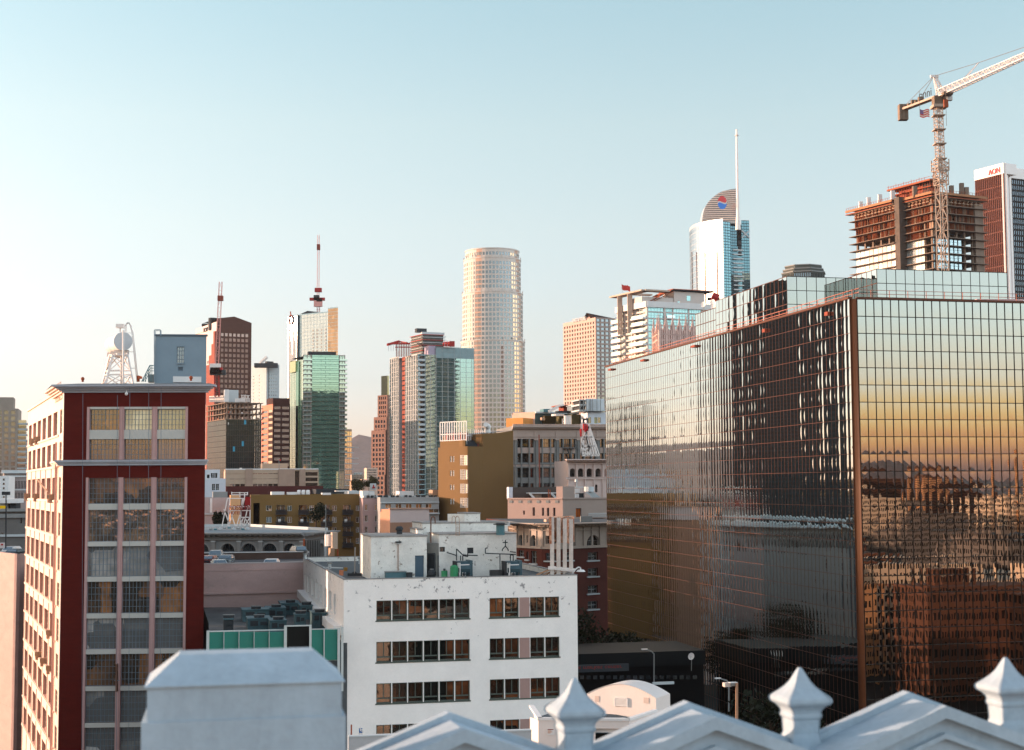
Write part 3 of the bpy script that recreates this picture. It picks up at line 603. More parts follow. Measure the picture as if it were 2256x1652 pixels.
# ================================================================ right side of the skyline
def spire_tower():
    d = 1250; B = P('cq', 497, 775, d); A = P('cq', 222, 870, d+62); z1 = B.z; root = thing('spire_tower', 'tall glass tower with curved sail crown, round red and blue emblem and long white spire', 'tower', up(B, 0)); mb = MB(); wins = []
    n = 9; ar = []
    for i in range(n+1):
        t = i/n; p = up(A.lerp(B, t), 0)+Vector((-1, -.6, 0)).normalized()*math.sin(math.pi*t)*9; ar.append(p)
    fh = 24*.26673/FD*d; 
    for i in range(n):
        f = Face(ar[i], ar[i+1]); zt = zat('cq', 868-92*((i+.5)/n)**.8, f.p)
        facade(mb, wins, f, 0, zt, grid(spread(f.L, 2, .96), levels(zt, 5, fh*2, fh*1.88, fh*1.2)), MQ, GSKY, rec=.12)
        if i in (2, 4, 6, 8): f.box(mb, 0, .7, 0, zat('cq', 1050, f.p), -.05, .25, MULL)
    # slightly flared right side, dark teal with white bands
    C1 = hit(B, 55, 'cq', 560); C2 = hit(C1, 75, 'cq', 612); C3 = hit(C2, 75, 'cq', 650); C4 = hit(C3, 80, 'cq', 715)
    zt = zat('cq', 795, C3)
    for j, (a, b, m, g, zz) in enumerate(((B, C1, DTL, GTEAL, zt-1), (C1, C2, DTL, GDTL, zt-4), (C2, C3, LTL, GTEAL, zt-22), (C3, C4, DTL, GTEAL, zt+1))):
        f = Face(a, b); facade(mb, wins, f, 0, zz, grid(spread(f.L, 3, .94), levels(zz, 5, fh, fh*.78, fh*.2)), m, g, rec=.15)
        if j == 2:
            for a_, b_ in levels(zz, 5, fh*1.55, .8, 3): f.box(mb, -4, f.L+1, a_, b_, 0, 1.5, WHITE)
            for y in (972, 1018, 1063): q = zat('cq', y, C3); f.box(mb, 1, f.L-.5, q-2, q+2, 0, .5, DGREY)
        if j == 3:
            for s_ in (0, 1): mb.beam(f.at(0 if s_ else f.L, zat('cq', 930, C3), .3), f.at(f.L if s_ else 0, zat('cq', 870, C3), .3), 1.2, LGREY)
    bk = [C4+az(-20)*40, A+Vector((10, 45, 0))]
    pl = [C4]+bk+[A]
    for a, b in zip(pl, pl[1:]): mb.poly([up(a, 0), up(b, 0), up(b, zt), up(a, zt)], DTL)
    mb.poly([up(p, zt-3) for p in ar+[C1, C2, C3, C4]+bk], DGREY)
    mb.build('wall', root); flush(root, wins)
    # sail
    prof = [(325, 802), (331, 755), (341, 705), (356, 668), (378, 636), (405, 606), (440, 577), (478, 553), (520, 539), (560, 529), (606, 523)]
    b = MB(); fr = [P('cq', x, y, d+22-(x-325)*.05) for x, y in prof]; q = P('cq', 606, 802, d+8); bt = [P('cq', x, 812, d+22-(x-325)*.05) for x, y in prof]
    for i in range(len(prof)-1):
        b.poly([bt[i], bt[i+1], fr[i+1], fr[i]], GSAIL); o = Vector((0, 16, 0)); b.poly([fr[i], fr[i+1], fr[i+1]+o, fr[i]+o], MQ)
        b.poly([bt[i]+o, bt[i+1]+o, fr[i+1]+o, fr[i]+o], GSAIL)
    b.poly([bt[-1], fr[-1], fr[-1]+Vector((0, 16, 0)), bt[-1]+Vector((0, 16, 0))], DTL)
    for y in range(548, 800, 17):
        xl = next((prof[i][0]+(prof[i+1][0]-prof[i][0])*(prof[i][1]-y)/max(1, prof[i][1]-prof[i+1][1]) for i in range(len(prof)-1) if prof[i+1][1] <= y <= prof[i][1]), 325)
        b.beam(P('cq', xl, y, d+21-(xl-325)*.05), P('cq', 606, y-7, d+7), .7, SAILB)
    b.build('crown', root)
    b = MB(); c = P('cq', 493, 640, d-4); u = Vector((1, 0, 0)); rx, rz = 38*.26686/FD*d, 56*.26686/FD*d
    def pt(a, s=1): return c+u*rx*s*math.cos(a)+Z1*rz*s*math.sin(a)
    n = 40; dv = [(-1+2*i/20, .32*math.sin(math.pi*2*i/20)*(1 if 1 else 0)) for i in range(21)]
    rot = .25
    def tr(x, z): return c+u*rx*(x*math.cos(rot)-z*math.sin(rot))+Z1*rz*(x*math.sin(rot)+z*math.cos(rot))
    def circ(a): return (math.cos(a), math.sin(a))
    def sc(v): return (v[0], v[1])
    up_ = [tr(*circ(math.pi*i/20)) for i in range(21)]; dn = [tr(*circ(-math.pi*i/20)) for i in range(21)]
    for (arc, m, sg, o) in ((up_, EMR, 1, 0), (dn, EMB, -1, 0)):
        for i in range(20):
            a0 = tr(math.cos(math.pi*i/20), .30*math.sin(2*math.pi*(i/20))*-1+.10*sg); a1 = tr(math.cos(math.pi*(i+1)/20), .30*math.sin(2*math.pi*((i+1)/20))*-1+.10*sg)
            b.poly([a0, arc[i], arc[i+1], a1], m)
    mid = [[tr(math.cos(math.pi*i/20), -.30*math.sin(2*math.pi*i/20)+s) for i in range(21)] for s in (.10, -.10)]
    for i in range(20): b.poly([mid[0][i], mid[0][i+1], mid[1][i+1], mid[1][i]], WHITE)
    b.build('emblem', root)
    b = MB(); p0, p1 = P('cq', 625, 865, d-6), P('cq', 613, 80, d-6); b.tube(p0, p1, 1.5, WSPIRE, r1=.8, n=12); b.tube(p1, P('cq', 612, 35, d-6), 1.2, WSPIRE, r1=.8)
    b.tube(P('cq', 613, 88, d-6), P('cq', 613, 84, d-6), 1.8, WSPIRE); b.tube(P('cq', 624, 866, d-6), P('cq', 624, 760, d-6), 2.3, WSPIRE, r1=1.8, n=12); b.build('spire', root)
MQ = M('silver_frame', (.46, .48, .49), rough=.4, metal=.3, var=.04); GSKY = G('sky_mirror_glass', (.20, .25, .28), (.26, .30, .32), .55, (.72, .82, .88), wave=.01, cell=.1)
DTL = M('teal_frame', (.08, .13, .15), rough=.5); LTL = M('light_teal_frame', (.24, .34, .37), rough=.5); GDTL = G('deep_teal_glass', (.01, .03, .035), (.02, .04, .045), .15, (.4, .7, .8)); GSAIL = G('sail_glass', (.10, .10, .105), (.14, .14, .145), .2, (.9, .88, .88), cell=.15)
SAILB = M('sail_band', (.46, .42, .40)); EMR = M('emblem_red', (.70, .12, .12), rough=.5); EMB = M('emblem_blue', (.12, .30, .68), rough=.5); WSPIRE = M('white_spire', (.78, .70, .66), rough=.5)
spire_tower()

def octagon():
    d = 900; c = P('cg', 1082, 110, d); root = thing('octagonal_tower', 'dark grey tower top with chamfered corners peeking over the mirrored building', 'tower', up(c, 0)); mb = MB(); wins = []
    rr = (X('cg', 1195)-X('cg', 968))/2/FD*d
    for (k, y0, y1, s) in ((0, 75, 95, .84), (1, 95, 112, .93), (2, 112, 400, 1)):
        pl = [up(c, 0)+Vector((math.cos(a)*rr*s*1.05, math.sin(a)*rr*s*1.05, 0)) for a in [math.pi/8+i*math.pi/4-.25 for i in range(8)]]; z1 = zat('cg', y0, up(c, 0)-Vector((0, rr, 0))); z0 = zat('cg', y1, up(c, 0)-Vector((0, rr, 0))) if k < 2 else 0
        for i in range(8):
            p, q = pl[i], pl[(i+1) % 8]; f = Face(p, q)
            facade(mb, wins, f, z0, z1, grid(spread(f.L, 8, .5), levels(z1, max(z0, 60), 3.6, 2.4, .8)), M('slate_stone', (.13, .14, .13)), GDARK, rec=.4)
            f.box(mb, 0, f.L, z1-.1, z1+.5, -.2, .5, GREY)
        mb.poly([up(p, z1-.2) for p in pl], ASPH)
    mb.build('wall', root); flush(root, wins)
octagon()

# ---------------------------------------------------------------- big concrete tower under construction
def concrete_tower():
    d = 650; B = P('cc', 650, 925, d); A = hit(B, -27.5, 'cc', 480); Cc = hit(B, 64, 'cc', 945); E = P('cc', 432, 955, A.y+1); E = hit(A-az(64)*3, -27.5, 'cc', 432); E2 = hit(E, -27.5, 'cc', 180)
    z1 = B.z; fh = 49*.36694/FD*d; root = thing('unfinished_high_rise', 'bare concrete high rise with orange formwork on top behind the tower crane', 'construction site', up(B, 0))
    fa, fb, fl = Face(A, B), Face(B, Cc), Face(E2, E); rnd = random.Random(8); mb = MB(); wins = []
    D2 = A+(Cc-B); L2 = E2+az(64)*22; L3 = E+az(64)*22
    zc = z1-5.2*fh; k = 0; z = z1-2.2
    sl = MB()
    while z > 3:
        ex = .9 + (.8 if k % 1 == 0 else 0); mb.prism([A-fb.u*0+fa.n*ex, B+fa.n*ex+fb.n*ex, Cc+fb.n*ex+fb.u*ex, D2], z-.28, z, CONC)
        mb.prism([E2-fl.u*2.2+fl.n*ex, E+fl.n*ex, L3, L2-fl.u*2.2], z-.28, z, CONC); z -= fh; k += 1
    for f, n in ((fa, 3), (fb, 6), (fl, 5)):
        for i in range(n+1):
            u = .6+(f.L-1.2)*i/n; f.box(mb, u-.45, u+.45, 3, z1-2.2, -1.8, -.9, CONC)
    fl.box(mb, fl.L-.2, fl.L+3.0, 3, z1+.5, -3, 1.0, CORE)
    mb.prism([fb.at(4, 0, -7), fb.at(fb.L-4, 0, -7), fb.at(fb.L-4, 0, -18), fb.at(4, 0, -18)], 3, z1+2, CORE); mb.prism([fl.at(4, 0, -6), fl.at(fl.L-1, 0, -6), fl.at(fl.L-1, 0, -14), fl.at(4, 0, -14)], 3, z1-3, CORE)
    fb.box(mb, fb.L-4.5, fb.L+.6, 3, z1-3.5, -3, .3, CONC)
    mb.build('frame', root)
    b = MB()
    for f, u0, u1 in ((fa, -1.5, fa.L+1.5), (fb, -1.5, fb.L+2), (fl, -4, fl.L-1)):
        f.box(b, u0, u1, z1-1.2, z1-.1, 1.3, 1.9, FORMW); f.box(b, u0, u1, z1-2.3, z1-1.9, -1, 1.9, RUST)
        f.box(b, u0, u1, z1-.12, z1, -9, 1.3, FORMW)
        for i in range(int((u1-u0)/1.6)): f.box(b, u0+i*1.6, u0+i*1.6+.12, z1, z1+1.1, 1.2, 1.32, RUST)
        f.box(b, u0, u1, z1+1.0, z1+1.1, 1.2, 1.3, RUST)
    b.build('edge_formwork', root)
    b = MB()
    for f, lo in ((fa, 5.0), (fb, 4.9), (fl, 4.9)):
        kk = 0; z = z1-2.2-fh
        while z > z1-2.2-fh*lo:
            for i in range(int(f.L/.75)):
                u = i*.75+rnd.random()*.3; 
                if rnd.random() < .8: f.box(b, u, u+.13, z, z+fh-.3, -.3-rnd.random()*4, -.2, PROP if rnd.random() < .8 else TAN)
            for i in range(8):
                u = rnd.random()*f.L*.95; f.box(b, u, u+1+rnd.random()*2.5, z, z+.5+rnd.random()*1.4, -3, -2.4, rnd.choice((RUST, TAN, WSTEEL, PROP)))
            z -= fh
        # truss under the top deck
        for i in range(int(f.L/2.4)):
            f.box(b, i*2.4+.3, i*2.4+2.0, z1-4.4, z1-4.1, .3, .6, TAN); f.box(b, i*2.4+.3, i*2.4+2.0, z1-2.9, z1-2.7, .3, .6, TAN)
            b.beam(f.at(i*2.4+.4, z1-4.3, .5), f.at(i*2.4+1.9, z1-2.8, .5), .16, TAN)
    b.build('shoring_prop', root, kind='stuff')
    # glazed floors below
    nb = MB(); z = z1-2.2-fh*5
    while z > 60:
        for f, cols, m in ((fa, spread(fa.L-6, 6, .9, .3), None), (fb, [(a, b_) for a, b_ in spread(fb.L, 12, .8) if b_ < fb.L*.62], None), (fl, spread(fl.L-1, 9, .9, .3), None)):
            for i, (a, b_) in enumerate(cols):
                gm = GSITE if (f is not fl or i < 3) else (WPAN if (i+int(z)) % 3 else GSITE)
                w_ = dict(fc=f, r=(a, b_, z-fh+.35, z-.3), rec=.5, gm=gm, fm=WHITE if f is not fb else DTL, bars=(3, 2), bw=.12, name='window', area=(b_-a)*fh/f.at(0, 0).length**2*(.4 if f is fb else .3)); wins.append(w_)
        z -= fh
    flush(root, wins)
    # top penthouse formwork with red deck
    b = MB(); a = P('cc', 432, 905, d+30); T = P('cc', 640, 850, d+6); f = Face(hit(T, -27.5, 'cc', 400), T); z2 = T.z; g = Face(T, hit(T, 64, 'cc', 700))
    for ff, l in ((f, f.L), (g, g.L)):
        ff.box(b, -1, l+1, z2-.8, z2, -9, 1.5, REDF); ff.box(b, -1, l+1, z2+.9, z2+1.05, 1.3, 1.45, RUST); ff.box(b, 0, l, z2-3.2, z2-2.8, -6, 0, RUST)
        for i in range(int(l/1.7)): ff.box(b, i*1.7, i*1.7+.14, z2, z2+1.2+.5*(i % 3 == 0), 1.3, 1.45, RUST); ff.box(b, i*1.7, i*1.7+.2, z1-.5, z2-.8, -.6, -.4, RUST)
        ff.box(b, l*.15, l-1, z1-.5, z2-1.6, -6, -1.5, DGREY if ff is g else BR3)
    b.build('core_formwork', root)
    text(root, 'IT WAY', g, .5, g.L*.55, z2-.4, z2+1.2, DGREY, n=1.9, ext=.03)
    b = MB()
    for x, y in ((412, 935), (335, 958), (268, 975), (220, 1000), (545, 908), (765, 905), (826, 890), (855, 915)):
        q = P('cc', x, y, d+8 if x > 440 else E.y+4+(432-x)*.10); h = 4 if x != 826 else 7; b.box(q.x-.9, q.y-.9, z1-1, q.x+.9, q.y+.9, q.z+1.2, WHITE if x < 700 and x != 545 else CONC)
    b.build('column_form', root)
CORE = M('core_concrete', (.16, .13, .11), var=.3); FORMW = M('formwork_board', (.40, .22, .13), var=.2); REDF = M('red_formwork', (.35, .13, .07)); PROP = M('orange_prop', (.34, .14, .07), var=.3); WPAN = M('white_wrap', (.72, .66, .60), var=.15)
GSITE = G('site_glass', (.20, .25, .26), (.40, .44, .44), .35, (.85, .97, 1), cell=.5)
concrete_tower()

def dark_ribbed():
    d = 1000; B = P('cc', 1080, 752, d); A = hit(B, -27.5, 'cc', 905); Bq = hit(B, 30, 'cc', 1112); Cc = hit(Bq, 64, 'cc', 1320)
    root = thing('ribbed_tower', 'dark brown ribbed tower with white top band and red lettering at the right edge', 'tower', up(B, 0)); mb = MB(); wins = []
    f, g = Face(A, B), Face(Bq, Cc); zt = B.z; zb = zat('cc', 815, B); st = M('brown_rib', (.26, .125, .095)); s2 = M('dark_rib', (.05, .045, .045))
    facade(mb, wins, f, 0, zb, grid(spread(f.L, 15, .5, .5), levels(zb, 5, 8, 7.2, .5)), st, GBRN, rec=.4); facade(mb, wins, g, 0, zb, grid(spread(g.L, 17, .62, .5), levels(zb, 5, 4.0, 2.8, 1)), s2, GDARK, rec=.4)
    for i in range(16): f.box(mb, .5+(f.L-1)*i/15-.2, .5+(f.L-1)*i/15+.2, 0, zb, .02, .5, st)
    for q, l in ((f, f.L), (g, g.L)): q.box(mb, 0, l, zb, zt, -12, .6, WAON)
    pl = [up(B, 0), up(Bq, 0)]
    D2 = A+(Cc-Bq); 
    for a, b in ((Cc, D2), (D2, A)): mb.poly([up(a, 0), up(b, 0), up(b, zt), up(a, zt)], s2)
    mb.poly([up(p, zt-.3) for p in (A, B, Bq, Cc, D2)], ASPH)
    mb.build('wall', root)
    b = MB(); c = (up(B, 0)+up(Bq, 0))/2
    h = Face(B, Bq); h.box(b, .3, h.L*.42, 0, zt, -2, 1.2, WAON); h.box(b, h.L*.58, h.L-.2, 0, zt, -2, 1.2, WAON); h.box(b, h.L*.42, h.L*.58, 0, zt, -2, .2, BR3); h.box(b, h.L, h.L+1.6, 0, zb, -1, .8, s2); b.build('corner_pier', root)
    flush(root, wins); text(root, 'AON', f, f.ux('cc', 1003, 220), f.ux('cc', 1072, 220), zat('cc', 806, B), zat('cc', 768, B)-.5, EMR, n=.9, ext=.3)
WAON = M('white_band', (.80, .74, .70), var=.03)
dark_ribbed()

def big_crane():
    d = 620; m0, m1, m2 = P('cc', 716, 1470, d), P('cc', 700, 800, d), P('cc', 683, 385, d); root = thing('tower_crane', 'tall white tower crane with long jib beside the bare concrete high rise', 'crane', up(m0, 0))
    s = Vector((1, .3, 0)); w_ = 46*.36694/FD*d
    b = MB(); b.lattice(up(m0, 0), m1, w_*1.05, CRM, nseg=34, t=.28, side=s); b.build('lower_mast', root)
    b = MB(); b.lattice(m1, m2, w_*.85, CRM, nseg=24, t=.22, side=s)
    for y in (470, 555, 640, 730): q = P('cc', 690+(y-555)*.04, y, d); b.box(q.x-2.4, q.y-2.4, q.z-.2, q.x+2.4, q.y+2.4, q.z+.2, CRM)
    q = P('cc', 698, 775, d); b.lattice(q-Vector((0, 0, 2)), q+Vector((0, 0, 3)), w_*1.6, CRM, nseg=3, t=.3, side=s); q = P('cc', 703, 860, d); b.lattice(q-Vector((0, 0, 2)), q+Vector((0, 0, 6)), w_*1.35, CRM, nseg=4, t=.3, side=s)
    b.build('upper_mast', root)
    j0 = P('cc', 690, 338, d); z = j0.z; t0 = PZ('cc', 1201, 112, z); dr = (t0-j0).normalized(); t = t0+dr*22; c0 = PZ('cc', 476, 432, z-1.5)
    b = MB(); cab = j0+dr*0; b.box(cab.x-2.6, cab.y-2.2, z-5, cab.x+2.6, cab.y+2.2, z-1.2, CRD); b.box(cab.x-3.2, cab.y-2.8, z-6.2, cab.x+3.2, cab.y+2.8, z-5, CRM); b.box(cab.x+2.5, cab.y-3.4, z-3.6, cab.x+4.8, cab.y-1.4, z-.6, WHITE); b.build('slewing_unit', root)
    b = MB(); b.lattice(j0, t, 3.0, WSTEEL, w1=1.6, nseg=46, t=.24, side=Z1); q = j0+dr*6; b.box(q.x-2, q.y-2, z-2.2, q.x+2, q.y+2, z-.9, CRD); b.build('jib', root)
    b = MB(); ap = P('cc', 660, 232, d); 
    for dx in (-1.4, 1.6):
        b.beam(Vector((j0.x+dx, d-1.2, z)), ap+Vector((.3*dx, -.4, 0)), .45, WSTEEL); b.beam(Vector((j0.x+dx+2, d+1.2, z)), ap+Vector((.3*dx+.6, .4, 0)), .45, WSTEEL)
    for i in range(1, 7):
        f_ = i/7; p = Vector((j0.x-1.4, d-1.2, z)).lerp(ap, f_); q = Vector((j0.x+3.4, d+1.2, z)).lerp(ap, f_); b.beam(p, q, .25, WSTEEL); b.beam(p, Vector((j0.x+3.4, d+1.2, z)).lerp(ap, min(1, f_+.14)), .2, WSTEEL)
    b.box(ap.x-1.5, ap.y-.6, ap.z-.6, ap.x+1.9, ap.y+.6, ap.z+.5, WSTEEL); b.build('cat_head', root)
    b = MB(); dc = (c0-j0).normalized(); sd = dc.cross(Z1).normalized()
    for o in (-1, 1): b.beam(j0+sd*o-Z1*1, c0+sd*o, .9, CRM)
    b.beam(j0-Z1*1.2, c0, 1.6, CRM, h=.4)
    for i in range(5, 9):
        p = j0.lerp(c0, i/10); b.box(p.x-1.1, p.y-1.1, p.z, p.x+1.1, p.y+1.1, p.z+1.3+(i % 2)*.8, CRD)
    b.build('counter_jib', root)
    b = MB(); 
    for i in range(5): p = c0+dc*(.2+i*.0)+Vector((-1.6+i*.8, 0, 0)); b.box(p.x-.36, p.y-1.6, c0.z-4.8, p.x+.36, p.y+1.6, c0.z+2.2, CRD if i % 2 else CONC)
    b.build('counterweight', root)
    b = MB(); jt = j0+dr*((P('cc', 925, 240, d)-j0).length*.98); q = ray(X('cc', 930), Y('cc', 150)); q = CAM+q*(jt.y/q.y)
    b.beam(jt+Z1*1.5-dr*1.2, q, .4, WSTEEL); b.beam(jt+Z1*1.5+dr*1.2, q, .4, WSTEEL); b.build('jib_post', root)
    b = MB(); b.beam(ap, q, .16, DSTL); b.beam(q, t+Z1*2, .16, DSTL); b.beam(ap, jt+Z1*1.4-dr*20, .14, DSTL); b.beam(ap, c0+Z1*1, .14, DSTL); b.beam(ap, c0.lerp(j0, .4), .14, DSTL); b.build('stay_cable', root)
    h = P('cc', 732, 398, d-12); b = MB(); b.beam(h+Z1*7, h+Z1*1.5, .14, DSTL); b.box(h.x-.9, h.y-.5, h.z-1.5, h.x+.9, h.y+.5, h.z+1.8, RUST); b.beam(h-Z1*1.5, P('cc', 736, 530, d-12), .14, DSTL); b.build('hook_block', root)
    fs = Face(c0.lerp(j0, .42), c0.lerp(j0, .88)); lo = c0.lerp(j0, .6).z; text(root, 'onni', fs, fs.L*.2, fs.L*.95, lo+.6, lo+4.0, DGREY, n=1.2, ext=.05)
    fp = P('cc', 575, 428, d-1); b = MB(); W, H = 4.4, 3.4; f = Face(fp, fp+Vector((1, .1, 0)))
    for i in range(7):
        for j in range(6):
            a0, a1 = W*j/6, W*(j+1)/6; z0 = lambda a: fp.z-H*(i+1)/7-.5*math.sin(a*1.3)-.1*a; z1_ = lambda a: fp.z-H*i/7-.5*math.sin(a*1.3)-.1*a
            b.poly([f.at(a0, z0(a0), .4*math.sin(a0)), f.at(a1, z0(a1), .4*math.sin(a1)), f.at(a1, z1_(a1), .4*math.sin(a1)), f.at(a0, z1_(a0), .4*math.sin(a0))], FLB if (i < 4 and j < 2) else (FLR if i % 2 == 0 else FLW))
    b.beam(fp+Z1*8, fp-Z1*H, .12, DSTL)
    b.build('flag', None, label='striped red and white flag hanging under the counter jib of the tower crane', cat='flag')
CRM = M('crane_mast', (.46, .36, .29), rough=.5); CRD = M('crane_dark', (.22, .17, .13)); DSTL = M('steel_cable', (.20, .17, .15), rough=.5); FLR = M('flag_red', (.60, .10, .08)); FLW = M('flag_white', (.70, .62, .56)); FLB = M('flag_blue', (.25, .18, .30))
big_crane()
def luffing(k, d, pts, cab, label, w_):
    base = P(k, pts[0][0], pts[0][1], d); root = thing('luffing_crane', label, 'crane', base)
    a, b_, c = [P(k, x, y, d) for x, y in pts]; b = MB(); b.lattice(a, b_, w_*1.25, REDST, nseg=int((b_-a).length/6)+3, t=w_*.11, side=Vector((1, 0, 0))); b.build('mast', root)
    b = MB(); b.lattice(b_, c, w_, PINKC, w1=w_*.85, nseg=int((c-b_).length/5), t=w_*.075, side=Vector((1, 0, 0)))
    b.build('boom', root)
    b = MB()
    for (x, y, w2, h2, m) in cab: q = P(k, x, y, d-1); b.box(q.x-w2/2, q.y-1.5, q.z-h2/2, q.x+w2/2, q.y+1.5, q.z+h2/2, m)
    b.build('machine_deck', root)
PINKC = M('crane_pink', (.66, .36, .32), rough=.5)
luffing('c3', 1060, [(1083, 760), (1078, 600), (1082, 80)], [(1072, 612, 11, 2, REDST), (1066, 602, 4, 4, DGREY), (1090, 622, 4, 2, REDST), (1080, 537, 5, 3, REDST), (1079, 640, 6, 6, PINKC), (1082, 182, 2.2, 4, BR3)], 'red and white luffing crane boom rising above the pale blue hotel tower', 1.5)
luffing('c3', 860, [(245, 1420), (240, 1190), (274, 467)], [(228, 1180, 6, 5, WSTEEL), (240, 1205, 7, 4, REDST), (250, 1218, 9, 3, DGREY), (272, 605, 3, 3, BR3)], 'red lattice luffing crane standing in front of the dark granite tower', 2.0)

# ---------------------------------------------------------------- balconied white apartment tower
def apartments():
    d = 650; B = P('cr', 800, 340, d); A = hit(B, -27.5, 'cr', 552); Cc = hit(B, 66, 'cr', 1345); z1 = B.z; fh = 55*.26673/FD*d
    root, mb, wins = shell('apartment_tower', 'white apartment tower with stacked balconies, roof pergola and teal windows behind the mirrored building', 'building', A, B, Cc, A+(Cc-B), z1)
    f, g = Face(A, B), Face(B, Cc); D2 = A+(Cc-B); wl = M('warm_white_wall', (.58, .52, .48), var=.05)
    rr = levels(z1, 5, fh, fh-.9, .75)
    facade(mb, wins, f, 0, z1, grid([(f.L*a, f.L*b) for a, b in ((.03, .2), (.27, .48), (.5, .56), (.62, .95))], rr), wl, GTQ, rec=1.0, bars=(4, 2), fm=WHITE, bw=.14)
    facade(mb, wins, g, 0, z1, grid([(g.L*a, g.L*b) for a, b in ((.02, .25), (.28, .38), (.4, .62), (.64, .82))], [(a-.5, b) for a, b in rr]), wl, GTQ2, rec=.3, bars=(5, 2), fm=LTL, bw=.12)
    for f_, a, b_ in ((f, 0, f.L), (g, 0, g.L)): f_.box(mb, a-.3, b_+.3, z1-1.5, z1+1.2, -.4, .8, WHITE)
    for a, b_ in ((Cc, D2), (D2, A)): mb.poly([up(a, 0), up(b_, 0), up(b_, z1), up(a, z1)], wl)
    mb.poly([up(p, z1) for p in (A, B, Cc, D2)], wl)
    for i, (a, b_) in enumerate(rr): g.box(mb, g.L*.645, g.L, a-.8, a-.5, .02, .3, wl)
    mb.build('wall', root); flush(root, wins)
    for i, (a, b_) in enumerate(rr[:12]):
        for u0, u1, q, e in (((f.L*-.07, f.L*.24, f, 2.2), (f.L*.58, f.L*.99, f, 2.2)) if i else ()) + (((g.L*.27, g.L*.39, g, 1.8),) if i in (1, 3, 5) else ()):
            m = MB(); q.box(m, u0, u1, a-.9, a-.2, .05, e, WHITE); q.box(m, u0, u1, a-.2, a+.85, e-.15, e, GTQ); m.build('balcony', root)
    b = MB(); z2 = zat('cr', 262, f.at(f.L*.5, 0)); f.box(b, f.L*-.1, f.L*.98, z2, z2+.7, -2.5, 2.5, TANL); g.box(b, -1, g.L*.33, z2, z2+.7, -3.5, 1, TANL); g.box(b, -1, g.L*.30, z2, z2+.7, -16, -13, TANL)
    for q in (f.at(f.L*.2, 0, 1.5), f.at(f.L*.55, 0, 1.7)): b.box(q.x-1.1, q.y-1, z1-(6 if q == 0 else 12), q.x+1.1, q.y+1, z2, TANL)
    b.build('roof_pergola', root)
    b = MB(); zp = zat('cr', 235, g.at(g.L*.5, 0)); u0, u1, u2 = g.ux('cr', 1040, 140), g.ux('cr', 1290, 140), g.ux('cr', 780, 130)
    b.prism([g.at(u0, 0, -2), g.at(u1, 0, -2), g.at(u1, 0, -12), g.at(u0, 0, -12)], z1+1, zp, wl); zq = zat('cr', 275, g.at(0, 0)); b.prism([g.at(u2, 0, -2.5), g.at(u0, 0, -2.5), g.at(u0, 0, -12), g.at(u2, 0, -12)], z1+1, zq, wl)
    g.box(b, u0-1.5, u1+4, zp+.3, zp+.7, -13, -.5, DGREY)
    for i in range(34): u = u0-1.5+(u1-u0+5.5)*i/33; g.box(b, u, u+.2, zp+.7, zp+1, -13, -.2, RUST)
    for i in range(14): q = i/13; g.box(b, u0-(u0-u2)*.62*q-2, u0-(u0-u2)*.62*q-1.6, zp-q*5, zp-q*5+.4, -12, -1.5, RUST)
    b.beam(g.at(u0, zp+.2, -1.8), g.at(u0-(u0-u2)*.65, zp-5, -1.8), .3, RUST)
    for x0, y0, x1, y1 in ((1148, 270, 1178, 312), (1072, 317, 1090, 335)): r = g.rect('cr', x0, y0, x1, y1); g.box(b, r[0], r[1], r[2], r[3], -2, -1.9, GTQ2)
    b.build('penthouse', root)
GTQ = G('balcony_glass', (.10, .16, .15), (.34, .36, .32), .4, (.85, 1, .95), cell=.5); GTQ2 = G('turquoise_glass', (.06, .17, .16), (.14, .26, .24), .40, (.42, .60, .60), wave=.03, cell=.3); TANL = M('tan_pergola', (.50, .40, .33))
apartments()
b = MB(); p = P('cr', 598, 250, 655); b.beam(p, P('cr', 590, 178, 655), .25, WHITE); q = P('cr', 590, 180, 655); f_ = Face(q, q+Vector((1, .2, 0)))
for i in range(4): b.poly([f_.at(i, q.z-2.2-i*.3-.3*math.sin(i*1.6), 0), f_.at(i+1, q.z-2.5-i*.3-.3*math.sin(i*1.6+1.6), .3), f_.at(i+1, q.z-i*.3-.3*math.sin(i*1.6+1.6), .3), f_.at(i, q.z-i*.3-.3*math.sin(i*1.6), 0)], FLR)
b.build('flagpole', None, label='thin pole with small red flag on the roof of the white apartment tower', cat='flagpole')
def dish(k, x, y, d, r, label, pole=6):
    c = P(k, x, y, d); root = thing('satellite_dish', label, 'satellite dish', c-Z1*pole); b = MB(); n = 16; dr = Vector((-.6, -.75, .3)).normalized(); u = dr.cross(Z1).normalized(); v = u.cross(dr)
    pr = None
    for s, t in ((.02, -.3), (.5, -.22), (1, 0)):
        rg = [c+(u*math.cos(2*math.pi*i/n)+v*math.sin(2*math.pi*i/n))*r*s+dr*t*r for i in range(n)]
        if pr:
            for i in range(n): b.poly([pr[i], pr[(i+1) % n], rg[(i+1) % n], rg[i]], WHITE)
        pr = rg
    b.build('reflector', root); b = MB(); b.beam(c-dr*r*.3, c-Z1*pole, r*.14, GREY); b.beam(c-dr*r*.2-v*r*.9, c+dr*r*.6, r*.06, GREY); b.build('stand', root)
dish('cr', 1266, 345, 300, .62, 'round dish antenna on a tall pole left of the upper mirrored block, the free-standing one', 8)
dish('cr', 1340, 325, 300, .62, 'round dish antenna at the edge of the upper mirrored block, higher of two', 8)
dish('cr', 1347, 362, 299, .6, 'round dish antenna at the edge of the upper mirrored block, lower of two', 6)
b = MB(); b.tube(P('cr', 1340, 275, 420), P('cr', 1388, 296, 420), 1.2, REDST, n=10); b.beam(P('cr', 1300, 300, 422), P('cr', 1400, 300, 422), .8, DGREY); b.build('roof_pipe', None, label='thick red pipe on the roof line beside the white apartment tower', cat='pipe')

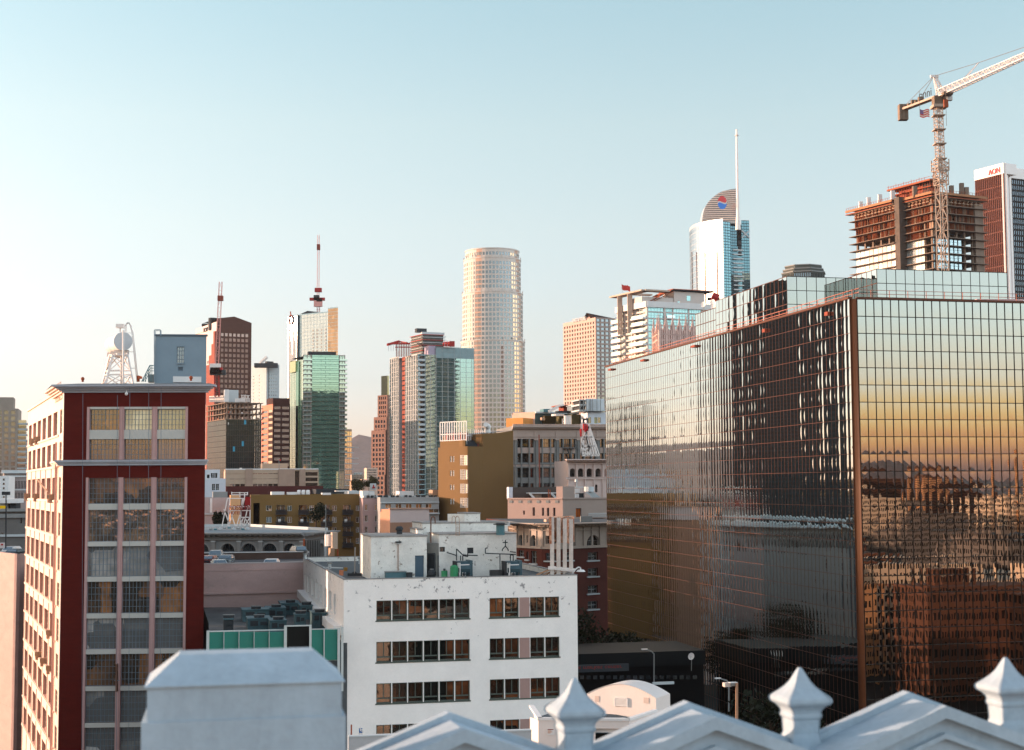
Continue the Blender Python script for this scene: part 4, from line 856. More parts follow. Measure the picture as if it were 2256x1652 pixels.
def gothic():
    d = 480; A, B, Cc = P('cr', 858, 600, d+12), P('cr', 900, 590, d), P('cr', 1215, 590, d+8); st = M('gothic_stone', (.58, .42, .37), var=.25, scale=.6); z1 = B.z; D2 = A+(Cc-B)
    root, mb, wins = shell('gothic_tower', 'pinkish brown ornate stone building crowned with spiky pinnacles behind the mirrored building', 'building', A, B, Cc, D2, z1)
    two_face(mb, wins, A, B, Cc, D2, 0, z1, grid(spread(Face(A, B).L, 2, .4), levels(z1, 5, 6, 4, 2)), grid(spread(Face(B, Cc).L, 12, .4), levels(z1, 5, 7, 4.5, 3)), st, st, GBRN, GBRN, rec=.8, arch=True)
    rnd = random.Random(4)
    for f, n in ((Face(A, B), 4), (Face(B, Cc), 17)):
        for i in range(n+1):
            u = f.L*i/n; big = i % 3 == 0; h = (6.5 if big else 3)*(1+rnd.random()*.15); ww = .9 if big else .5; e = .6
            c = f.at(u, 0, .3); 
            f.box(mb, u-ww/2, u+ww/2, 0, z1+h*.45, -.4, e, st); q = f.at(u, 0, .1); mb.tube(up(q, z1+h*.45), up(q, z1+h), ww*.6, st, r1=.08, n=4)
            for s_ in (-1, 1): qq = f.at(u+s_*ww*.7, 0, .1); mb.tube(up(qq, z1+h*.2), up(qq, z1+h*.62), ww*.28, st, r1=.05, n=4)
        for i in range(n*4): f.box(mb, f.L*i/(n*4), f.L*(i+.5)/(n*4), z1, z1+.9+.5*(i % 2), -.2, .25, st)
        f.box(mb, 0, f.L, z1-2.2, z1-1.6, 0, .5, st); f.box(mb, 0, f.L, z1-.2, z1+.1, 0, .6, st)
    mb.build('wall', root); flush(root, wins)
gothic()

# ---------------------------------------------------------------- mirrored curtain wall building
def mirror_pane_mesh(root, f, u0, u1, z0, z1, nu, nv, mat, cap, bulge, tilt, seed, name='glass_pane', nsub=4):
    rnd = random.Random(seed); pans = []; ct = [rnd.gauss(0, tilt) for _ in range(nu)]; cb_ = [bulge*rnd.uniform(.5, 1.5) for _ in range(nu)]
    for j in range(nv):
        for i in range(nu):
            a, b_ = u0+(u1-u0)*i/nu, u0+(u1-u0)*(i+1)/nu; c, e = z0+(z1-z0)*j/nv, z0+(z1-z0)*(j+1)/nv
            pans.append((i, j, a, b_, c, e, ct[i]+rnd.gauss(0, tilt*.4), rnd.gauss(0, tilt*.35), cb_[i]*rnd.uniform(.6, 1.3)))
    def add(mb, p):
        i, j, a, b_, c, e, tx, tz, bg = p; n = nsub; base = len(mb.v); k = mb.mi(mat)
        for y in range(n+1):
            for x in range(n+1):
                sx_, sy = x/n, y/n; h = bg*(1-(2*sx_-1)**2)*(1-(2*sy-1)**4) + tx*(sx_-.5)*(b_-a)*2+tz*(sy-.5)*(e-c)
                mb.v.append(tuple(f.at(a+(b_-a)*sx_, c+(e-c)*sy, h-.004)))
        for y in range(n):
            for x in range(n): q = base+y*(n+1)+x; mb.f.append((q, q+1, q+n+2, q+n+1)); mb.m.append(k)
    pans.sort(key=lambda p: (f.at(p[2], p[4])-CAM).length)
    for p in pans[:cap]: m = MB(); add(m, p); m.build(name, root, smooth=True)
    m = MB()
    for p in pans[cap:]: add(m, p)
    m.build(name, root, smooth=True, kind='stuff')
MIRL = G('mirror_glass_side', (.01, .01, .01), (.03, .03, .025), .96, (.62, .68, .66), rough=.004, cell=.1)
MIRR = G('mirror_glass_front', (.01, .01, .008), (.03, .025, .02), .94, (.272, .258, .235), rough=.004, cell=.1)
def mirrored():
    d = 170; B = P('D', 1871, 658, d); B2 = P('D', 1888, 658, d+.3); z1 = B.z; A = hit(B, -12.9, 'D', 1333.5); Cc = B2+az(77.1)*48
    root = thing('mirrored_building', 'huge bronze mirror glass building with gridded panes filling the right of the view', 'building', up(B, 0)); root2 = root
    f, g = Face(A, B), Face(B2, Cc); rows = 31; ph = 2.016; z0 = z1-rows*ph
    nl, nr = 92, 45
    mirror_pane_mesh(root, f, 0, f.L, z0, z1, nl, rows, MIRL, 45, .008, .001, 1)
    mirror_pane_mesh(root, g, 0, g.L, z0, z1, nr, rows, MIRR, 55, .003, .0012, 2)
    b = MB()
    for ff, n, w_ in ((f, nl, .05), (g, nr, .085)):
        for i in range(n+1): u = ff.L*i/n; ff.box(b, u-w_/2, u+w_/2, z0, z1, -.03, .010 if ff is f else .05, MULL if ff is f else DMUL)
        for j in range(rows+1): z = z0+j*ph; ff.box(b, 0, ff.L, z-w_/2, z+w_/2, -.03, .013 if ff is f else .07, MULL if ff is f else DMUL)
        ff.box(b, 0, ff.L, z1, z1+.25, -.4, .15, MULL)
    D2 = A+(Cc-B2)
    b.poly([up(p, z1-.1) for p in (A, B, B2, Cc, D2)], ASPH)
    for a, c in ((Cc, D2), (D2, A)): b.poly([up(a, 0), up(c, 0), up(c, z1), up(a, z1)], DMUL)
    f.box(b, 0, f.L, 0, z0, -1, 0, DMUL); g.box(b, 0, g.L, 0, z0, -1, 0, DMUL)
    b.build('mullion_grid', root)
    b = MB(); c = (up(B, 0)+up(B2, 0))/2+Vector((.02, .35, 0)); b.tube(up(c, 0), up(c, z1), .47, BRZ, n=28)
    o = b.build('corner_column', root, smooth=True)
    b = MB(); c2 = c+Vector((0, .7, 0)); b.box(c2.x-.62, c2.y, 0, c2.x+.62, c2.y+.4, z1, DGREY); b.build('corner_gap', root)
    b = MB()
    for ff, m in ((f, RAILP), (g, RAILP)):
        for hz in (.55, 1.0): ff.box(b, 0, ff.L, z1+.25+hz, z1+.31+hz, -1.3, -1.24, m)
        for i in range(int(ff.L/2.4)+1): ff.box(b, i*2.4, i*2.4+.06, z1, z1+1.3, -1.3, -1.24, m)
    b.build('roof_railing', root)
    b = MB()
    for x, y in ((512, 884), (783, 808), (1204, 692)):
        u = f.ux('cr', x, z1-1); z = zat('cr', y, f.at(u, 0)); f.box(b, u-.9, u+.9, z-.15, z+.15, .05, .5, BR3)
    u = f.ux('cg', 1217, z1-1); f.box(b, u-.4, u+.5, z1-1.35, z1-.9, .06, .4, BR3); u = f.ux('cg', 883, z1-1); f.box(b, u-.4, u+.5, z1-1.35, z1-.9, .06, .4, BR3)
    b.build('wall_lamp', root)
    # roof blocks
    def block(bx, by, dd, lx, rx, az_r, nm):
        q = P('D', bx, by, dd); a = hit(q, -12.9, 'D', lx); c = hit(q, az_r, 'D', rx); f1, g1 = Face(a, q), Face(q, c); zt = q.z; n1, n2 = max(2, round(f1.L/1.5)), max(2, round(g1.L/1.5)); nv = 5; h = 2.016*nv
        mirror_pane_mesh(root, f1, 0, f1.L, zt-h, zt, n1, nv, MIRL, 10, .005, .003, 5); mirror_pane_mesh(root, g1, 0, g1.L, zt-h, zt, n2, nv, MIRR, 20, .0025, .001, 6)
        m = MB()
        for ff, n in ((f1, n1), (g1, n2)):
            for i in range(n+1): u = ff.L*i/n; ff.box(m, u-.045, u+.045, zt-h, zt, -.02, .015, MULL if ff is f1 else DMUL)
            for j in range(nv+1): z = zt-h+j*2.016; ff.box(m, 0, ff.L, z-.045, z+.045, -.02, .022, MULL if ff is f1 else DMUL)
        e = a+(c-q); m.poly([up(p, zt-.1) for p in (a, q, c, e)], ASPH)
        for p0, p1 in ((c, e), (e, a)): m.poly([up(p0, zt-h), up(p1, zt-h), up(p1, zt), up(p0, zt)], DMUL)
        m.build(nm, root); return a, q, c, zt
    a, q, c, zt = block(1733, 608.8, 210, 1576.6, 1990, 77.1, 'roof_block_frame')
    q2 = P('D', 1577, 680, a.y); 
    block(1931.4, 592.2, 204, 1866, 2218.4, 77.1, 'roof_block_frame')
    q3 = up(a, 0); st = P('D', 1577, 677.5, a.y+.3); a3 = hit(st, -12.9, 'D', 1532); f3 = Face(a3, st); m = MB(); zt3 = st.z; nn = 8
    mirror_pane_mesh(root, f3, 0, f3.L, zt3-10, zt3, nn, 5, MIRL, 0, .005, .003, 9)
    for i in range(nn+1): u = f3.L*i/nn; f3.box(m, u-.045, u+.045, zt3-10, zt3, -.02, .015, MULL)
    for j in range(6): f3.box(m, 0, f3.L, zt3-j*2-.045, zt3-j*2+.045, -.02, .07, MULL)
    m.prism([a3+az(77)*.1, st+az(77)*.1, st+az(77)*20, a3+az(77)*20], zt3-10, zt3-.1, DMUL, top=ASPH); m.build('roof_block_frame', root)
DMUL = M('dark_bronze_mullion', (.035, .022, .015), rough=.45, metal=.3); RAILP = M('pink_rail', (.46, .22, .17))
mirrored()
b = MB(); p = P('D', 2148, 664, 182); q = P('D', 2250, 664, 184); b.beam(p, q, .9, M('pink_box', (.55, .38, .36)), h=.5); b.tube(q, q+(q-p).normalized()*1.4, .3, WHITE, r1=.05, n=8); b.build('window_washing_rig', None, label='flat pinkish window washing rig lying on the roof edge of the mirrored building', cat='rig')
# ================================================================ ground and hills
def ground():
    b = MB(); n = 24; b.box(-9000, -9000, -2, 9000, 11500, 0, M('asphalt_ground', (.028, .028, .03), var=.3, scale=.02, fine=.5)); b.build('ground', None, kind='structure')
    b = MB(); b.poly([Vector(p) for p in ((-60, 60, .02), (160, 98, .02), (160, 112, .02), (-60, 74, .02))], M('road_asphalt', (.035, .035, .037), var=.3)); 
    b.build('road', None, kind='structure')
    b = MB(); rnd = random.Random(2); hm = M('hill_scrub', (.17, .105, .085), var=.5, scale=.006, fine=.03); Yd = 7800; n = 90; pts = {}
    from mathutils import noise
    for r in range(14):
        for i in range(n+1):
            x = -5600+11200*i/n; y = Yd-1300+r*200; prof = 285+45*noise.noise(Vector((x/900, 0, 0)))+25*noise.noise(Vector((x/260, 3, 0))); k = min(1, r/9); z = prof*(k**1.2)*(1+.35*noise.noise(Vector((x/240, y/240, 1))))+30*noise.noise(Vector((x/90, y/120, 2)))*k if r else -5
            pts[r, i] = Vector((x, y, z))
    base = 0; k = b.mi(hm)
    for r in range(14):
        for i in range(n+1): b.v.append(tuple(pts[r, i]))
    for r in range(13):
        for i in range(n): q = r*(n+1)+i; b.f.append((q, q+1, q+n+2, q+n+1)); b.m.append(k)
    b.build('hills', None, kind='structure')
ground()
def leafball(mb, c, r, mat, n, rnd, leaf=.5, sz=1):
    for _ in range(n):
        while True:
            v = Vector((rnd.uniform(-1, 1), rnd.uniform(-1, 1), rnd.uniform(-1, 1)))
            if .25 < v.length < 1: break
        p = c+Vector((v.x*r, v.y*r, v.z*r*sz)); a = Vector((rnd.gauss(0, 1), rnd.gauss(0, 1), rnd.gauss(0, 1))).normalized(); u = a.orthogonal().normalized()*leaf*rnd.uniform(.5, 1.2); w_ = a.cross(u).normalized()*leaf*rnd.uniform(.4, .9)
        mb.poly([p-u, p-w_, p+u, p+w_], mat)
LEAF = M('leaf_green', (.024, .03, .014), var=.5, scale=.8, rough=.7); BARK = M('bark', (.10, .07, .05))
def tree(p, h, r, label, seed, n=700, leaf=.45, cat='tree', group=None, mat=None, sz=1.0):
    rnd = random.Random(seed); root = thing('street_tree', label, cat, p, group); b = MB(); b.tube(p, p+Z1*h*.55, h*.035, BARK, r1=h*.02, n=8)
    m = MB()
    for i in range(7):
        a = rnd.random()*6.28; q = p+Z1*h*rnd.uniform(.5, .85)+Vector((math.cos(a), math.sin(a), 0))*r*rnd.uniform(.2, .65); b.tube(p+Z1*h*.42, q, h*.014, BARK, r1=.03, n=5)
        leafball(m, q, r*rnd.uniform(.38, .6), mat or LEAF, n//7, rnd, leaf, sz)
    b.build('trunk', root); m.build('crown', root)

def simple(name, label, k, x0, y0, x1, d, depth, wm, a=77, cat='building', z0=0, rects=(), gm=None, rec=.3, lx=None, azl=-20, bars=None, fm=None, roof=None, par=.6, group=None, ybase=None, lrects=(), lm=None, side=None):
    """box building; front wall from column x0 to x1 (top at y0), optional left side wall out to column lx; rects in picture px"""
    B = P(k, x0, y0, d); Cc = hit(B, a, k, x1); z1 = B.z; f = Face(B, Cc); A = hit(B, azl, k, lx) if lx is not None else up(B, z1)-f.n*depth
    root = thing(name, label, cat, up((B+Cc)/2, z0), group); mb = MB(); wins = []
    facade(mb, wins, f, z0, z1, [f.rect(k, *r[:4])+((r[4],) if len(r) > 4 else ()) for r in rects], wm, gm or GROW, rec=rec, bars=bars, fm=fm)
    fl = Face(A, B); facade(mb, wins, fl, z0, z1, [fl.rect(k, *r[:4])+((r[4],) if len(r) > 4 else ()) for r in lrects], lm or wm, gm or GROW, rec=rec, bars=bars, fm=fm)
    D2 = A+(Cc-B)
    for p, q in ((Cc, D2), (D2, A)): mb.poly([up(p, z0), up(q, z0), up(q, z1), up(p, z1)], wm)
    mb.poly([up(p, z1-par) for p in (A, B, Cc, D2)], roof or ASPH)
    for p, q in ((A, B), (B, Cc), (Cc, D2), (D2, A)):
        g = Face(p, q); 
        if par > .2: mb.poly([g.at(0, z1-par, -.25), g.at(g.L, z1-par, -.25), g.at(g.L, z1, -.25), g.at(0, z1, -.25)], wm); mb.poly([g.at(0, z1, -.25), g.at(g.L, z1, -.25), g.at(g.L, z1, 0), g.at(0, z1, 0)], wm)
    return root, mb, wins, f, fl, z1
def done(root, mb, wins, nm='wall'): mb.build(nm, root); flush(root, wins)
def loose(name, label, cat, fn, group=None):
    b = MB(); fn(b); return b.build(name, None, label=label, cat=cat, group=group)

# far left pale tower
cols = [(x, x+31) for x in (-20, 30, 79)]
root, mb, wins, f, fl, z1 = simple('apartment_tower', 'pale beige apartment tower at the left edge of the view with rows of greenish windows', 'c0', -60, 795, 133, 700, 25, M('pale_beige', (.40, .34, .29)), a=75,
    rects=[(a, y, b_, y+29) for a, b_ in cols for y in range(811, 1400, 42)], gm=G('sage_glass', (.06, .08, .07), (.20, .22, .18), .12, cell=.4), rec=.5)
p = f.at(0, 0); u1 = f.ux('c0', 96, z1); zz = zat('c0', 712, p); mb.prism([f.at(0, 0, -.3), f.at(u1, 0, -.3), f.at(u1, 0, -14), f.at(0, 0, -14)], z1-1, zz, M('pale_beige', (0, 0, 0)))
for i, y in enumerate(range(880, 1300, 41)): z = zat('c0', y, f.at(f.L, 0)); f.box(mb, f.L, f.L+5, z-2.2, z-1.4, -8, -.5, LGREY); f.box(mb, f.L, f.L+3.6, z-5, z, -8, -2, GMID)
done(root, mb, wins)
# ornate grey building and neighbours under it
rects = [(x, y, x+5, y+h) for y, h in ((1327, 58), (1413, 42)) for x in range(65, 190, 11)]
root, mb, wins, f, fl, z1 = simple('ornate_building', 'grey ornate building with thin window slots and cornice left of the red brick building', 'c0', 30, 1272, 240, 330, 20, M('grey_stucco', (.34, .30, .29)), a=70, rects=rects, gm=GDARK, lx=20, azl=-30)
f.box(mb, -.6, f.L, z1, z1+.7, -.6, .9, LGREY); z = zat('c0', 1300, f.at(1, 0)); f.box(mb, -.3, f.L, z, z+.35, 0, .5, LGREY); z = zat('c0', 1398, f.at(1, 0)); f.box(mb, -.2, f.L, z, z+.3, 0, .3, LGREY); done(root, mb, wins)
root, mb, wins, f, fl, z1 = simple('white_building', 'narrow white building with flat bays behind the lamp post at the left edge', 'c0', -10, 1292, 62, 310, 20, WHITE, a=75, rects=[(20, y, 34, y+16) for y in range(1310, 1440, 32)], gm=GMID)
done(root, mb, wins)
loose('roof_canopy', 'white flat roof canopy with dark space below at the left edge above the car deck', 'canopy', lambda b: (fbox(b, 'c0', -30, 1462, 135, 1492, 270, 10, WHITE), fbox(b, 'c0', 70, 1488, 118, 1545, 272, 8, DGREY), fbox(b, 'c0', -30, 1492, 60, 1545, 273, 8, LGREY)))
loose('yellow_sign', 'plain yellow board at the left edge above the grey parapet', 'sign', lambda b: fbox(b, 'c0', -30, 1510, 46, 1545, 262, .3, M('yellow_paint', (.75, .50, .02))))
root, mb, wins, f, fl, z1 = simple('low_building', 'low dark grey building with corniced parapet behind the parked white car', 'c0', -30, 1545, 300, 258, 25, M('dim_stucco', (.20, .19, .18)), a=76, rects=[(150, 1560, 162, 1640), (10, 1710, 24, 1735)], gm=GDARK)
f.box(mb, -.5, f.L, z1-1.3, z1-.6, 0, .5, GREY); f.box(mb, -.5, f.L, z1-.2, z1+.3, -.4, .8, GREY); zz = zat('c1', 230, f.at(3, 0)); f.box(mb, 0, f.L, zz-.3, zz+.1, 0, .4, LGREY); done(root, mb, wins)
def lamp_left(b):
    pbeam(b, 'c1', [(38, 320), (40, 0)], 236, .16, DGREY); pbeam(b, 'c0', [(42, 1652), (44, 1420)], 236, .14, DGREY); q = P('c0', 44, 1418, 236); b.box(q.x-.55, q.y-.4, q.z-.3, q.x+.55, q.y+.4, q.z+.25, DGREY)
loose('lamp_post', 'thin dark lamp post with square head at the left edge of the car deck', 'lamp post', lamp_left)

# white-grey office block under construction towers and low buildings
bg = M('beige_concrete', (.46, .36, .28), var=.08); bk = GBRN
rects = [(350+43*i, y, 388+43*i, y+28) for i in range(3) for y in (612, 650, 690)] + [(540+42*i, y, 577+42*i, y+27) for i in range(5) for y in (602, 645, 687)] + [(975, y, 1075, y+30) for y in (595, 640, 684)] + [(888, 575+5, 922, 710)]
root, mb, wins, f, fl, z1 = simple('office_block', 'long low beige office block with strip windows in front of the dark towers', 'c4', 312, 574, 1082, 520, 30, bg, a=80, lx=300, azl=-35, rects=rects, gm=bk, rec=.8, lm=CREAM)
for y in (592, 636, 678): z = zat('c4', y, f.at(10, 0)); f.box(mb, 0, f.ux('c4', 748, z), z-.6, z+1.1, 0, .25, bg)
for x0, x1 in ((478, 538), (750, 885), (925, 972)): r = f.rect('c4', x0, 570, x1, 712); f.box(mb, r[0], r[1], r[2], r[3], .0, .5, M('tan_panel', (.40, .30, .24)))
f.box(mb, 0, f.L, z1-.1, z1+.3, -.5, .3, WHITE); done(root, mb, wins)
loose('roof_house', 'large beige plant house on top of the long low office block', 'roof structure', lambda b: fbox(b, 'c4', 615, 523, 826, 575, 540, 12, bg))
loose('roof_unit', 'small white roof units at the left end of the low office block', 'roof unit', lambda b: (fbox(b, 'c4', 408, 568, 475, 576, 523, 2, WHITE), fbox(b, 'c4', 432, 560, 450, 569, 523, 2, WHITE)))
def flg(b):
    pbeam(b, 'c4', [(757, 570), (755, 490)], 518, .2, GREY); b.poly([P('c4', x, y, 518) for x, y in ((756, 491), (772, 490), (772, 500), (756, 502))], FLR)
loose('flagpole', 'short grey flagpole with red flag on the roof of the low office block', 'flagpole', flg)
root, mb, wins, f, fl, z1 = simple('red_block', 'long flat dark red building in front of the low office block', 'c4', 318, 712, 1120, 470, 30, M('maroon_wall', (.13, .045, .04)), a=78); done(root, mb, wins)
loose('street_front', 'grey dark concrete podium at the foot of the green glass tower', 'building', lambda b: fbox(b, 'c4', 1062, 735, 1330, 775, 460, 25, DGREY))
# white houses
ws = M('cool_white_wall', (.52, .54, .57), var=.05)
root, mb, wins, f, fl, z1 = simple('white_house', 'small white house with two paired windows, the lower one beside the red brick building', 'c4', 100, 648, 315, 420, 15, ws, a=78, rects=[(200, 692, 228, 745), (233, 692, 260, 745)], gm=GMID, bars=(2, 3), fm=LGREY); done(root, mb, wins)
root, mb, wins, f, fl, z1 = simple('white_house', 'small white house with three narrow windows, the upper one beside the red brick building', 'c4', 100, 574, 268, 440, 15, ws, a=78, rects=[(194, 602, 208, 642), (212, 602, 224, 642), (228, 602, 246, 642), (160, 615, 182, 645)], gm=GDARK); done(root, mb, wins)
loose('roof_box', 'grey metal box on the roof in front of the lower white house', 'roof unit', lambda b: fbox(b, 'c4', 210, 757, 330, 806, 400, 6, GREY))
root, mb, wins, f, fl, z1 = simple('stucco_building', 'pinkish plain stucco building behind the three cypresses', 'c4', 100, 806, 352, 392, 15, M('pink_stucco', (.46, .38, .36)), a=78); r = f.rect('c4', 100, 935, 352, 945); f.box(mb, r[0], r[1], r[2], r[3], 0, .5, LGREY); r = f.rect('c4', 185, 812, 204, 930); f.box(mb, r[0], r[1], r[2], r[3], 0, .3, WHITE); done(root, mb, wins)
def cypress(x, i):
    p = P('c4', x, 1030, 380); root = thing('cypress', 'dark slim cypress, %s of three in a row beside the rooftop letter sign' % ('leftmost', 'middle one', 'rightmost')[i], 'tree', p, 'cypresses in a row'); b = MB(); rnd = random.Random(i); h = P('c4', x, 925, 380).z-p.z
    for j in range(8): leafball(b, p+Z1*h*(j+.6)/8.4, .95*(1-abs(j-3)/8), LEAF, 60, rnd, .28, 1.3)
    b.build('crown', root); t = MB(); t.tube(p-Z1*3, p+Z1*2, .15, BARK); t.build('trunk', root)
for i, x in enumerate((232, 268, 312)): cypress(x, i)

# brown balcony apartment building
mw = M('mustard_wall', (.23, .15, .065), var=.08, scale=.15)
GPANE = G('pale_room_glass', (.05, .06, .055), (.22, .24, .22), .25, cell=.5)
ys = [(870, 915), (965, 1012), (1050, 1092), (1140, 1186)]; rects = []
for y0, y1 in ys:
    for i, (x0, x1) in enumerate(((650, 695), (826, 861), (1005, 1041), (1194, 1230), (1391, 1436))): rects.append((x0, y0, x1, y1, dict(gm=GPANE if (i+y0) % 3 else GWARM)))
    for x0, x1 in ((735, 806), (920, 990), (1105, 1175), (1285, 1350)): rects.append((x0, y0-3, x1, y1+26, dict(rec=1.2, gm=GWARM)))
root, mb, wins, f, fl, z1 = simple('apartment_building', 'mustard brown apartment building with small black balconies', 'c4', 597, 783, 1451, 385, 22, mw, a=79, rects=rects, bars=(2, 1), fm=WHITE, rec=.25)
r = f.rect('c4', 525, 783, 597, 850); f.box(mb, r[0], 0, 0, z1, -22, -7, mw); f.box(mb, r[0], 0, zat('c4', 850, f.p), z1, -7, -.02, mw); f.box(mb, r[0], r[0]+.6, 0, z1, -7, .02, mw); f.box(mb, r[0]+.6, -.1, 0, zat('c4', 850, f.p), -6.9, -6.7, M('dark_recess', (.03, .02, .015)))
done(root, mb, wins)
for yi, (y0, y1) in enumerate(ys):
    for x0, x1 in ((728, 822), (914, 1003), (1100, 1192), (1277, 1365)):
        rr = f.rect('c4', x0, y0+35, x1, y1+30); m = MB(); f.box(m, rr[0], rr[1], rr[2], rr[2]+.2, 0, 1.6, DGREY); n = 12
        f.box(m, rr[0], rr[1], rr[3]-.12, rr[3], 1.5, 1.6, DGREY)
        for i in range(n+1): u = rr[0]+(rr[1]-rr[0])*i/n; f.box(m, u-.05, u+.05, rr[2]+.2, rr[3]-.12, 1.5, 1.58, DGREY)
        for u in (rr[0], rr[1]-.08): f.box(m, u, u+.08, rr[3]-.12, rr[3], 0, 1.5, DGREY)
        f.box(m, rr[0]+.1, rr[1]-.1, rr[2]+.2, rr[2]+1.1, 1.40, 1.44, M('balcony_mesh', (.10, .05, .03)))
        if (x0+yi) % 3 == 0: f.box(m, rr[0]+.6, rr[0]+1.3, rr[2]+.2, rr[2]+1.9, .3, .7, WHITE)
        m.build('balcony', root)
for nm, x0, y0, x1, y1, lb in (('roof_unit', 693, 757, 800, 780, 'long white roof unit nearest the left on the mustard apartment building'), ('roof_unit', 826, 760, 905, 780, 'white roof box in the middle of the mustard apartment building roof'), ('roof_unit', 905, 762, 1010, 778, 'white round ended ducts on the mustard apartment building roof'), ('roof_unit', 1115, 766, 1185, 778, 'sunlit flat roof unit near the right of the mustard apartment building roof')):
    loose(nm, lb, 'roof unit', lambda b: (fbox(b, 'c4', x0, y0, x1, y1+6, 388, 4, WHITE)) if x0 != 905 else [b.tube(P('c4', x, 770, 389), P('c4', x+26, 770, 389), .9, WHITE) for x in (908, 945, 982)])
# roof letter sign on scaffold
def tall_lit(b): fbox(b, 'c4', 352, 785, 436, 1060, 384, 5, M('tan_sunlit_wall', (.62, .38, .22)))
loose('chimney_block', 'tall tan block catching the sun behind the rooftop letter sign', 'building', tall_lit)
def scaff():
    d = 345; root = thing('rooftop_sign', 'white scaffold with red letter boards standing on the arcaded roof', 'sign', P('c4', 410, 1040, d)); b = MB()
    for x0, y0, x1, y1 in ((285, 1040, 330, 810), (333, 1040, 350, 812), (350, 1040, 300, 900), (405, 1040, 472, 812), (462, 1040, 515, 812), (515, 1040, 518, 812), (433, 1040, 452, 812), (340, 1040, 395, 880), (395, 1040, 345, 900), (470, 1040, 515, 970), (515, 1040, 470, 970), (436, 1040, 462, 970), (462, 1040, 430, 970), (430, 968, 515, 968), (440, 940, 462, 812), (365, 782, 365, 762), (495, 782, 495, 762), (472, 812, 470, 762), (432, 800, 432, 762)): b.beam(P('c4', x0, y0, d), P('c4', x1, y1, d+(1 if x0 == x1 else 0)), .2, WSTEEL)
    for x0, x1, y in ((365, 495, 765), (365, 495, 782), (340, 518, 880), (330, 518, 812), (345, 518, 912)): b.beam(P('c4', x0, y, d), P('c4', x1, y, d), .18, WSTEEL)
    b.build('scaffold', root); lm = M('sign_letter_red', (.30, .03, .03)); fs = Face(P('c4', 338, 900, d-1), P('c4', 520, 900, d-1)); 
    text(root, 'ROSSLYN', fs, .2, fs.L, zat('c4', 908, fs.p), zat('c4', 870, fs.p), lm, ext=.12); text(root, 'HOTEL', fs, fs.L*.05, fs.L*.55, zat('c4', 945, fs.p), zat('c4', 920, fs.p), lm, ext=.12)
    fs2 = Face(P('c4', 475, 830, d-1), P('c4', 520, 830, d-1)); m = MB(); fs2.box(m, 0, fs2.L, zat('c4', 868, fs2.p), zat('c4', 800, fs2.p), 0, .2, lm); m.build('letter_board', root)
scaff()

# grey pink buildings right of the mustard building
pk = M('dusty_pink_wall', (.40, .30, .29), var=.06)
root, mb, wins, f, fl, z1 = simple('apartment_block', 'dusty pink apartment block with small windows between the mustard building and the rounded tan building', 'cb', 4, 775, 170, 380, 20, pk, a=79, rects=[(x, y, x+27, y+58) for x in (20, 110) for y in (827, 928, 1027)], gm=GWARM, bars=(2, 1), fm=WHITE); done(root, mb, wins)
root, mb, wins, f, fl, z1 = simple('grey_block', 'grey building with a band of warm lit windows left of the rounded tan building', 'cb', 160, 765, 690, 372, 22, M('grey_stone_wall', (.36, .35, .34), var=.06), a=79, rects=[(x, 824, x+56, 864) for x in (204, 298, 390, 480, 570)] + [(600, 870, 690, 905)], gm=GWARM, bars=(2, 1), fm=WHITE)
r = f.rect('cb', 200, 815, 690, 868); f.box(mb, r[0]-1, f.L, r[3], r[3]+.25, 0, .5, LGREY); r = f.rect('cb', 590, 905, 690, 915); f.box(mb, r[0]-1, f.L, r[2], r[3], 0, 1.2, LGREY); done(root, mb, wins)
for x0, y0, x1, y1, lb in ((0, 706, 60, 760, 'white plant box on the roof above the dusty pink block, leftmost'), (62, 715, 108, 765, 'small white plant box with vent above the dusty pink block'), (332, 709, 464, 757, 'wide white plant box with door on the grey building roof'), (633, 698, 690, 752, 'tan plant box next to the rounded tan building')):
    loose('roof_box', lb, 'roof unit', lambda b: fbox(b, 'cb', x0, y0, x1, y1+12, 382, 6, WHITE if x0 < 600 else TAN))
loose('roof_equipment', 'long dark row of low roof machines along the parapet behind the grey building', 'roof unit', lambda b: [fbox(b, 'cb', x, 750-(i % 3)*3, x+16, 768, 380+(i % 2)*3, 2, DGREY if i % 3 else LGREY) for i, x in enumerate(range(10, 660, 19))])
root, mb, wins, f, fl, z1 = simple('roof_house', 'small blocky house with white top and tan base, its left side sunlit orange', 'cb', 248, 872, 602, 300, 10, M('pale_pink_wall', (.60, .50, .47), var=.05), a=77, lx=158, azl=-50, lm=M('orange_sunlit_wall', (.66, .38, .26)))  # left wall colour carries the orange of the sunlight
r = f.rect('cb', 248, 990, 602, 1115); f.box(mb, 0, f.L, 5, r[3], 0, .06, M('tan_base', (.40, .25, .18))); r = f.rect('cb', 468, 988, 540, 1012); f.box(mb, r[0], r[1], r[2], r[3], .05, .12, DGREY); f.box(mb, -.2, f.L+.2, z1, z1+.25, -.5, .3, PINKST); done(root, mb, wins)

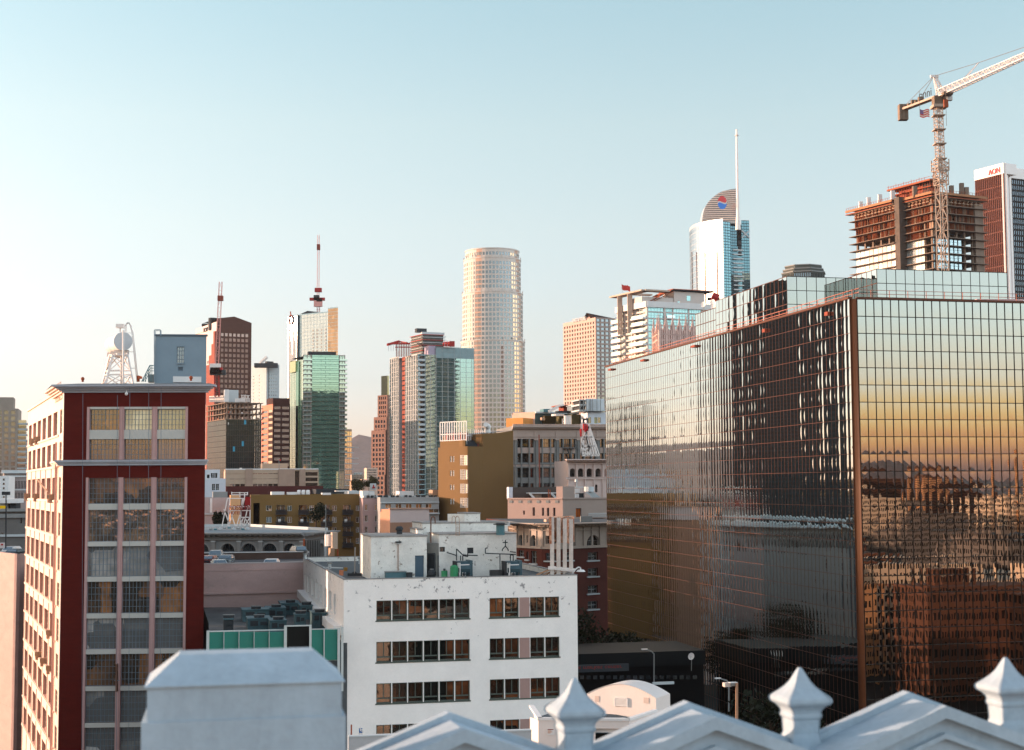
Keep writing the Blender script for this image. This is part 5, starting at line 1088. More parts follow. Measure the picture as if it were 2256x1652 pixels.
# mustard building with rounded corner
def rounded():
    d = 370; tn = M('mustard_brick', (.205, .13, .06), var=.06, scale=.2, streak=2); A0 = P('cb', 683, 307, d+9); p1 = P('cb', 872, 307, d+.5); 
    root = thing('rounded_building', 'mustard brick building with sunlit rounded corner and stacked glass block windows', 'building', up(p1, 0)); mb = MB(); wins = []
    z1 = zat('cb', 307, p1); p2 = P('cb', 955, 307, d-1.5); p3 = P('cb', 1085, 307, d+2); p4 = P('cb', 1360, 165, d+7)
    arc = []
    t1 = (p1-A0).normalized(); t2 = (p3-p2).normalized()
    for i in range(9): t = i/8; arc.append(up(p1*(1-t)**2+(p1+t1*5.5)*2*t*(1-t)*.9+(p1+t1*5.5)*0+p2*t*t+(p1*.5+p2*.5)*2*t*(1-t)*.1, 0))
    fl_ = Face(A0, p1); yr = [(385, 475), (515, 602), (643, 727), (770, 857)]
    facade(mb, wins, fl_, 0, z1, [fl_.rect('cb', x0, y0+8, x1, y1-30) for y0, y1 in yr for x0, x1 in ((789, 806), (813, 828))], tn, GPANE, rec=.2, bars=(2, 3), fm=WHITE)
    for i in range(8):
        f = Face(arc[i], arc[i+1]); rc = [] 
        if i in (0, 1, 2, 3, 4): rc = [(.02, f.L-.02, zat('cb', y1, f.p), zat('cb', y0, f.p)) for y0, y1 in yr] if i else [(f.L*.3, f.L-.02, zat('cb', y1, f.p), zat('cb', y0, f.p)) for y0, y1 in yr]
        facade(mb, wins, f, 0, z1, rc, tn, GBLK, rec=.12, bars=(1, 4) if i % 2 else (2, 4), fm=WHITE, bw=.08, name='glass_block_window')
    f2 = Face(p2, p3); f3 = Face(p3, p4)
    facade(mb, wins, f2, 0, z1, [f2.rect('cb', 930, y0-2, 993, y1+15) for y0, y1 in yr], tn, GDARK, rec=1.3, bars=(2, 1), fm=DGREY, name='loggia'); z3 = zat('cb', 192, p3); z4 = zat('cb', 160, p4)
    mb.poly([f3.at(0, 0), f3.at(f3.L, 0), f3.at(f3.L, z4), f3.at(f3.L*.55, z4-.7), f3.at(0, z3)], tn); mb.poly([up(p3, z1), up(p3, z3), up(p3, z3)-f3.n*20, up(p3, z1)-f3.n*20], tn)
    mb.poly([f3.at(0, z3), f3.at(f3.L, z4), f3.at(f3.L, z4, -20), f3.at(0, z3, -20)], ASPH)
    back = [up(p4, 0)-f3.n*20, up(A0, 0)+Vector((3, 22, 0))]
    mb.poly([up(p, z1-.4) for p in [A0]+arc+[p2, p3]+back], ASPH)
    for a, b in ((p4, back[0]), (back[0], back[1]), (back[1], A0)): mb.poly([up(a, 0), up(b, 0), up(b, z1), up(a, z1)], tn)
    # set back ring on top
    zt = zat('cb', 250, p1); rg = [up(P('cb', 700, 300, d+10), 0), up(P('cb', 870, 300, d+2.5), 0)]+[arc[i]+Vector((-.8, 1.8, 0)) for i in (3, 5)]+[up(P('cb', 935, 300, d+2), 0)]
    for a, b in zip(rg, rg[1:]): mb.poly([up(a, z1-1), up(b, z1-1), up(b, zt), up(a, zt)], tn)
    mb.poly([up(p, zt-.2) for p in rg+[up(P('cb', 935, 300, d+16), 0), up(P('cb', 710, 300, d+20), 0)]], ASPH)
    mb.build('wall', root); flush(root, wins)
    b = MB(); ra = P('cb', 702, 250, d+9.5); rb = P('cb', 938, 245, d+3); f = Face(ra, rb)
    for h in (.05, 1.5, 4.4): f.box(b, 0, f.L, zt+h*1.1, zt+h*1.1+.2, 0, .2, WHITE)
    for i in range(12): f.box(b, f.L*i/11, f.L*i/11+.2, zt, zt+5, 0, .2, WHITE)
    f_ = Face(rb, P('cb', 1080, 215, d+12)); f_.box(b, 0, f_.L, zt+1.2, zt+1.35, 0, .15, WHITE)
    for i in range(9): f_.box(b, f_.L*i/8, f_.L*i/8+.14, zt-1, zt+3, 0, .14, WHITE)
    for i in range(9): f.box(b, f.L*i/11+.5, f.L*i/11+1.2, zt+.2, zt+2.2, -2, -1.6, (REDST, DGREY, BR3)[i % 3])
    b.build('roof_railing', root)
    b = MB(); fbox(b, 'cb', 1000, 225, 1083, 305, d+9, 6, LGREY); b.poly([P('cb', 935, 250, d+4), P('cb', 1000, 250, d+6), P('cb', 1083, 306, d+4), P('cb', 935, 306, d+3)], DGREY); fbox(b, 'cb', 1040, 278, 1078, 306, d+3.5, 2, BR3); b.build('stair_house', root)
GBLK = G('glass_block', (.30, .24, .17), (.44, .36, .26), .2, cell=.5)
rounded()
loose('roof_vent', 'white bent roof vent pipe on the high wall of the rounded mustard building', 'vent', lambda b: (b.tube(P('cb', 1128, 182, 376), P('cb', 1128, 128, 376), .8, WHITE), b.tube(P('cb', 1128, 128, 376), P('cb', 1112, 108, 372), .9, WHITE, r1=.6)))

# grey beaux arts building
def beaux():
    d = 420; B = P('cs', 97, 215, d); Cc = hit(B, 79, 'cs', 900); z1 = B.z; f = Face(B, Cc); st = M('grey_limestone', (.24, .235, .225), var=.12); s2 = M('warm_limestone', (.42, .34, .30), var=.1)
    root = thing('limestone_building', 'grey limestone building with deep cornice and grouped windows behind the rooftop letter tower', 'building', up(B, 0)); mb = MB(); wins = []
    grp = [[(145, 171), (185, 236), (250, 277)], [(318, 344), (357, 411), (423, 450)], [(490, 515), (529, 581), (592, 620)], [(663, 690), (702, 752), (762, 790)], [(826, 852), (862, 890)]]; rows = [(318, 391), (440, 516), (562, 640), (686, 760), (800, 870)]
    facade(mb, wins, f, 0, z1, [f.rect('cs', x0, y0, x1, y1)+(dict(gm=GOC if i == 0 and (x0 in (185, 357)) else GMASON, bars=(3 if x1-x0 > 40 else 1, 2)),) for g in grp for x0, x1 in g for i, (y0, y1) in enumerate(rows)], st, GMASON, rec=.9, bars=(2, 2), fm=DGREY, bw=.12)
    def band(y0, y1, n, m, x0=97, x1=900): r = f.rect('cs', x0, y0, x1, y1); f.box(mb, r[0], min(r[1], f.L), r[2], r[3], 0, n, m)
    band(240, 312, .12, s2); band(214, 226, 2.0, s2); band(226, 234, 1.5, s2); band(234, 242, .9, s2); band(298, 304, .5, s2); band(312, 320, .4, s2); band(522, 530, .5, st); band(548, 556, .45, st); band(530, 548, .15, s2)
    for i in range(75): u = f.L*(i+.2)/75; f.box(mb, u, u+.35, zat('cs', 236, f.p), zat('cs', 229, f.p), .9, 1.4, s2); 
    for i in range(60): u = f.L*(i+.1)/60; f.box(mb, u, u+f.L/90, z1, z1+.55, 1.2, 1.8, s2)
    for g in grp:
        for y0, y1 in ((392, 438),): band(y0, y1, -.3+.35, s2, g[0][0], g[-1][1])
        for xx in (g[0][0]-22, g[0][1]+2, g[1][1]+2): r = f.rect('cs', xx, 318, xx+9, 714); f.box(mb, r[0], r[1], r[2], r[3], .02, .4, st)
    for x in (122, 296, 470, 645, 808): r = f.rect('cs', x-14, 240, x+14, 310); f.box(mb, r[0], r[1], r[2], r[3]-.6, .12, .35, s2); r = f.rect('cs', x-16, 318, x+16, 332); f.box(mb, r[0], r[1], r[2], r[3], 0, .7, s2)
    for a, b in ((Cc, Cc-f.n*25), (B-f.n*25, B)): mb.poly([up(a, 0), up(b, 0), up(b, z1), up(a, z1)], st)
    mb.poly([f.at(0, z1-.5), f.at(f.L, z1-.5), f.at(f.L, z1-.5, -25), f.at(0, z1-.5, -25)], ASPH); mb.build('wall', root); flush(root, wins)
    for (x0, x1, y) in ((515, 618, 398), (529, 560, 520)):
        b = MB(); r = f.rect('cs', x0, y-30, x1, y); f.box(b, r[0], r[1], r[2]-.1, r[2], .1, 1.8, DGREY)
        for i in range(14): u = r[0]+(r[1]-r[0])*i/13; f.box(b, u, u+.06, r[2], r[3], 1.7, 1.76, DGREY)
        f.box(b, r[0], r[1], r[3], r[3]+.1, 1.7, 1.8, DGREY); b.beam(f.at(r[0]+1, r[2], 1.2), f.at(r[0]+3, r[2]-4.5, 1.2), .3, DGREY); b.build('fire_escape', root)
    b = MB(); pbeam(b, 'cs', [(328, 720), (322, 285)], d-3, .3, BR3); b.build('flue_pipe', root)
GMASON = G('masonry_glass', (.006, .006, .006), (.06, .05, .035), .1, cell=.4); GOC = G('ochre_glass', (.03, .02, .005), (.30, .16, .03), .15, cell=.6)
beaux()
MTEAL = M('teal_metal', (.13, .24, .26), rough=.5)
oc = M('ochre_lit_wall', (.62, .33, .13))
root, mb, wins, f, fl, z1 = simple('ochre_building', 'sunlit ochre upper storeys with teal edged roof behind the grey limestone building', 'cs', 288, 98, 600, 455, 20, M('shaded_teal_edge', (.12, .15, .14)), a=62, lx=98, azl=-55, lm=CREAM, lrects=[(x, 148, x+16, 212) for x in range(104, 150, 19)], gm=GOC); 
f.box(mb, 0, f.L, z1-.4, z1+.1, -1, .8, LGREY); done(root, mb, wins)
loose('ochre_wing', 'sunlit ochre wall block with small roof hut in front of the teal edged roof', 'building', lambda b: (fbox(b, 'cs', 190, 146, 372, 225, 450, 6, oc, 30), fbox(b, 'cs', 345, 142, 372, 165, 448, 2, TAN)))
loose('olive_block', 'dark olive roof block with round vent behind the limestone cornice', 'building', lambda b: (fbox(b, 'cs', 372, 128, 500, 225, 452, 8, M('dark_olive', (.075, .05, .015))), fbox(b, 'cs', 490, 128, 612, 225, 448, 8, M('olive_wall', (.13, .11, .055))), fbox(b, 'cs', 595, 120, 708, 225, 446, 8, M('olive_wall2', (.11, .10, .055)))))
loose('roof_frame', 'dark steel roof deck and canopy above the olive roof block', 'canopy', lambda b: (fbox(b, 'cs', 490, 38, 680, 46, 456, 10, RUST), fbox(b, 'cs', 525, 46, 600, 100, 462, 6, BR3), fbox(b, 'cs', 480, 88, 600, 100, 450, 4, DGREY), pbeam(b, 'cs', [(400, 95), (480, 52)], 452, .8, WSTEEL), pbeam(b, 'cs', [(470, 52), (530, 38)], 452, .5, WSTEEL), fbox(b, 'cs', 360, 72, 412, 98, 455, 5, MTEAL)))
MTEAL = M('teal_metal', (.13, .24, .26), rough=.5)
def ducts(b):
    for x in (542, 550, 560, 575): b.tube(P('cs', x, 215, 440), P('cs', x, 128, 440), .55, WSTEEL, n=8)
    b.tube(P('cs', 478, 132, 446), P('cs', 478, 118, 446), 2.0, WSTEEL, n=14); b.beam(P('cs', 516, 205, 444), P('cs', 516, 155, 444), .3, WSTEEL); b.beam(P('cs', 516, 175, 444), P('cs', 530, 175, 444), .3, WSTEEL)
loose('roof_duct', 'bundle of shiny vertical roof ducts above the limestone cornice', 'duct', ducts)
loose('glass_kiosk', 'small pale glazed roof kiosk above the olive roof block', 'roof structure', lambda b: (fbox(b, 'cs', 598, 42, 655, 120, 447, 6, GPANE), fbox(b, 'cs', 596, 38, 658, 44, 446, 7, LGREY)))
def chiller():
    root = thing('cooling_tower', 'big silver cooling unit with black louvred end beside the mirrored building', 'cooling unit', P('cs', 780, 103, 438)); b = MB()
    fbox(b, 'cs', 712, -12, 862, 90, 436, 10, M('silver_sheet', (.50, .53, .55), rough=.4, metal=.3)); b.build('casing', root); b = MB(); fbox(b, 'cs', 665, 0, 712, 32, 437, 8, DGREY); fbox(b, 'cs', 665, 45, 712, 78, 437, 8, DGREY); b.build('louvre', root)
    b = MB(); fbox(b, 'cs', 655, -6, 715, 2, 435.5, 9, LGREY); fbox(b, 'cs', 655, 32, 715, 45, 435.5, 9, LGREY); fbox(b, 'cs', 655, 78, 870, 90, 435.5, 9, LGREY)
    for x in (658, 690, 712): pbeam(b, 'cs', [(x, 90), (x, -8)], 435, .25, GREY)
    for x in (745, 765, 800, 830): pbeam(b, 'cs', [(x, 88), (x, -8)], 435.8, .2, GREY)
    pbeam(b, 'cs', [(655, 70), (715, 0)], 435, .2, GREY); b.build('frame', root)
chiller()
root, mb, wins, f, fl, z1 = simple('white_roof_house', 'white roof house with one dark and one yellowish window under the silver cooling unit', 'cs', 722, 100, 880, 438, 10, M('shade_white', (.55, .57, .60), var=.05), a=79, rects=[(730, 142, 752, 192, dict(gm=GDARK)), (778, 142, 802, 192, dict(gm=M('yellow_blind', (.45, .42, .26)))), (805, 142, 832, 190, dict(gm=GDARK))]); done(root, mb, wins)

# arcaded corner building with sign tower
def arcade_corner():
    d = 365; B = P('cs', 558, 500, d); Cc = hit(B, 79, 'cs', 925); z1 = B.z; f = Face(B, Cc); st = M('pale_terracotta', (.56, .46, .42), var=.08)
    root = thing('arcaded_building', 'pale ornate building with a row of arched windows beside the mirrored building', 'building', up(B, 0)); mb = MB(); wins = []
    facade(mb, wins, f, 0, z1, [f.rect('cs', x0, 563, x1, 634)+(dict(arch=True),) for x0, x1 in ((577, 621), (643, 690), (715, 762), (788, 835), (861, 905))] + [f.rect('cs', x, 698, x+20, 760) for x in (785,)], st, GDARK, rec=.9)
    def band(y0, y1, n, x0=540, x1=925): r = f.rect('cs', x0, y0, x1, y1); f.box(mb, r[0], min(r[1], f.L), r[2], r[3], 0, n, st)
    band(488, 496, 2.6, 530); band(496, 502, 2.0, 536); band(502, 512, 1.0, 546); band(520, 526, .5, 556); band(634, 640, .4); band(644, 654, .5)
    for i in range(26): r = f.rect('cs', 556+12*i, 503, 561+12*i, 510); f.box(mb, r[0], r[1], r[2], r[3], 1.0, 1.6, st)
    for x in (566, 631, 702, 775, 848): r = f.rect('cs', x-5, 528, x+5, 634); f.box(mb, r[0], r[1], r[2], r[3], .0, .5, st); r = f.rect('cs', x-4, 654, x+4, 800); f.box(mb, r[0], r[1], 5, r[3], 0, .35, st)
    for a, b in ((Cc, Cc-f.n*15), (B-f.n*15, B)): mb.poly([up(a, 0), up(b, 0), up(b, z1), up(a, z1)], st)
    mb.poly([f.at(0, z1), f.at(f.L, z1), f.at(f.L, z1, -15), f.at(0, z1, -15)], ASPH); mb.build('wall', root); flush(root, wins)
arcade_corner()
def sign_tower():
    d = 372; root = thing('lattice_sign', 'white triangular steel frame carrying red letters seen from behind, on the arcaded building roof', 'sign', P('cs', 745, 480, d)); b = MB()
    q = lambda x, y, dd=0: P('cs', x, y, d+dd)
    for a, c in (((672, 458), (672, 190)), ((672, 190), (730, 190)), ((672, 458), (822, 458)), ((730, 190), (822, 458)), ((672, 458), (700, 250)), ((700, 195), (752, 458)), ((715, 195), (778, 458)), ((722, 195), (800, 458)), ((735, 215), (690, 330)), ((672, 305), (765, 305)), ((672, 380), (790, 380)), ((672, 355), (712, 458)), ((712, 458), (745, 380)), ((672, 250), (730, 250)), ((672, 458), (735, 375)), ((690, 190), (745, 458)), ((735, 458), (715, 305))): b.beam(q(*a), q(*c), .3, WSTEEL)
    for x in range(680, 820, 14): b.beam(q(x, 458), q(672+(x-672)*.42, 200, 1.5), .2, WSTEEL)
    b.beam(q(690, 190), q(690, 150), .5, DGREY); b.beam(q(725, 190), q(725, 150), .3, DGREY); b.beam(q(685, 158), q(730, 158), .4, DGREY); b.build('frame', root)
    b = MB(); rm = M('letter_red', (.50, .035, .04))
    for x0, y0, x1, y1 in ((664, 238, 676, 300), (688, 195, 697, 250), (702, 195, 712, 262), (716, 200, 726, 250)): fbox(b, 'cs', x0, y0, x1, y1, d-1.2, .4, rm)
    b.build('letter', root)
sign_tower()
# pink stucco building with square tower
ps = M('blush_stucco', (.46, .35, .31), var=.06); pg = M('greige_stucco', (.38, .31, .27), var=.07)
def blush():
    B = P('cs', 518, 816, 335); A = hit(B, -62, 'cs', 63); Cc = hit(B, 66, 'cs', 905); z1 = B.z; f, g = Face(A, B), Face(B, Cc); D2 = A+(Cc-B)
    root, mb, wins = shell('stucco_building', 'blush stucco building with five slot windows and a square corner tower', 'building', A, B, Cc, D2, z1)
    facade(mb, wins, f, 0, z1, [f.rect('cs', *r) for r in ((268, 886, 288, 955), (345, 889, 363, 955), (386, 889, 406, 957), (438, 889, 457, 957), (190, 912, 205, 946))], ps, GDARK, rec=.5)
    facade(mb, wins, g, 0, z1, [g.rect('cs', 626, 893, 672, 966)+(dict(gm=M('orange_blind', (.40, .13, .03))),)], pg, GDARK, rec=.4, bars=(2, 1), fm=DGREY)
    for a, b in ((Cc, D2), (D2, A)): mb.poly([up(a, 0), up(b, 0), up(b, z1), up(a, z1)], pg)
    mb.poly([up(p, z1-.5) for p in (A, B, Cc, D2)], ASPH); f.box(mb, 0, f.L, z1-.1, z1+.25, -.4, .25, ps); g.box(mb, 0, g.L, z1-.1, z1+.25, -.4, .25, pg)
    for i in range(6): f.box(mb, f.L*(i+.2)/6, f.L*(i+.2)/6+.8, z1-.9, z1-.3, 0, .12, GREY)
    u0 = f.ux('cs', 465, z1); u1 = g.ux('cs', 617, z1); zt = zat('cs', 713, up(B, 0)); E1, E2 = f.at(u0, 0), g.at(u1, 0); mb.prism([E1, up(B, 0), E2, E1+(E2-up(B, 0))], z1, zt, ps)
    h = Face(up(B, 0), E2); h.box(mb, .01, h.L, z1, zt, 0, .03, pg); mb.build('wall', root); flush(root, wins)
    b = MB(); r = g.rect('cs', 710, 935, 872, 971); g.box(b, r[0], r[1], r[2], r[2]+.15, 0, 1.4, pg); g.box(b, r[0], r[1], r[3], r[3]+.1, 1.3, 1.4, LGREY)
    for i in range(26): u = r[0]+(r[1]-r[0])*i/25; g.box(b, u, u+.06, r[2], r[3], 1.3, 1.36, LGREY)
    b.build('balcony', root)
blush()
loose('roof_wall', 'slatted dark roof screen with white end post on the blush stucco building', 'roof structure', lambda b: (fbox(b, 'cs', 105, 720, 466, 818, 352, .4, M('slat_brown', (.12, .10, .09), streak=.1)), fbox(b, 'cs', 72, 718, 105, 818, 350, 2, M('cool_white', (.55, .56, .60))), fbox(b, 'cs', 240, 764, 466, 772, 349, 3, LGREY), pbeam(b, 'cs', [(245, 770), (285, 812)], 348, .5, LGREY), pbeam(b, 'cs', [(425, 770), (465, 812)], 348, .5, LGREY), pbeam(b, 'cs', [(400, 816), (400, 735)], 347, .2, RUST), pbeam(b, 'cs', [(414, 816), (414, 740)], 347, .2, RUST)))
loose('roof_stair', 'white roof hut with black unit and sloping metal stair roof beside the square corner tower', 'roof structure', lambda b: (fbox(b, 'cs', 618, 732, 660, 812, 350, 4, WHITE), fbox(b, 'cs', 652, 768, 692, 816, 347, 3, DGREY), fbox(b, 'cs', 618, 715, 745, 722, 352, 5, LGREY), b.poly([P('cs', 705, 755, 346), P('cs', 770, 755, 352), P('cs', 842, 812, 352), P('cs', 765, 812, 345)], GREY), b.tube(P('cs', 735, 755, 349), P('cs', 735, 715, 349), 1.2, LGREY), pbeam(b, 'cs', [(633, 715), (633, 655)], 350, .3, LGREY), fbox(b, 'cs', 626, 655, 641, 675, 349, 1, LGREY), [pbeam(b, 'cs', [(x, 812), (x, 775)], 346, .12, WHITE) for x in range(620, 652, 5)]))
# arched white and red brick building
def arched():
    d = 296; wl = M('aged_cream_stone', (.44, .37, .32), var=.12); rb = M('dark_red_brick', (.14, .05, .038), var=.2); pts = [P('cs', 62, 1060, d+16), P('cs', 138, 1060, d+3), P('cs', 345, 1060, d-4), P('cs', 480, 1060, d-6), P('cs', 960, 1060, d+4)]
    root = thing('arched_building', 'cream and red brick building with arched windows behind the steel billboard posts', 'building', up(pts[2], 0)); mb = MB(); wins = []
    zc = zat('cs', 1035, pts[2]); zb = zat('cs', 1222, pts[2])
    up_r = {1: [(150, 1112, 195, 1202, 1), (218, 1116, 232, 1176, 0), (253, 1114, 300, 1206, 1)], 2: [(376, 1120, 412, 1186, 0), (440, 1120, 462, 1186, 0)], 3: [(717, 1113, 823, 1206, 1), (520, 1113, 616, 1206, 1)]}
    lo_r = {1: [(152, 1240, 196, 1292), (217, 1252, 235, 1316), (254, 1246, 303, 1348)], 2: [(376, 1262, 412, 1326), (438, 1262, 458, 1326)], 3: [(725, y, 808, y+66) for y in (1256, 1388, 1530, 1660)] + [(520, y, 600, y+66) for y in (1256, 1388, 1530)]}
    for i in range(4):
        f = Face(pts[i], pts[i+1])
        facade(mb, wins, f, zb, zc, [f.rect('cs', *r[:4])+(dict(arch=bool(r[4])),) for r in up_r.get(i, ())], wl, GMASON, rec=.7, bars=(2, 2), fm=GREY)
        facade(mb, wins, f, 0, zb, [f.rect('cs', *r)+(dict(bars=(2, 2)),) for r in lo_r.get(i, ())], rb, GMASON, rec=.5, fm=GREY, bw=.1)
        for y0, y1, n in ((1016, 1024, 2.2), (1024, 1032, 1.6), (1032, 1046, .8), (1072, 1078, .3), (1208, 1228, .35)): f.box(mb, -.3, f.L+.3, zat('cs', y1, pts[2]), zat('cs', y0, pts[2]), -.3, n, wl)
        for j in range(int(f.L/.9)): f.box(mb, j*.9, j*.9+.45, zat('cs', 1040, pts[2]), zat('cs', 1034, pts[2]), .8, 1.3, wl)
        for j in range(int(f.L/2.2)+1): f.box(mb, j*2.2-.0, j*2.2+.35, zat('cs', 1206, pts[2]), zat('cs', 1048, pts[2]), .0, .22, wl)
        for r in lo_r.get(i, ()): q = f.rect('cs', *r); f.box(mb, q[0]-.3, q[1]+.3, q[2]-.25, q[2], 0, .3, LGREY)
    bk = [pts[-1]+Vector((2, 25, 0)), pts[0]+Vector((-5, 25, 0))]; zr = zat('cs', 1016, pts[2])
    mb.poly([up(p, zr) for p in pts+bk], ASPH)
    lp = P('cs', -40, 1010, d+18); mb.poly([up(P('cs', -40, 1016, d+16), zr-.1), up(pts[1], zr-.1), up(pts[1], zr-.7), up(P('cs', -40, 1016, d+16), zr-.6)], wl)
    for a, b in zip([pts[-1]]+bk, bk+[pts[0]]): mb.poly([up(a, 0), up(b, 0), up(b, zr), up(a, zr)], rb)
    mb.build('wall', root); flush(root, wins)
    loose('roof_parapet', 'long white flat roof edge catching sun left of the arched building', 'parapet', lambda b: (b.poly([P('cs', -60, 1006, 300), P('cs', 330, 1000, 330), P('cs', 415, 1020, 294), P('cs', 65, 1022, 294)], ASPH), b.beam(P('cs', -62, 1008, 298), P('cs', 70, 1024, 293), .8, WHITE), fbox(b, 'cs', 345, 1008, 420, 1022, 300, 2, PINKST), fbox(b, 'cs', 382, 985, 412, 1010, 302, 2, PINKST)))
arched()
# low arcaded building, left of centre
def low_arcade():
    d = 300; st = M('grey_ashlar', (.30, .29, .28), var=.12, scale=.5); A = P('c4', -60, 1097, d+4); B = P('c4', 962, 1097, d); z1 = B.z; C1 = P('c4', 1160, 1110, d+14); f, g = Face(A, B), Face(B, C1)
    root = thing('arcade_building', 'low grey stone building with a row of large round arches above the car deck', 'building', up(B, 0)); mb = MB(); wins = []
    facade(mb, wins, f, 0, z1, [f.rect('c4', x0, 1185, x1, 1300)+(dict(arch=True),) for x0, x1 in ((-50, 0), (64, 176), (278, 388), (447, 565), (622, 738), (790, 906))], st, GARC, rec=1.0, bars=(4, 2), fm=DGREY, bw=.12); facade(mb, wins, g, 0, z1, [g.rect('c4', 1086, 1182, 1128, 1300)+(dict(arch=True),), g.rect('c4', 972, 1188, 1000, 1265)], st, GARC, rec=.9)
    for ff in (f, g):
        for y0, y1, n in ((1094, 1103, 2.6), (1103, 1112, 2.2), (1112, 1124, 1.2), (1124, 1150, .25), (1150, 1156, .7)): ff.box(mb, -.2, ff.L+(.6 if ff is g else .2), zat('c4', y1, B), zat('c4', y0, B), -.2, n, st)
        for j in range(int(ff.L/1.1)): ff.box(mb, j*1.1, j*1.1+.5, zat('c4', 1120, B), zat('c4', 1113, B), 1.2, 1.9, st)
    for x0, x1 in ((64, 176), (278, 388), (447, 565), (622, 738), (790, 906)):
        r = f.rect('c4', x0, 1185, x1, 1300); cx = (r[0]+r[1])/2; w2 = (r[1]-r[0])/2
        for i in range(12):
            a1, a2 = math.pi*i/12, math.pi*(i+1)/12; zz = r[3]-w2; mb.poly([f.at(cx-math.cos(a)*w2*k, zz+math.sin(a)*w2*k, .25) for a, k in ((a1, 1.02), (a1, 1.28), (a2, 1.28), (a2, 1.02))], st)
        f.box(mb, r[1]+w2*.45, r[1]+w2*1.0, 0, zat('c4', 1156, B), 0, .45, st); f.box(mb, r[1]+w2*.4, r[1]+w2*1.05, zat('c4', 1172, B), zat('c4', 1162, B), .0, .6, LGREY)
    D2, E2 = P('c4', 520, 1040, 352), P('c4', -60, 1040, 352); zr = z1
    mb.poly([up(A, zr), up(B, zr), up(C1, zr), up(D2, zr), up(E2, zr)], M('grey_roof', (.26, .28, .29), var=.2, scale=.3))
    for a, b in ((C1, D2), (D2, E2), (E2, A)): h = Face(a, b); h.box(mb, 0, h.L, 0, zr+.6, -.4, 0, LGREY)
    mb.build('wall', root); flush(root, wins)
    rnd = random.Random(6)
    for i in range(9):
        x = 180+i*38; y = 1062+rnd.random()*14
        loose('roof_unit', 'low grey air unit on the arcaded roof, number counted from the red brick building: %s' % ('first', 'second', 'third', 'fourth', 'fifth', 'sixth', 'seventh', 'eighth', 'ninth')[i], 'roof unit', lambda b: (fbox(b, 'c4', x, y-12, x+26, y, 322, 2.2, (GREY, MTEAL, LGREY)[i % 3]), fbox(b, 'c4', x+6, y-17, x+16, y-12, 322.5, 1, LGREY)), group='air units on the arcaded roof')
GARC = G('arch_glass', (.008, .008, .008), (.04, .05, .05), .15, cell=.3)
low_arcade()
loose('board_wall', 'brown post and dark slatted screen in front of the right end of the arcaded building', 'screen', lambda b: (fbox(b, 'c4', 955, 1148, 970, 1300, 262, .5, RUST), fbox(b, 'c4', 972, 1158, 1098, 1295, 264, .4, M('slat_grey', (.07, .065, .06), streak=.1)), [fbox(b, 'c4', x, 1158, x+3, 1295, 263.5, .2, GREY) for x in range(980, 1096, 14)]))
loose('roof_scoop', 'beige upright duct with round hood on the roof right of the arcaded building', 'duct', lambda b: (fbox(b, 'c4', 1195, 1095, 1240, 1230, 232, 2.2, M('beige_duct', (.55, .44, .36))), b.tube(P('c4', 1184, 1205, 234), P('c4', 1184, 1110, 234), 1.0, WHITE, n=12), fbox(b, 'c4', 1180, 1225, 1215, 1290, 231, 3, TAN), pbeam(b, 'c4', [(1170, 1290), (1200, 1230)], 230, .2, TAN), pbeam(b, 'c4', [(1240, 1290), (1240, 1230)], 230, .25, RUST)))
loose('whip_antenna', 'tall thin grey mast standing right of the arcaded building', 'antenna', lambda b: (pbeam(b, 'c4', [(1138, 1290), (1140, 1052)], 240, .25, LGREY), pbeam(b, 'c4', [(1142, 1060), (1142, 862)], 240, .12, GREY), pbeam(b, 'c4', [(1135, 1190), (1165, 1190)], 240, .2, LGREY)))
tree(P('c4', 1060, 1120, 330), 8, 3.2, 'small olive green tree in front of the mustard apartment building balconies', 21, 900, .28)
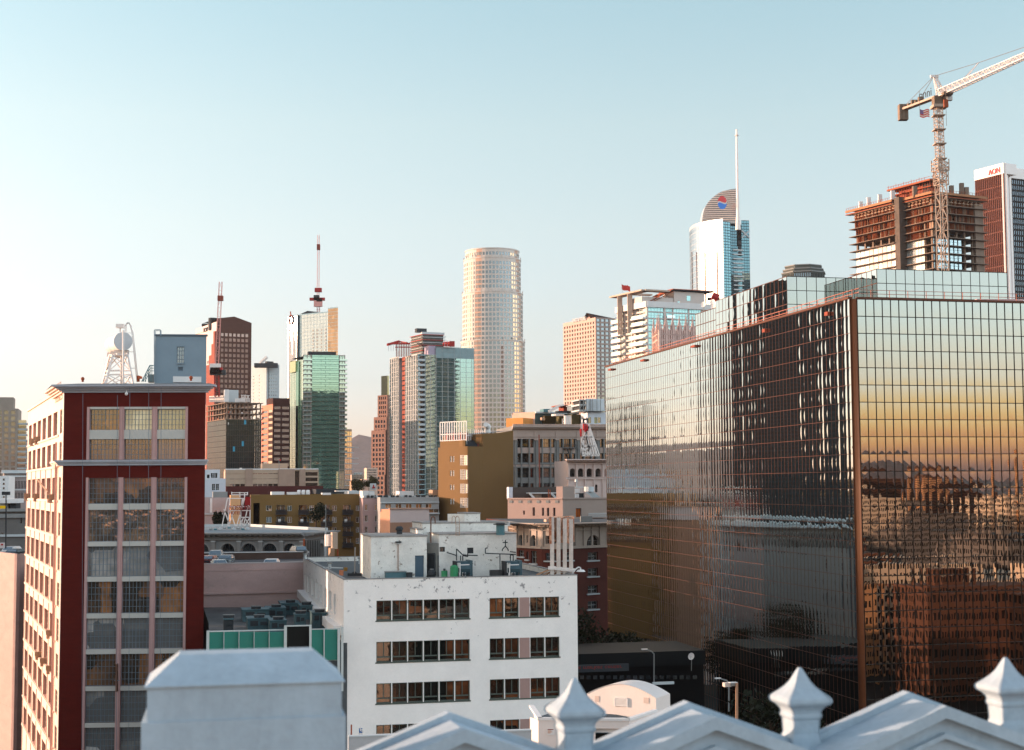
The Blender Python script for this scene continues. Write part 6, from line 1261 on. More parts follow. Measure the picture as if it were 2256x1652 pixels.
# distance strip between the green tower and the pink stepped tower
def far_houses():
    d = 900; lit = M('far_cream_wall', (.60, .46, .38)); 
    root, mb, wins, f, fl, z1 = simple('arcade_block', 'small cream block with grid windows at the foot of the hill', 'c4', 1480, 560, 1570, 860, 20, lit, a=80, rects=[(1487+11*i, 572+20*j, 1494+11*i, 584+20*j) for i in range(7) for j in range(4)], gm=GDARK); done(root, mb, wins)
    for i, (x0, y0, x1, dd, m, lb) in enumerate(((1358, 615, 1482, 980, lit, 'long cream building at the foot of the hill'), (1385, 598, 1440, 1020, WHITE, 'small white upper block at the foot of the hill'), (1354, 668, 1450, 760, M('far_tan', (.42, .30, .22)), 'low tan building behind the dark trees'), (1440, 655, 1500, 780, lit, 'little cream house behind the dark trees'))):
        root, mb, wins, f, fl, z1 = simple('distant_building', lb, 'c4', x0, y0, x1, dd, 14, m, a=80, rects=[(x0+6+12*j, y0+8+14*k, x0+12+12*j, y0+15+14*k) for j in range(int((x1-x0)/12)-1) for k in range(2)], gm=GDARK); done(root, mb, wins)
    for i, (x, y, dd, h, r) in enumerate(((1380, 725, 620, 4.5, 3), (1415, 722, 600, 4, 3.5), (1400, 738, 560, 3.5, 3), (1520, 715, 640, 6, 2.6), (1545, 718, 620, 5.5, 2.6), (1498, 728, 600, 4, 2.4))):
        tree(P('c4', x, y+25, dd), h, r, ('bushy dark tree nearest the green glass tower', 'broad dark tree in the gap between the towers', 'low dark shrub tree in the gap between the towers', 'tall olive tree beside the pink stepped tower', 'olive tree touching the foot of the pink stepped tower', 'small tree behind the white sign board')[i], 40+i, 600, .3, mat=M('far_leaf', (.06, .055, .02), var=.4, scale=.5))
    loose('sign_board', 'white board with red mark below the pink stepped tower', 'sign', lambda b: (fbox(b, 'c4', 1508, 688, 1558, 742, 520, .5, LGREY), fbox(b, 'c4', 1532, 700, 1542, 728, 519, .3, REDST), fbox(b, 'c4', 1526, 716, 1550, 730, 519.2, .3, REDST)))
    loose('flat_roof', 'wide white flat roof edge right of the mustard apartment building', 'roof', lambda b: (fbox(b, 'c4', 1250, 748, 1400, 756, 440, 12, WHITE), fbox(b, 'c4', 1330, 752, 1545, 800, 430, 12, LGREY), fbox(b, 'c4', 1470, 762, 1500, 776, 428, 1, DGREY)))
far_houses()
rnd = random.Random(77)
def sprawl():   # the town on the flat ground seen between towers
    mt = [M('sprawl_%s' % n, c, var=.15) for n, c in (('cream', (.45, .36, .30)), ('white', (.55, .52, .5)), ('tan', (.30, .22, .17)), ('dark', (.08, .07, .06)))]
    for i in range(46):
        dd = rnd.uniform(1300, 5200); x = rnd.uniform(395, 860) if i < 34 else rnd.uniform(-20, 60); h = rnd.uniform(6, 26); p = P('D', x, 1070, dd); w_ = rnd.uniform(14, 50); b = MB(); b.box(p.x-w_, p.y, 0, p.x+w_, p.y+25, h, mt[i % 4]); b.box(p.x-w_*.3, p.y+4, h, p.x+w_*.2, p.y+16, h+2.5, mt[(i+1) % 4])
        for j in range(5): b.box(p.x-w_*.85+j*w_*.36, p.y-.25, h*.35, p.x-w_*.7+j*w_*.36, p.y, h*.7, DGREY)
        b.build('distant_building', None, label='tiny low building on the flat ground before the hills', cat='building', group='far low buildings before the hills')
sprawl()
# ================================================================ red brick building
RED = M('red_brick_paint', (.140, .020, .013), var=.18, spec=.15, scale=.5, streak=.25, fine=9); CRM2 = M('cream_brick', (.72, .59, .52), var=.07, scale=.6, fine=9); SPAN = M('pale_spandrel', (.52, .50, .46), var=.08); PIL = M('pink_pilaster', (.50, .34, .32), var=.1); CORN = M('grey_cornice', (.40, .40, .42), var=.15); BLUEH = M('blue_grey_house', (.27, .33, .37), var=.08); REVEAL = M('reveal_brown', (.58, .38, .33), var=.1)
STEELF = M('steel_sash', (.20, .25, .29), rough=.5); SASH = M('cream_sash', (.46, .36, .30))
def red_building():
    d = 165; B = P('D', 141, 905, d); Cc = hit(B, 87, 'D', 453); A = hit(B, -22.5, 'D', 61.5); z1 = zat('D', 853, B); f, g = Face(B, Cc), Face(A, B)
    root = thing('brick_building', 'tall building with dark red front and cream side in the left foreground', 'building', up(B, 0)); mb = MB(); wins = []
    def zf(y): return zat('D', y/1.8156, f.at(f.L/2, 0))
    cols = [(195, 261), (271.5, 333), (344.5, 407)]
    tops = [(1636, 1719), (1756, 1838)] ; low = [(1911, 2014), (2038, 2165), (2184, 2305), (2325, 2452), (2472, 2595), (2615, 2743), (2762, 2889), (2908, 3035), (3054, 3180), (3200, 3326)]
    gm = {0: GYEL, 1: GROW, 2: GWARM, 3: GREFL, 4: GSHADE, 5: GWARM, 6: GSHADE, 7: GWARM, 8: GSHADE, 9: GSHADE, 10: GROW, 11: GROW}
    rs = []; zr = lambda y: zf(y)
    def ux(x): return f.ux('D', x, 42)
    for i, (y0, y1) in enumerate(tops+low):
        for j, (x0, x1) in enumerate(cols): rs.append((ux(x0), ux(x1), zf(y1), zf(y0), dict(bars=(8, 4 if i < 2 else 5, 4), gm=(GWARM if (i, j) == (0, 0) else (GSHADE if (i, j) in ((1, 2), (4, 1)) else gm[i])))))
    facade(mb, wins, f, 0, z1, rs, RED, GROW, rec=.45, fm=STEELF, bw=.04, rm=PIL)
    # frame of pilasters and spandrels over the red brick
    for (ya, yb) in ((1627, 1838), (1909, 3340)):
        zt, zb = zf(ya), zf(yb); xs = [(189.5, 195), (261, 271.5), (333, 344.5), (407, 412.5)]
        for x0, x1 in xs: f.box(mb, ux(x0), ux(x1), zb, zt, -.2, .16, PIL); 
        for x0, x1 in xs[1:3]: f.box(mb, ux(x0)+.14, ux(x1)-.14, zb, zt, .1, .26, PIL)
        sp = [(ya, ya+9)] + ([(1719, 1756)] if ya < 1700 else [(a[1], b[0]) for a, b in zip(low, low[1:])])
        for y0, y1 in sp:
            if y0 == 1909: continue
            for x0, x1 in cols: f.box(mb, ux(x0), ux(x1), zf(y1), zf(y0), -.3, .06, SPAN)
    # belt and top cornice
    for y0, y1, n in ((1839, 1847, .55), (1847, 1853, .4), (1853, 1861, .28)):
        f.box(mb, -.3-n, f.L+n*.6, zf(y1), zf(y0), -.2, n, CORN); g.box(mb, g.L*.80, g.L+.02, zf(y1), zf(y0), -.2, n, CRM2)
    zc0, zc1 = zf(1570), zf(1540)
    for k_, (a, b, n) in enumerate(((1570, 1562, .25), (1562, 1555, .5), (1555, 1548, .8), (1548, 1540, 1.15))):
        f.box(mb, -n, f.L+n, zf(a), zf(b), -.5, n, CORN); g.box(mb, g.L*.76, g.L, zf(a), zf(b), -.5, n, CRM2)
    zr_ = zf(1527); E = [f.at(-1.1, zc1, 1.1), f.at(f.L+1.1, zc1, 1.1), f.at(f.L, zr_, -2.6), f.at(.9, zr_, -2.6)]
    mb.poly(E, M('grey_shingle', (.13, .15, .16), var=.15)); mb.poly([f.at(-1.1, zc1, 1.1), f.at(.9, zr_, -2.6), g.at(g.L*.76, zr_-.5, -1), g.at(g.L*.76, zc1, 1.1)], M('grey_shingle', (0, 0, 0)))
    mb.poly([f.at(f.L, zr_, -2.6), f.at(.9, zr_, -2.6), g.at(g.L*.76, zr_-.5, -1), g.at(g.L*.4, zr_-.5, -1), up(Cc+g.u*-30, zr_-.5)], ASPH)
    # cream side
    zg = lambda k_, x, y: zat(k_, y, g.at(g.ux('D', X(k_, x), 42), 0))
    z1s = z1-.2; dz = 4.02; L = g.L; ur = []
    GK = (50/1.8156, 1500/1.8156, 1/2.7525/1.8156); K['g1'] = GK; K['g2'] = (GK[0], 2100/1.8156, GK[2])
    tl = [g.ux('g1', x, 50) for x in (186, 232, 283, 338, 396, 458)]; tr = [g.ux('g1', x, 50) for x in (218, 270, 323, 380, 440, 506)]
    rws = [((566, 775), 'g1'), ((847, 1050), 'g1'), ((1153, 1352), 'g1'), ((1460, 1662), 'g1'), ((112, 310), 'g2'), ((415, 620), 'g2'), ((725, 925), 'g2'), ((1030, 1238), 'g2'), ((1340, 1545), 'g2'), ((1652, 1860), 'g2'), ((1962, 2170), 'g2')]
    pf = g.at(0, 0)
    rr = [(zat(k_, y1, pf), zat(k_, y0, pf)) for (y0, y1), k_ in rws]
    n = 6; pw = L*.86/n; rs = []
    u_of = lambda i: L*.015+i*L*.865/n
    for i in range(n):
        a = u_of(i)
        for lo, hi in rr: rs.append((a+pw*.14, a+pw*.82, lo, hi, dict(rec=.42)))
    u7 = g.ux('g1', 527, 50); 
    for lo, hi in rr: rs.append((L*.915, L*.965, lo, hi, dict(rec=.15)))
    facade(mb, wins, g, 0, z1s, rs, CRM2, GSIDE, bars=(3, 4), fm=SASH, bw=.09, rm=REVEAL)
    for i in range(n+1): u = u_of(i)-pw*.02; g.box(mb, max(0, u-.12), u+.12, 0, rr[2][1]+1.6, 0, .10, CRM2)
    for j, (lo, hi) in enumerate(rr): g.box(mb, 0, L*.895, lo-.28, lo-.05, .0, .14, CRM2)
    mb.tube(g.at(L*.898, 0, .3), g.at(L*.898, rr[1][1], .3), .13, REVEAL, n=6)
    g.box(mb, 0, L*.76, z1s, z1s+.3, -.3, .2, CRM2); g.box(mb, L*.975, L, 0, z1s, 0, .05, CRM2)
    D2 = up(Cc, 0)+g.u*-50; D3 = D2-f.u*3
    for a, b in ((Cc, D2), (D2, D3), (D3, A)): mb.poly([up(a, 0), up(b, 0), up(b, z1s), up(a, z1s)], M('dark_hidden_brick', (.12, .07, .055), var=.3, scale=.3))  # unseen walls coloured dark to darken their reflection in the mirror glass
    mb.poly([up(p, z1s-.3) for p in (A, B, Cc, D2, D3)], ASPH)
    mb.build('wall', root); flush(root, wins)
    # open hopper sash, remains of painted sign, window air units
    b = MB(); lo, hi = rr[2]; a = u_of(4)+pw*.3; b.obox(g.at(a, lo+.9, .05), g.u*pw*.35, g.n*1.3+Z1*-.0+Vector((0, 0, 1.6)), g.n*.05, SASH); b.build('open_sash', root)
    text(root, 'PEEBLES', g, L*.80, L*.965, rr[0][1]+1.1, rr[0][1]+2.1, M('faded_sign', (.40, .26, .20)), n=.02, ext=.01, name='faded_lettering')
    text(root, 'LINENS CO', g, L*.80, L*.93, rr[0][1]+2.5, rr[0][1]+3.3, MT['faded_sign'], n=.02, ext=.01, name='faded_lettering')
    for (r_, c_) in ((0, 1), (0, 2), (2, -.12), (2, 2), (2, 5), (2, 4.75), (6, 5), (7, 3), (7, 4), (7, 5.1)):
        u = u_of(c_)+pw*.35; lo = rr[r_][0]; m = MB(); g.box(m, u, u+.75, lo+.05, lo+.65, -.3, .55, TAN); g.box(m, u+.08, u+.67, lo+.12, lo+.6, .55, .58, DGREY); g.box(m, u, u+.06, lo-.4, lo+.1, 0, .5, SASH); m.build('window_air_unit', root)
    # roof house
    ph = thing; b = MB(); q = P('D', 340.5, 843, 182); f2 = Face(q, hit(q, 84, 'D', 454)); zt = zat('D', 740, q); wl = []
    zb = z1-1; facade(b, wl, f2, zb, zt, [f2.rect('c0', 1297, 342, 1352, 464)+(dict(bars=(3, 4), gm=GDARK),), f2.rect('c0', 1306, 490, 1343, 520)+(dict(gm=DGREY, bars=(1, 5)),)], BLUEH, GDARK, rec=.25, fm=STEELF, bw=.07, name='window')
    bp = [f2.at(0, 0), f2.at(f2.L, 0), f2.at(f2.L, 0)+az(-14)*8, f2.at(0, 0)+az(-14)*8]
    for i in (1, 2, 3): a, c = bp[i], bp[(i+1) % 4]; b.poly([up(a, zb), up(c, zb), up(c, zt), up(a, zt)], BLUEH)
    b.poly([up(p, zt) for p in bp], ASPH); f2.box(b, -.12, f2.L+.12, zt, zt+.22, -.4, .12, M('slate_cap', (.14, .17, .20))); r = f2.rect('c0', 1292, 464, 1356, 470); f2.box(b, r[0], r[1], r[2], r[3], 0, .15, BLUEH)
    h = b.build('roof_house', root)
    for w_ in wl: m = MB(); winmesh(m, w_); m.build('window', h)
    m = MB(); pbeam(m, 'c0', [(1133, 600), (1133, 222), (1140, 218), (1176, 218), (1182, 225), (1182, 262)], 181.7, .09, BLUEH); pbeam(m, 'c0', [(1142, 600), (1142, 225), (1176, 226), (1176, 262)], 181.9, .06, BLUEH); m.build('roof_ladder', root)
    m = MB(); pbeam(m, 'c0', [(1040, 600), (1100, 480), (1128, 480)], 180, .10, MTEAL); pbeam(m, 'c0', [(1050, 600), (1102, 500), (1128, 500)], 180, .07, MTEAL); pbeam(m, 'c0', [(1062, 600), (1104, 520), (1128, 520)], 180, .07, MTEAL)
    for x in (1052, 1070, 1088, 1102, 1115): pbeam(m, 'c0', [(x, 600), (x, 600-max(20, min(120, (x-1040)*2)))], 180, .07, MTEAL)
    fbox(m, 'c0', 1088, 545, 1130, 600, 183, 2, GREY); m.beam(P('c0', 1015, 600, 184), P('c0', 1015, 555, 184), .3, RUST); m.poly([P('c0', 1010, 552, 184), P('c0', 1045, 562, 182), P('c0', 1045, 578, 182), P('c0', 1010, 580, 184)], RUST); m.build('roof_stair', root)
    loose('roof_box', 'long white metal box on the parapet in front of the blue grey roof house', 'roof unit', lambda b: fbox(b, 'c0', 1270, 560, 1478, 602, 171, 1.2, WHITE))
    def nozzle(x, y, lb): loose('roof_sprinkler', lb, 'pipe', lambda b: (b.tube(P('c0', x, y+28, 168), P('c0', x, y+8, 168), .13, RUST), b.sphere(P('c0', x, y+5, 168), .22, RUST), b.tube(P('c0', x, y+5, 168), P('c0', x+3, y-5, 168), .1, RUST)))
    nozzle(607, 573, 'small rusty pipe stub on the left part of the red building roof edge'); nozzle(1402, 565, 'small rusty pipe stub in front of the long white roof box')
    # hanging cables in front of the red front
    m = MB()
    for x, y0 in ((608, 690), (953, 640), (1092, 640), (1183, 640), (862, 700)): m.beam(P('c0', x, y0, 164.4), P('c0', x-10, 4100, 164.4), .035, STEELF)
    m.build('facade_cable', root); m = MB(); a, c = P('c1', 772, 1265, 164.4), P('c1', 772, 1082, 164.4); m.beam(a, c, .55, M('brown_banner', (.20, .12, .09)), h=.15); m.beam(P('c1', 755, 1192, 164.3), P('c1', 790, 1192, 164.3), .08, STEELF); m.build('facade_bracket', root)
    m = MB(); q = P('c0', 928, 688, 164.5); m.sphere(q, .2, WHITE); m.beam(q, q+Z1*.4, .08, WHITE); m.build('facade_lamp', root)
GYEL = G('yellow_room_glass', (.34, .31, .18), (.80, .74, .50), .12, cell=.25); GREFL = G('rippled_reflecting_glass', (.02, .015, .01), (.22, .12, .06), .34, (1, .8, .65), wave=.35, wsc=.8, cell=.9, rough=.02); GSHADE = G('shaded_room_glass', (.09, .09, .085), (.50, .47, .43), .14, cell=.28); GSIDE = G('tan_room_glass', (.26, .21, .16), (.48, .40, .31), .20, (1, .9, .8), cell=.3)
red_building()
def water_tank():
    d = 187; base = P('c0', 880, 640, d); root = thing('water_tank', 'white horizontal tank on a lattice steel stand on the red building roof', 'water tank', base)
    q = lambda x, y, dd=0: P('c0', x, y, d+dd)
    b = MB(); r = 66*.30006/FD*d; c = q(903, 303, -1.5); c2 = q(832, 330, 5.5); b.tube(c2, c, r, WHITE, n=36); dr = (c-c2).normalized(); b.tube(c-dr*.1, c+dr*.05, r*1.02, M('tank_end', (.52, .52, .52)), n=36); b.tube(c2+dr*3.0, c2+dr*3.15, r*1.02, WHITE, n=36); b.build('tank', root, smooth=False)
    b = MB()
    tops = [(800, 400, 3), (935, 392, 3), (865, 410, -2), (905, 400, -2)]; bots = [(742, 640, 4), (1000, 640, 4), (800, 640, -4), (955, 640, -4)]
    T = [q(805, 400, 4), q(890, 385, 4), q(935, 398, -2), q(828, 405, -2)]; Bq = [q(745, 640, 5), q(900, 640, 7), q(982, 640, -4), q(770, 640, -5)]
    for t, o in zip(T, Bq): b.beam(t, o, .2, WSTEEL)
    for i in range(4):
        t, o, t2, o2 = T[i], Bq[i], T[(i+1) % 4], Bq[(i+1) % 4]
        for fr in (.0, .5, .62): b.beam(t.lerp(o, fr), t2.lerp(o2, fr), .13, WSTEEL)
        b.beam(t.lerp(o, .0), t2.lerp(o2, .5), .1, WSTEEL); b.beam(t2.lerp(o2, .0), t.lerp(o, .5), .1, WSTEEL); b.beam(t.lerp(o, .62), t2.lerp(o2, 1), .1, WSTEEL); b.beam(t2.lerp(o2, .62), t.lerp(o, 1), .1, WSTEEL)
    b.tube(q(890, 640, 0), q(890, 395, 0), .14, WSTEEL); b.tube(q(904, 640, -4.5), q(904, 220, -4.5), .12, WSTEEL)
    for t_ in (.12, .5, .88): cc_ = c2.lerp(c, t_)-Z1*(r+.15); b.box(cc_.x-r*.8, cc_.y-.15, cc_.z-.35, cc_.x+r*.8, cc_.y+.15, cc_.z+.25, WSTEEL)
    b.beam(c2.lerp(c, -.05)-Z1*(r+.5)-Vector((r*.55, 0, 0)), c-Z1*(r+.5)-Vector((r*.55, 0, 0)), .25, WSTEEL); b.beam(c2-Z1*(r+.5)+Vector((r*.55, 0, 0)), c-Z1*(r+.5)+Vector((r*.55, 0, 0)), .25, WSTEEL)
    b.build('stand', root)
    b = MB(); k_ = q(883, 215); b.beam(q(883, 235), q(883, 205), .15, WSTEEL); b.box(k_.x-.48, k_.y-.4, q(883, 205).z, k_.x+.48, k_.y+.4, q(883, 177).z, WSTEEL); b.build('level_gauge', root)
    b = MB()
    for o in (0, 9): 
        pts = [(1005, 600), (968, 240), (958, 195), (945, 168), (930, 168), (919, 190), (916, 238)]
        for (x0, y0), (x1, y1) in zip(pts, pts[1:]): b.beam(q(x0+o, y0, -1), q(x1+o*(1 if y1 > 200 else .3), y1, -1), .09, WSTEEL)
    for i in range(28): y = 590-i*13; x = 1005-37*(600-y)/360; b.beam(q(x, y, -1), q(x+9, y, -1), .05, WSTEEL)
    for y in (242, 380, 500): b.beam(q(930 if y < 300 else 945, y, -1), q(968+((y-240)*.1), y, -1), .08, WSTEEL)
    b.build('ladder', root)
water_tank()

# ================================================================ white building
WB = M('chipped_white_wall', (.78, .74, .70), var=.06, scale=.5, patch=((.30, .27, .26), .585, 1.1, 33), fine=5); WB2 = M('stained_white_wall', (.68, .655, .61), var=.16, scale=.6, patch=((.26, .21, .17), .60, 1.9), fine=5)
GWB = G('dim_interior_glass', (.006, .007, .006), (.17, .055, .02), .07, (1, .9, .8), wave=.15, wsc=.5, cell=.4, power=5); FRB = M('grey_green_frame', (.13, .15, .13), rough=.5); PNL = M('pink_panel', (.40, .28, .25), var=.08)
def white_building():
    d = 143; B = P('cw', 477, 205, d); Cc = hit(B, 77.3, 'cw', 2097); A = hit(B, -12.9, 'cw', 196); z1 = B.z; f, g = Face(B, Cc), Face(A, B); D2 = A+(Cc-B)
    root = thing('office_building', 'low white chipped paint building with wide strip windows and a cluttered flat roof', 'building', up(B, 0)); mb = MB(); wins = []
    rs = []; rows = [(352, 490), (638, 780), (927, 1067), (1216, 1356), (1500, 1640)]
    def U(x): return f.ux('cw', x, 25)
    pz = f.at(U(700), 0); ph = None
    for y0, y1 in rows:
        z0_, z1_ = zat('cw', y1, pz), zat('cw', y0, pz)
        for i in range(6): a, b = U(700)+(U(1355)-U(700))*i/6, U(700)+(U(1355)-U(700))*(i+1)/6; rs.append((a+.001 if i else a, b, z0_, z1_))
        for xa, xb in ((1488, 1697), (1770, 1978)):
            for i in range(2): rs.append((U(xa)+(U(xb)-U(xa))*i/2+.001*i, U(xa)+(U(xb)-U(xa))*(i+1)/2, z0_, z1_))
    # gaps between neighbouring lights are mullions, so each light is its own window
    rs = [(a+.04, b-.04, c, e) for a, b, c, e in rs]
    facade(mb, wins, f, 0, z1, rs, WB, GWB, rec=.28)
    for w_ in wins: w_['kind'] = 'strip'
    rl = []; xs = ((203, 213, 165, 275), (222, 238, 182, 298), (250, 267, 200, 320), (279, 296, 222, 342), (308, 326, 240, 366), (340, 358, 262, 395), (375, 391, 285, 422), (407, 420, 310, 447))
    for x0, x1, y0, y1 in xs: r = g.rect('cw', x0, y0, x1, y1); rl.append(r)
    hz = [(sum(r[2] for r in rl)/8, sum(r[3] for r in rl)/8)]
    rl = [(r[0], r[1], hz[0][0]-k_*4.1, hz[0][1]-k_*4.1) for r in rl for k_ in range(4)]
    nw = len(wins); facade(mb, wins, g, 0, z1, rl, WB, GDARK, rec=.5)
    zp = z1-.55
    mb.poly([up(p, zp) for p in (A, B, Cc, D2)], ASPH)
    for p, q in ((A, B), (B, Cc), (Cc, D2), (D2, A)):
        h = Face(p, q); h.box(mb, 0, h.L, z1-.02, z1+.06, -.32, .05, M('grey_coping', (.30, .29, .28), var=.3, scale=1)); mb.poly([h.at(.3, zp, -.3), h.at(h.L-.3, zp, -.3), h.at(h.L-.3, z1, -.3), h.at(.3, z1, -.3)], WB2)
    for p, q in ((Cc, D2), (D2, A)): mb.poly([up(p, 0), up(q, 0), up(q, z1), up(p, z1)], M('dark_hidden_wall', (.055, .055, .06), var=.3))  # hidden sides of the white walls darkened, shade put in for the mirror
    for y0, y1 in rows:
        z0_, z1_ = zat('cw', y1, pz), zat('cw', y0, pz)
        for xa, xb in ((700, 1355), (1488, 1978)): f.box(mb, U(xa)-.05, U(xb)+.05, z0_-.12, z0_, -.25, .06, FRB)
        f.box(mb, U(1697)+.03, U(1770)-.03, z0_, z1_, 0, .03, PNL)
    mb.build('wall', root)
    for w_ in wins[:nw]:
        m = MB(); a, e, lo, hi = w_['r']; fc = w_['fc']; n = -w_['rec']; H = hi-lo; hs = lo+H*.24
        m.poly([fc.at(a, lo, n), fc.at(e, lo, n), fc.at(e, hi, n), fc.at(a, hi, n)], GWB); t = .09
        for q0, q1, h0, h1 in ((a-.045, a+t, lo, hi), (e-t, e+.045, lo, hi), (a, e, hi-t, hi), (a, e, lo, lo+t), (a, e, hs-.06, hs+.06), ((a+e)/2-.035, (a+e)/2+.035, hs, hi)): fc.box(m, q0, q1, h0, h1, n, n+.1+.01*(h1 < hi), FRB)
        m.build('window', root)
    flush(root, wins[nw:])
    # roof houses
    def house(nm, x0, y0, x1, y1, dd, dep, xl=None, rects=(), mat=WB2, parent=root, cap=.14, azr=77.3):
        b = MB(); wl = []; q = P('cb', x0, y1, dd); h = Face(q, hit(q, azr, 'cb', x1)); zt = zat('cb', y0, q); zb = z1-.6
        facade(b, wl, h, zb, zt, [h.rect('cb', *r[:4])+(r[4],) for r in rects], mat, GDARK, rec=.15, fm=STEELF)
        lft = h.at(0, 0, -dep); rt = h.at(h.L, 0, -dep)
        for p, c in ((h.at(h.L, 0), rt), (rt, lft), (lft, h.at(0, 0))): b.poly([up(p, zb), up(c, zb), up(c, zt), up(p, zt)], mat)
        b.poly([up(p, zt-.01) for p in (h.at(0, 0), h.at(h.L, 0), rt, lft)], ASPH); h.box(b, -.06, h.L+.06, zt-.0, zt+cap, -dep-.06, .06, M('house_coping', (.33, .31, .29), var=.3, scale=1.2))
        o = b.build(nm, root); 
        for w_ in wl: m = MB(); winmesh(m, w_); m.build(w_['name'], o)
        return h, zt, o
    DOOR = M('blue_grey_door', (.12, .17, .21), rough=.5)
    h1, zt1, o1 = house('stair_house', 75, 1125, 581, 1492, 150.5, 9.5, rects=[(474, 1290, 554, 1484, dict(gm=DOOR))])
    m = MB(); h1.box(m, h1.ux('cb', 548, 30), h1.ux('cb', 551, 30), zat('cb', 1396, h1.p), zat('cb', 1390, h1.p), -.1, .05, LGREY); m.build('door_handle', o1)
    m = MB(); q = h1.rect('cb', 305, 1162, 337, 1186); h1.box(m, q[0]-.1, q[1]+.1, (q[2]+q[3])/2, q[3], 0, .5, DGREY); h1.box(m, q[0], q[1], q[2], (q[2]+q[3])/2, 0, .35, LGREY); h1.box(m, q[0]+.15, q[0]+.22, zat('cb', 1430, h1.p), q[2], 0, .1, PINKST); h1.box(m, q[1]-.22, q[1]-.15, zat('cb', 1430, h1.p), q[2], 0, .1, PINKST); m.build('flue', root)
    m = MB(); v = h1.at(h1.L*.57, zt1+.2, -2.5); m.tube(v, v+Z1*.35, .3, DGREY, n=12); m.sphere(v+Z1*.55, .42, DGREY, n=10, sz=.7); m.build('roof_vent', root)
    h2, zt2, o2 = house('machine_house', 690, 1105, 1390, 1482, 152.5, 9, rects=[(945, 1219, 1002, 1272, dict(gm=DGREY, bars=(1, 6), fm=None)), (693, 1212, 744, 1256, dict(gm=GPANE, bars=(4, 1), fm=DGREY))])
    h3, zt3, o3 = house('upper_house', 540, 1003, 1312, 1180, 158, 7, azr=77.3)
    house('side_house', 494, 1060, 545, 1180, 157, 5)
    h4, zt4, o4 = house('top_house', 920, 915, 1062, 1020, 160, 4)
    m = MB(); h4b = Face(hit(h4.p, -60, 'cb', 776), h4.p); m.poly([h4b.at(0, zt3-1), h4b.at(h4b.L, zt3-1), h4b.at(h4b.L, zt4), h4b.at(0, zt4)], WB2); m.poly([h4b.at(0, zt4), h4b.at(h4b.L, zt4), h4.at(h4.L, zt4, -4), h4b.at(0, zt4, -5)], ASPH); m.build('top_house_side', root)
    m = MB(); h = Face(h1.at(h1.L, 0, -2.4), h2.at(0, 0, -.0)); h.box(m, 0, h.L, z1-.6, zat('cb', 1176, h.p), -1, 0, M('grey_recess_wall', (.30, .29, .27), var=.15)); h.box(m, .2, h.L*.75, z1-.6, zat('cb', 1275, h.p), 0, .03, DGREY); m.build('recess_wall', root)  # recess wall in a darker grey than the houses beside it
    # pipes and rails
    m = MB(); c = P('cb', 1245, 1105, 151); m.tube(P('cb', 1245, 1105, 153), P('cb', 1245, 1010, 153), .45, MTEAL, n=14); m.tube(P('cb', 1245, 1012, 153), P('cb', 1245, 1002, 153), .75, DGREY, n=14); m.tube(P('cb', 1245, 1002, 153), P('cb', 1245, 994, 153), .6, DGREY, r1=.3, n=14); m.build('chimney', root)
    m = MB(); pbeam(m, 'cb', [(617, 1175), (617, 975), (622, 948), (636, 938), (652, 948), (657, 1000)], 151.6, .12, M('rust_brown', (.20, .11, .08))); m.build('gooseneck_pipe', root)
    m = MB()
    for x in (843, 875): pbeam(m, 'cb', [(x, 1110), (x, 1000), (x-4, 950), (x-14, 935), (x-26, 935), (x-34, 950), (x-36, 1000)], 152, .06, TAN)
    for y in range(1010, 1110, 14): pbeam(m, 'cb', [(843, y), (875, y)], 152, .04, TAN)
    m.build('roof_ladder', root)
    m = MB(); pp = h2
    for pts in ([(848, 1335), (848, 1230), (905, 1285), (1040, 1290)], [(885, 1335), (885, 1290)], [(905, 1335), (905, 1290), (950, 1300), (950, 1270)], [(1108, 1270), (1110, 1225), (1130, 1220)], [(1108, 1270), (1230, 1275), (1385, 1280)], [(1242, 1420), (1240, 1275)], [(1335, 1345), (1335, 1285), (1360, 1285), (1360, 1345)], [(1290, 1205), (1290, 1150)], [(1265, 1172), (1310, 1172)], [(1262, 1250), (1262, 1235), (1290, 1205), (1315, 1235), (1315, 1250)], [(760, 1262), (850, 1290)], [(1330, 1255), (1385, 1262)]): pbeam(m, 'cb', pts, 152.0, .11, DGREY)
    m.build('wall_pipe', root)
white_building()
def unit(x0, lb):
    d = 148.5; root = thing('chiller_unit', lb, 'cooling unit', P('cb', x0+70, 1482, d)); b = MB(); TS = M('teal_sheet', (.10, .15, .17), rough=.45, metal=.3)
    fbox(b, 'cb', x0, 1345, x0+12, 1480, d, 2, DGREY); fbox(b, 'cb', x0+122, 1335, x0+150, 1480, d+1, 2, TS); b.tube(P('cb', x0+42, 1408, d+1.6), P('cb', x0+130, 1408, d+1.6), .75*1.05, TS, n=16); fbox(b, 'cb', x0+40, 1408, x0+130, 1448, d+1.0, 1.2, TS); fbox(b, 'cb', x0+10, 1345, x0+125, 1356, d+1, 1.6, TS); b.build('tank', root)
    b = MB(); 
    for x in (x0+18, x0+60, x0+118): pbeam(b, 'cb', [(x, 1480), (x, 1445)], d, .14, DGREY)
    pbeam(b, 'cb', [(x0+36, 1470), (x0+36, 1375), (x0+120, 1372)], d-.3, .09, WHITE); pbeam(b, 'cb', [(x0+100, 1480), (x0+150, 1480)], d, .2, DGREY); b.build('stand', root); b = MB(); fbox(b, 'cb', x0+60, 1445, x0+88, 1475, d-.6, .4, LGREY); b.sphere(P('cb', x0+72, 1458, d-.7), .18, DGREY); b.build('gauge_box', root)
unit(845, 'teal cylindrical chiller unit near the middle of the white building roof'); unit(1292, 'teal cylindrical chiller unit at the right end of the white machine house')
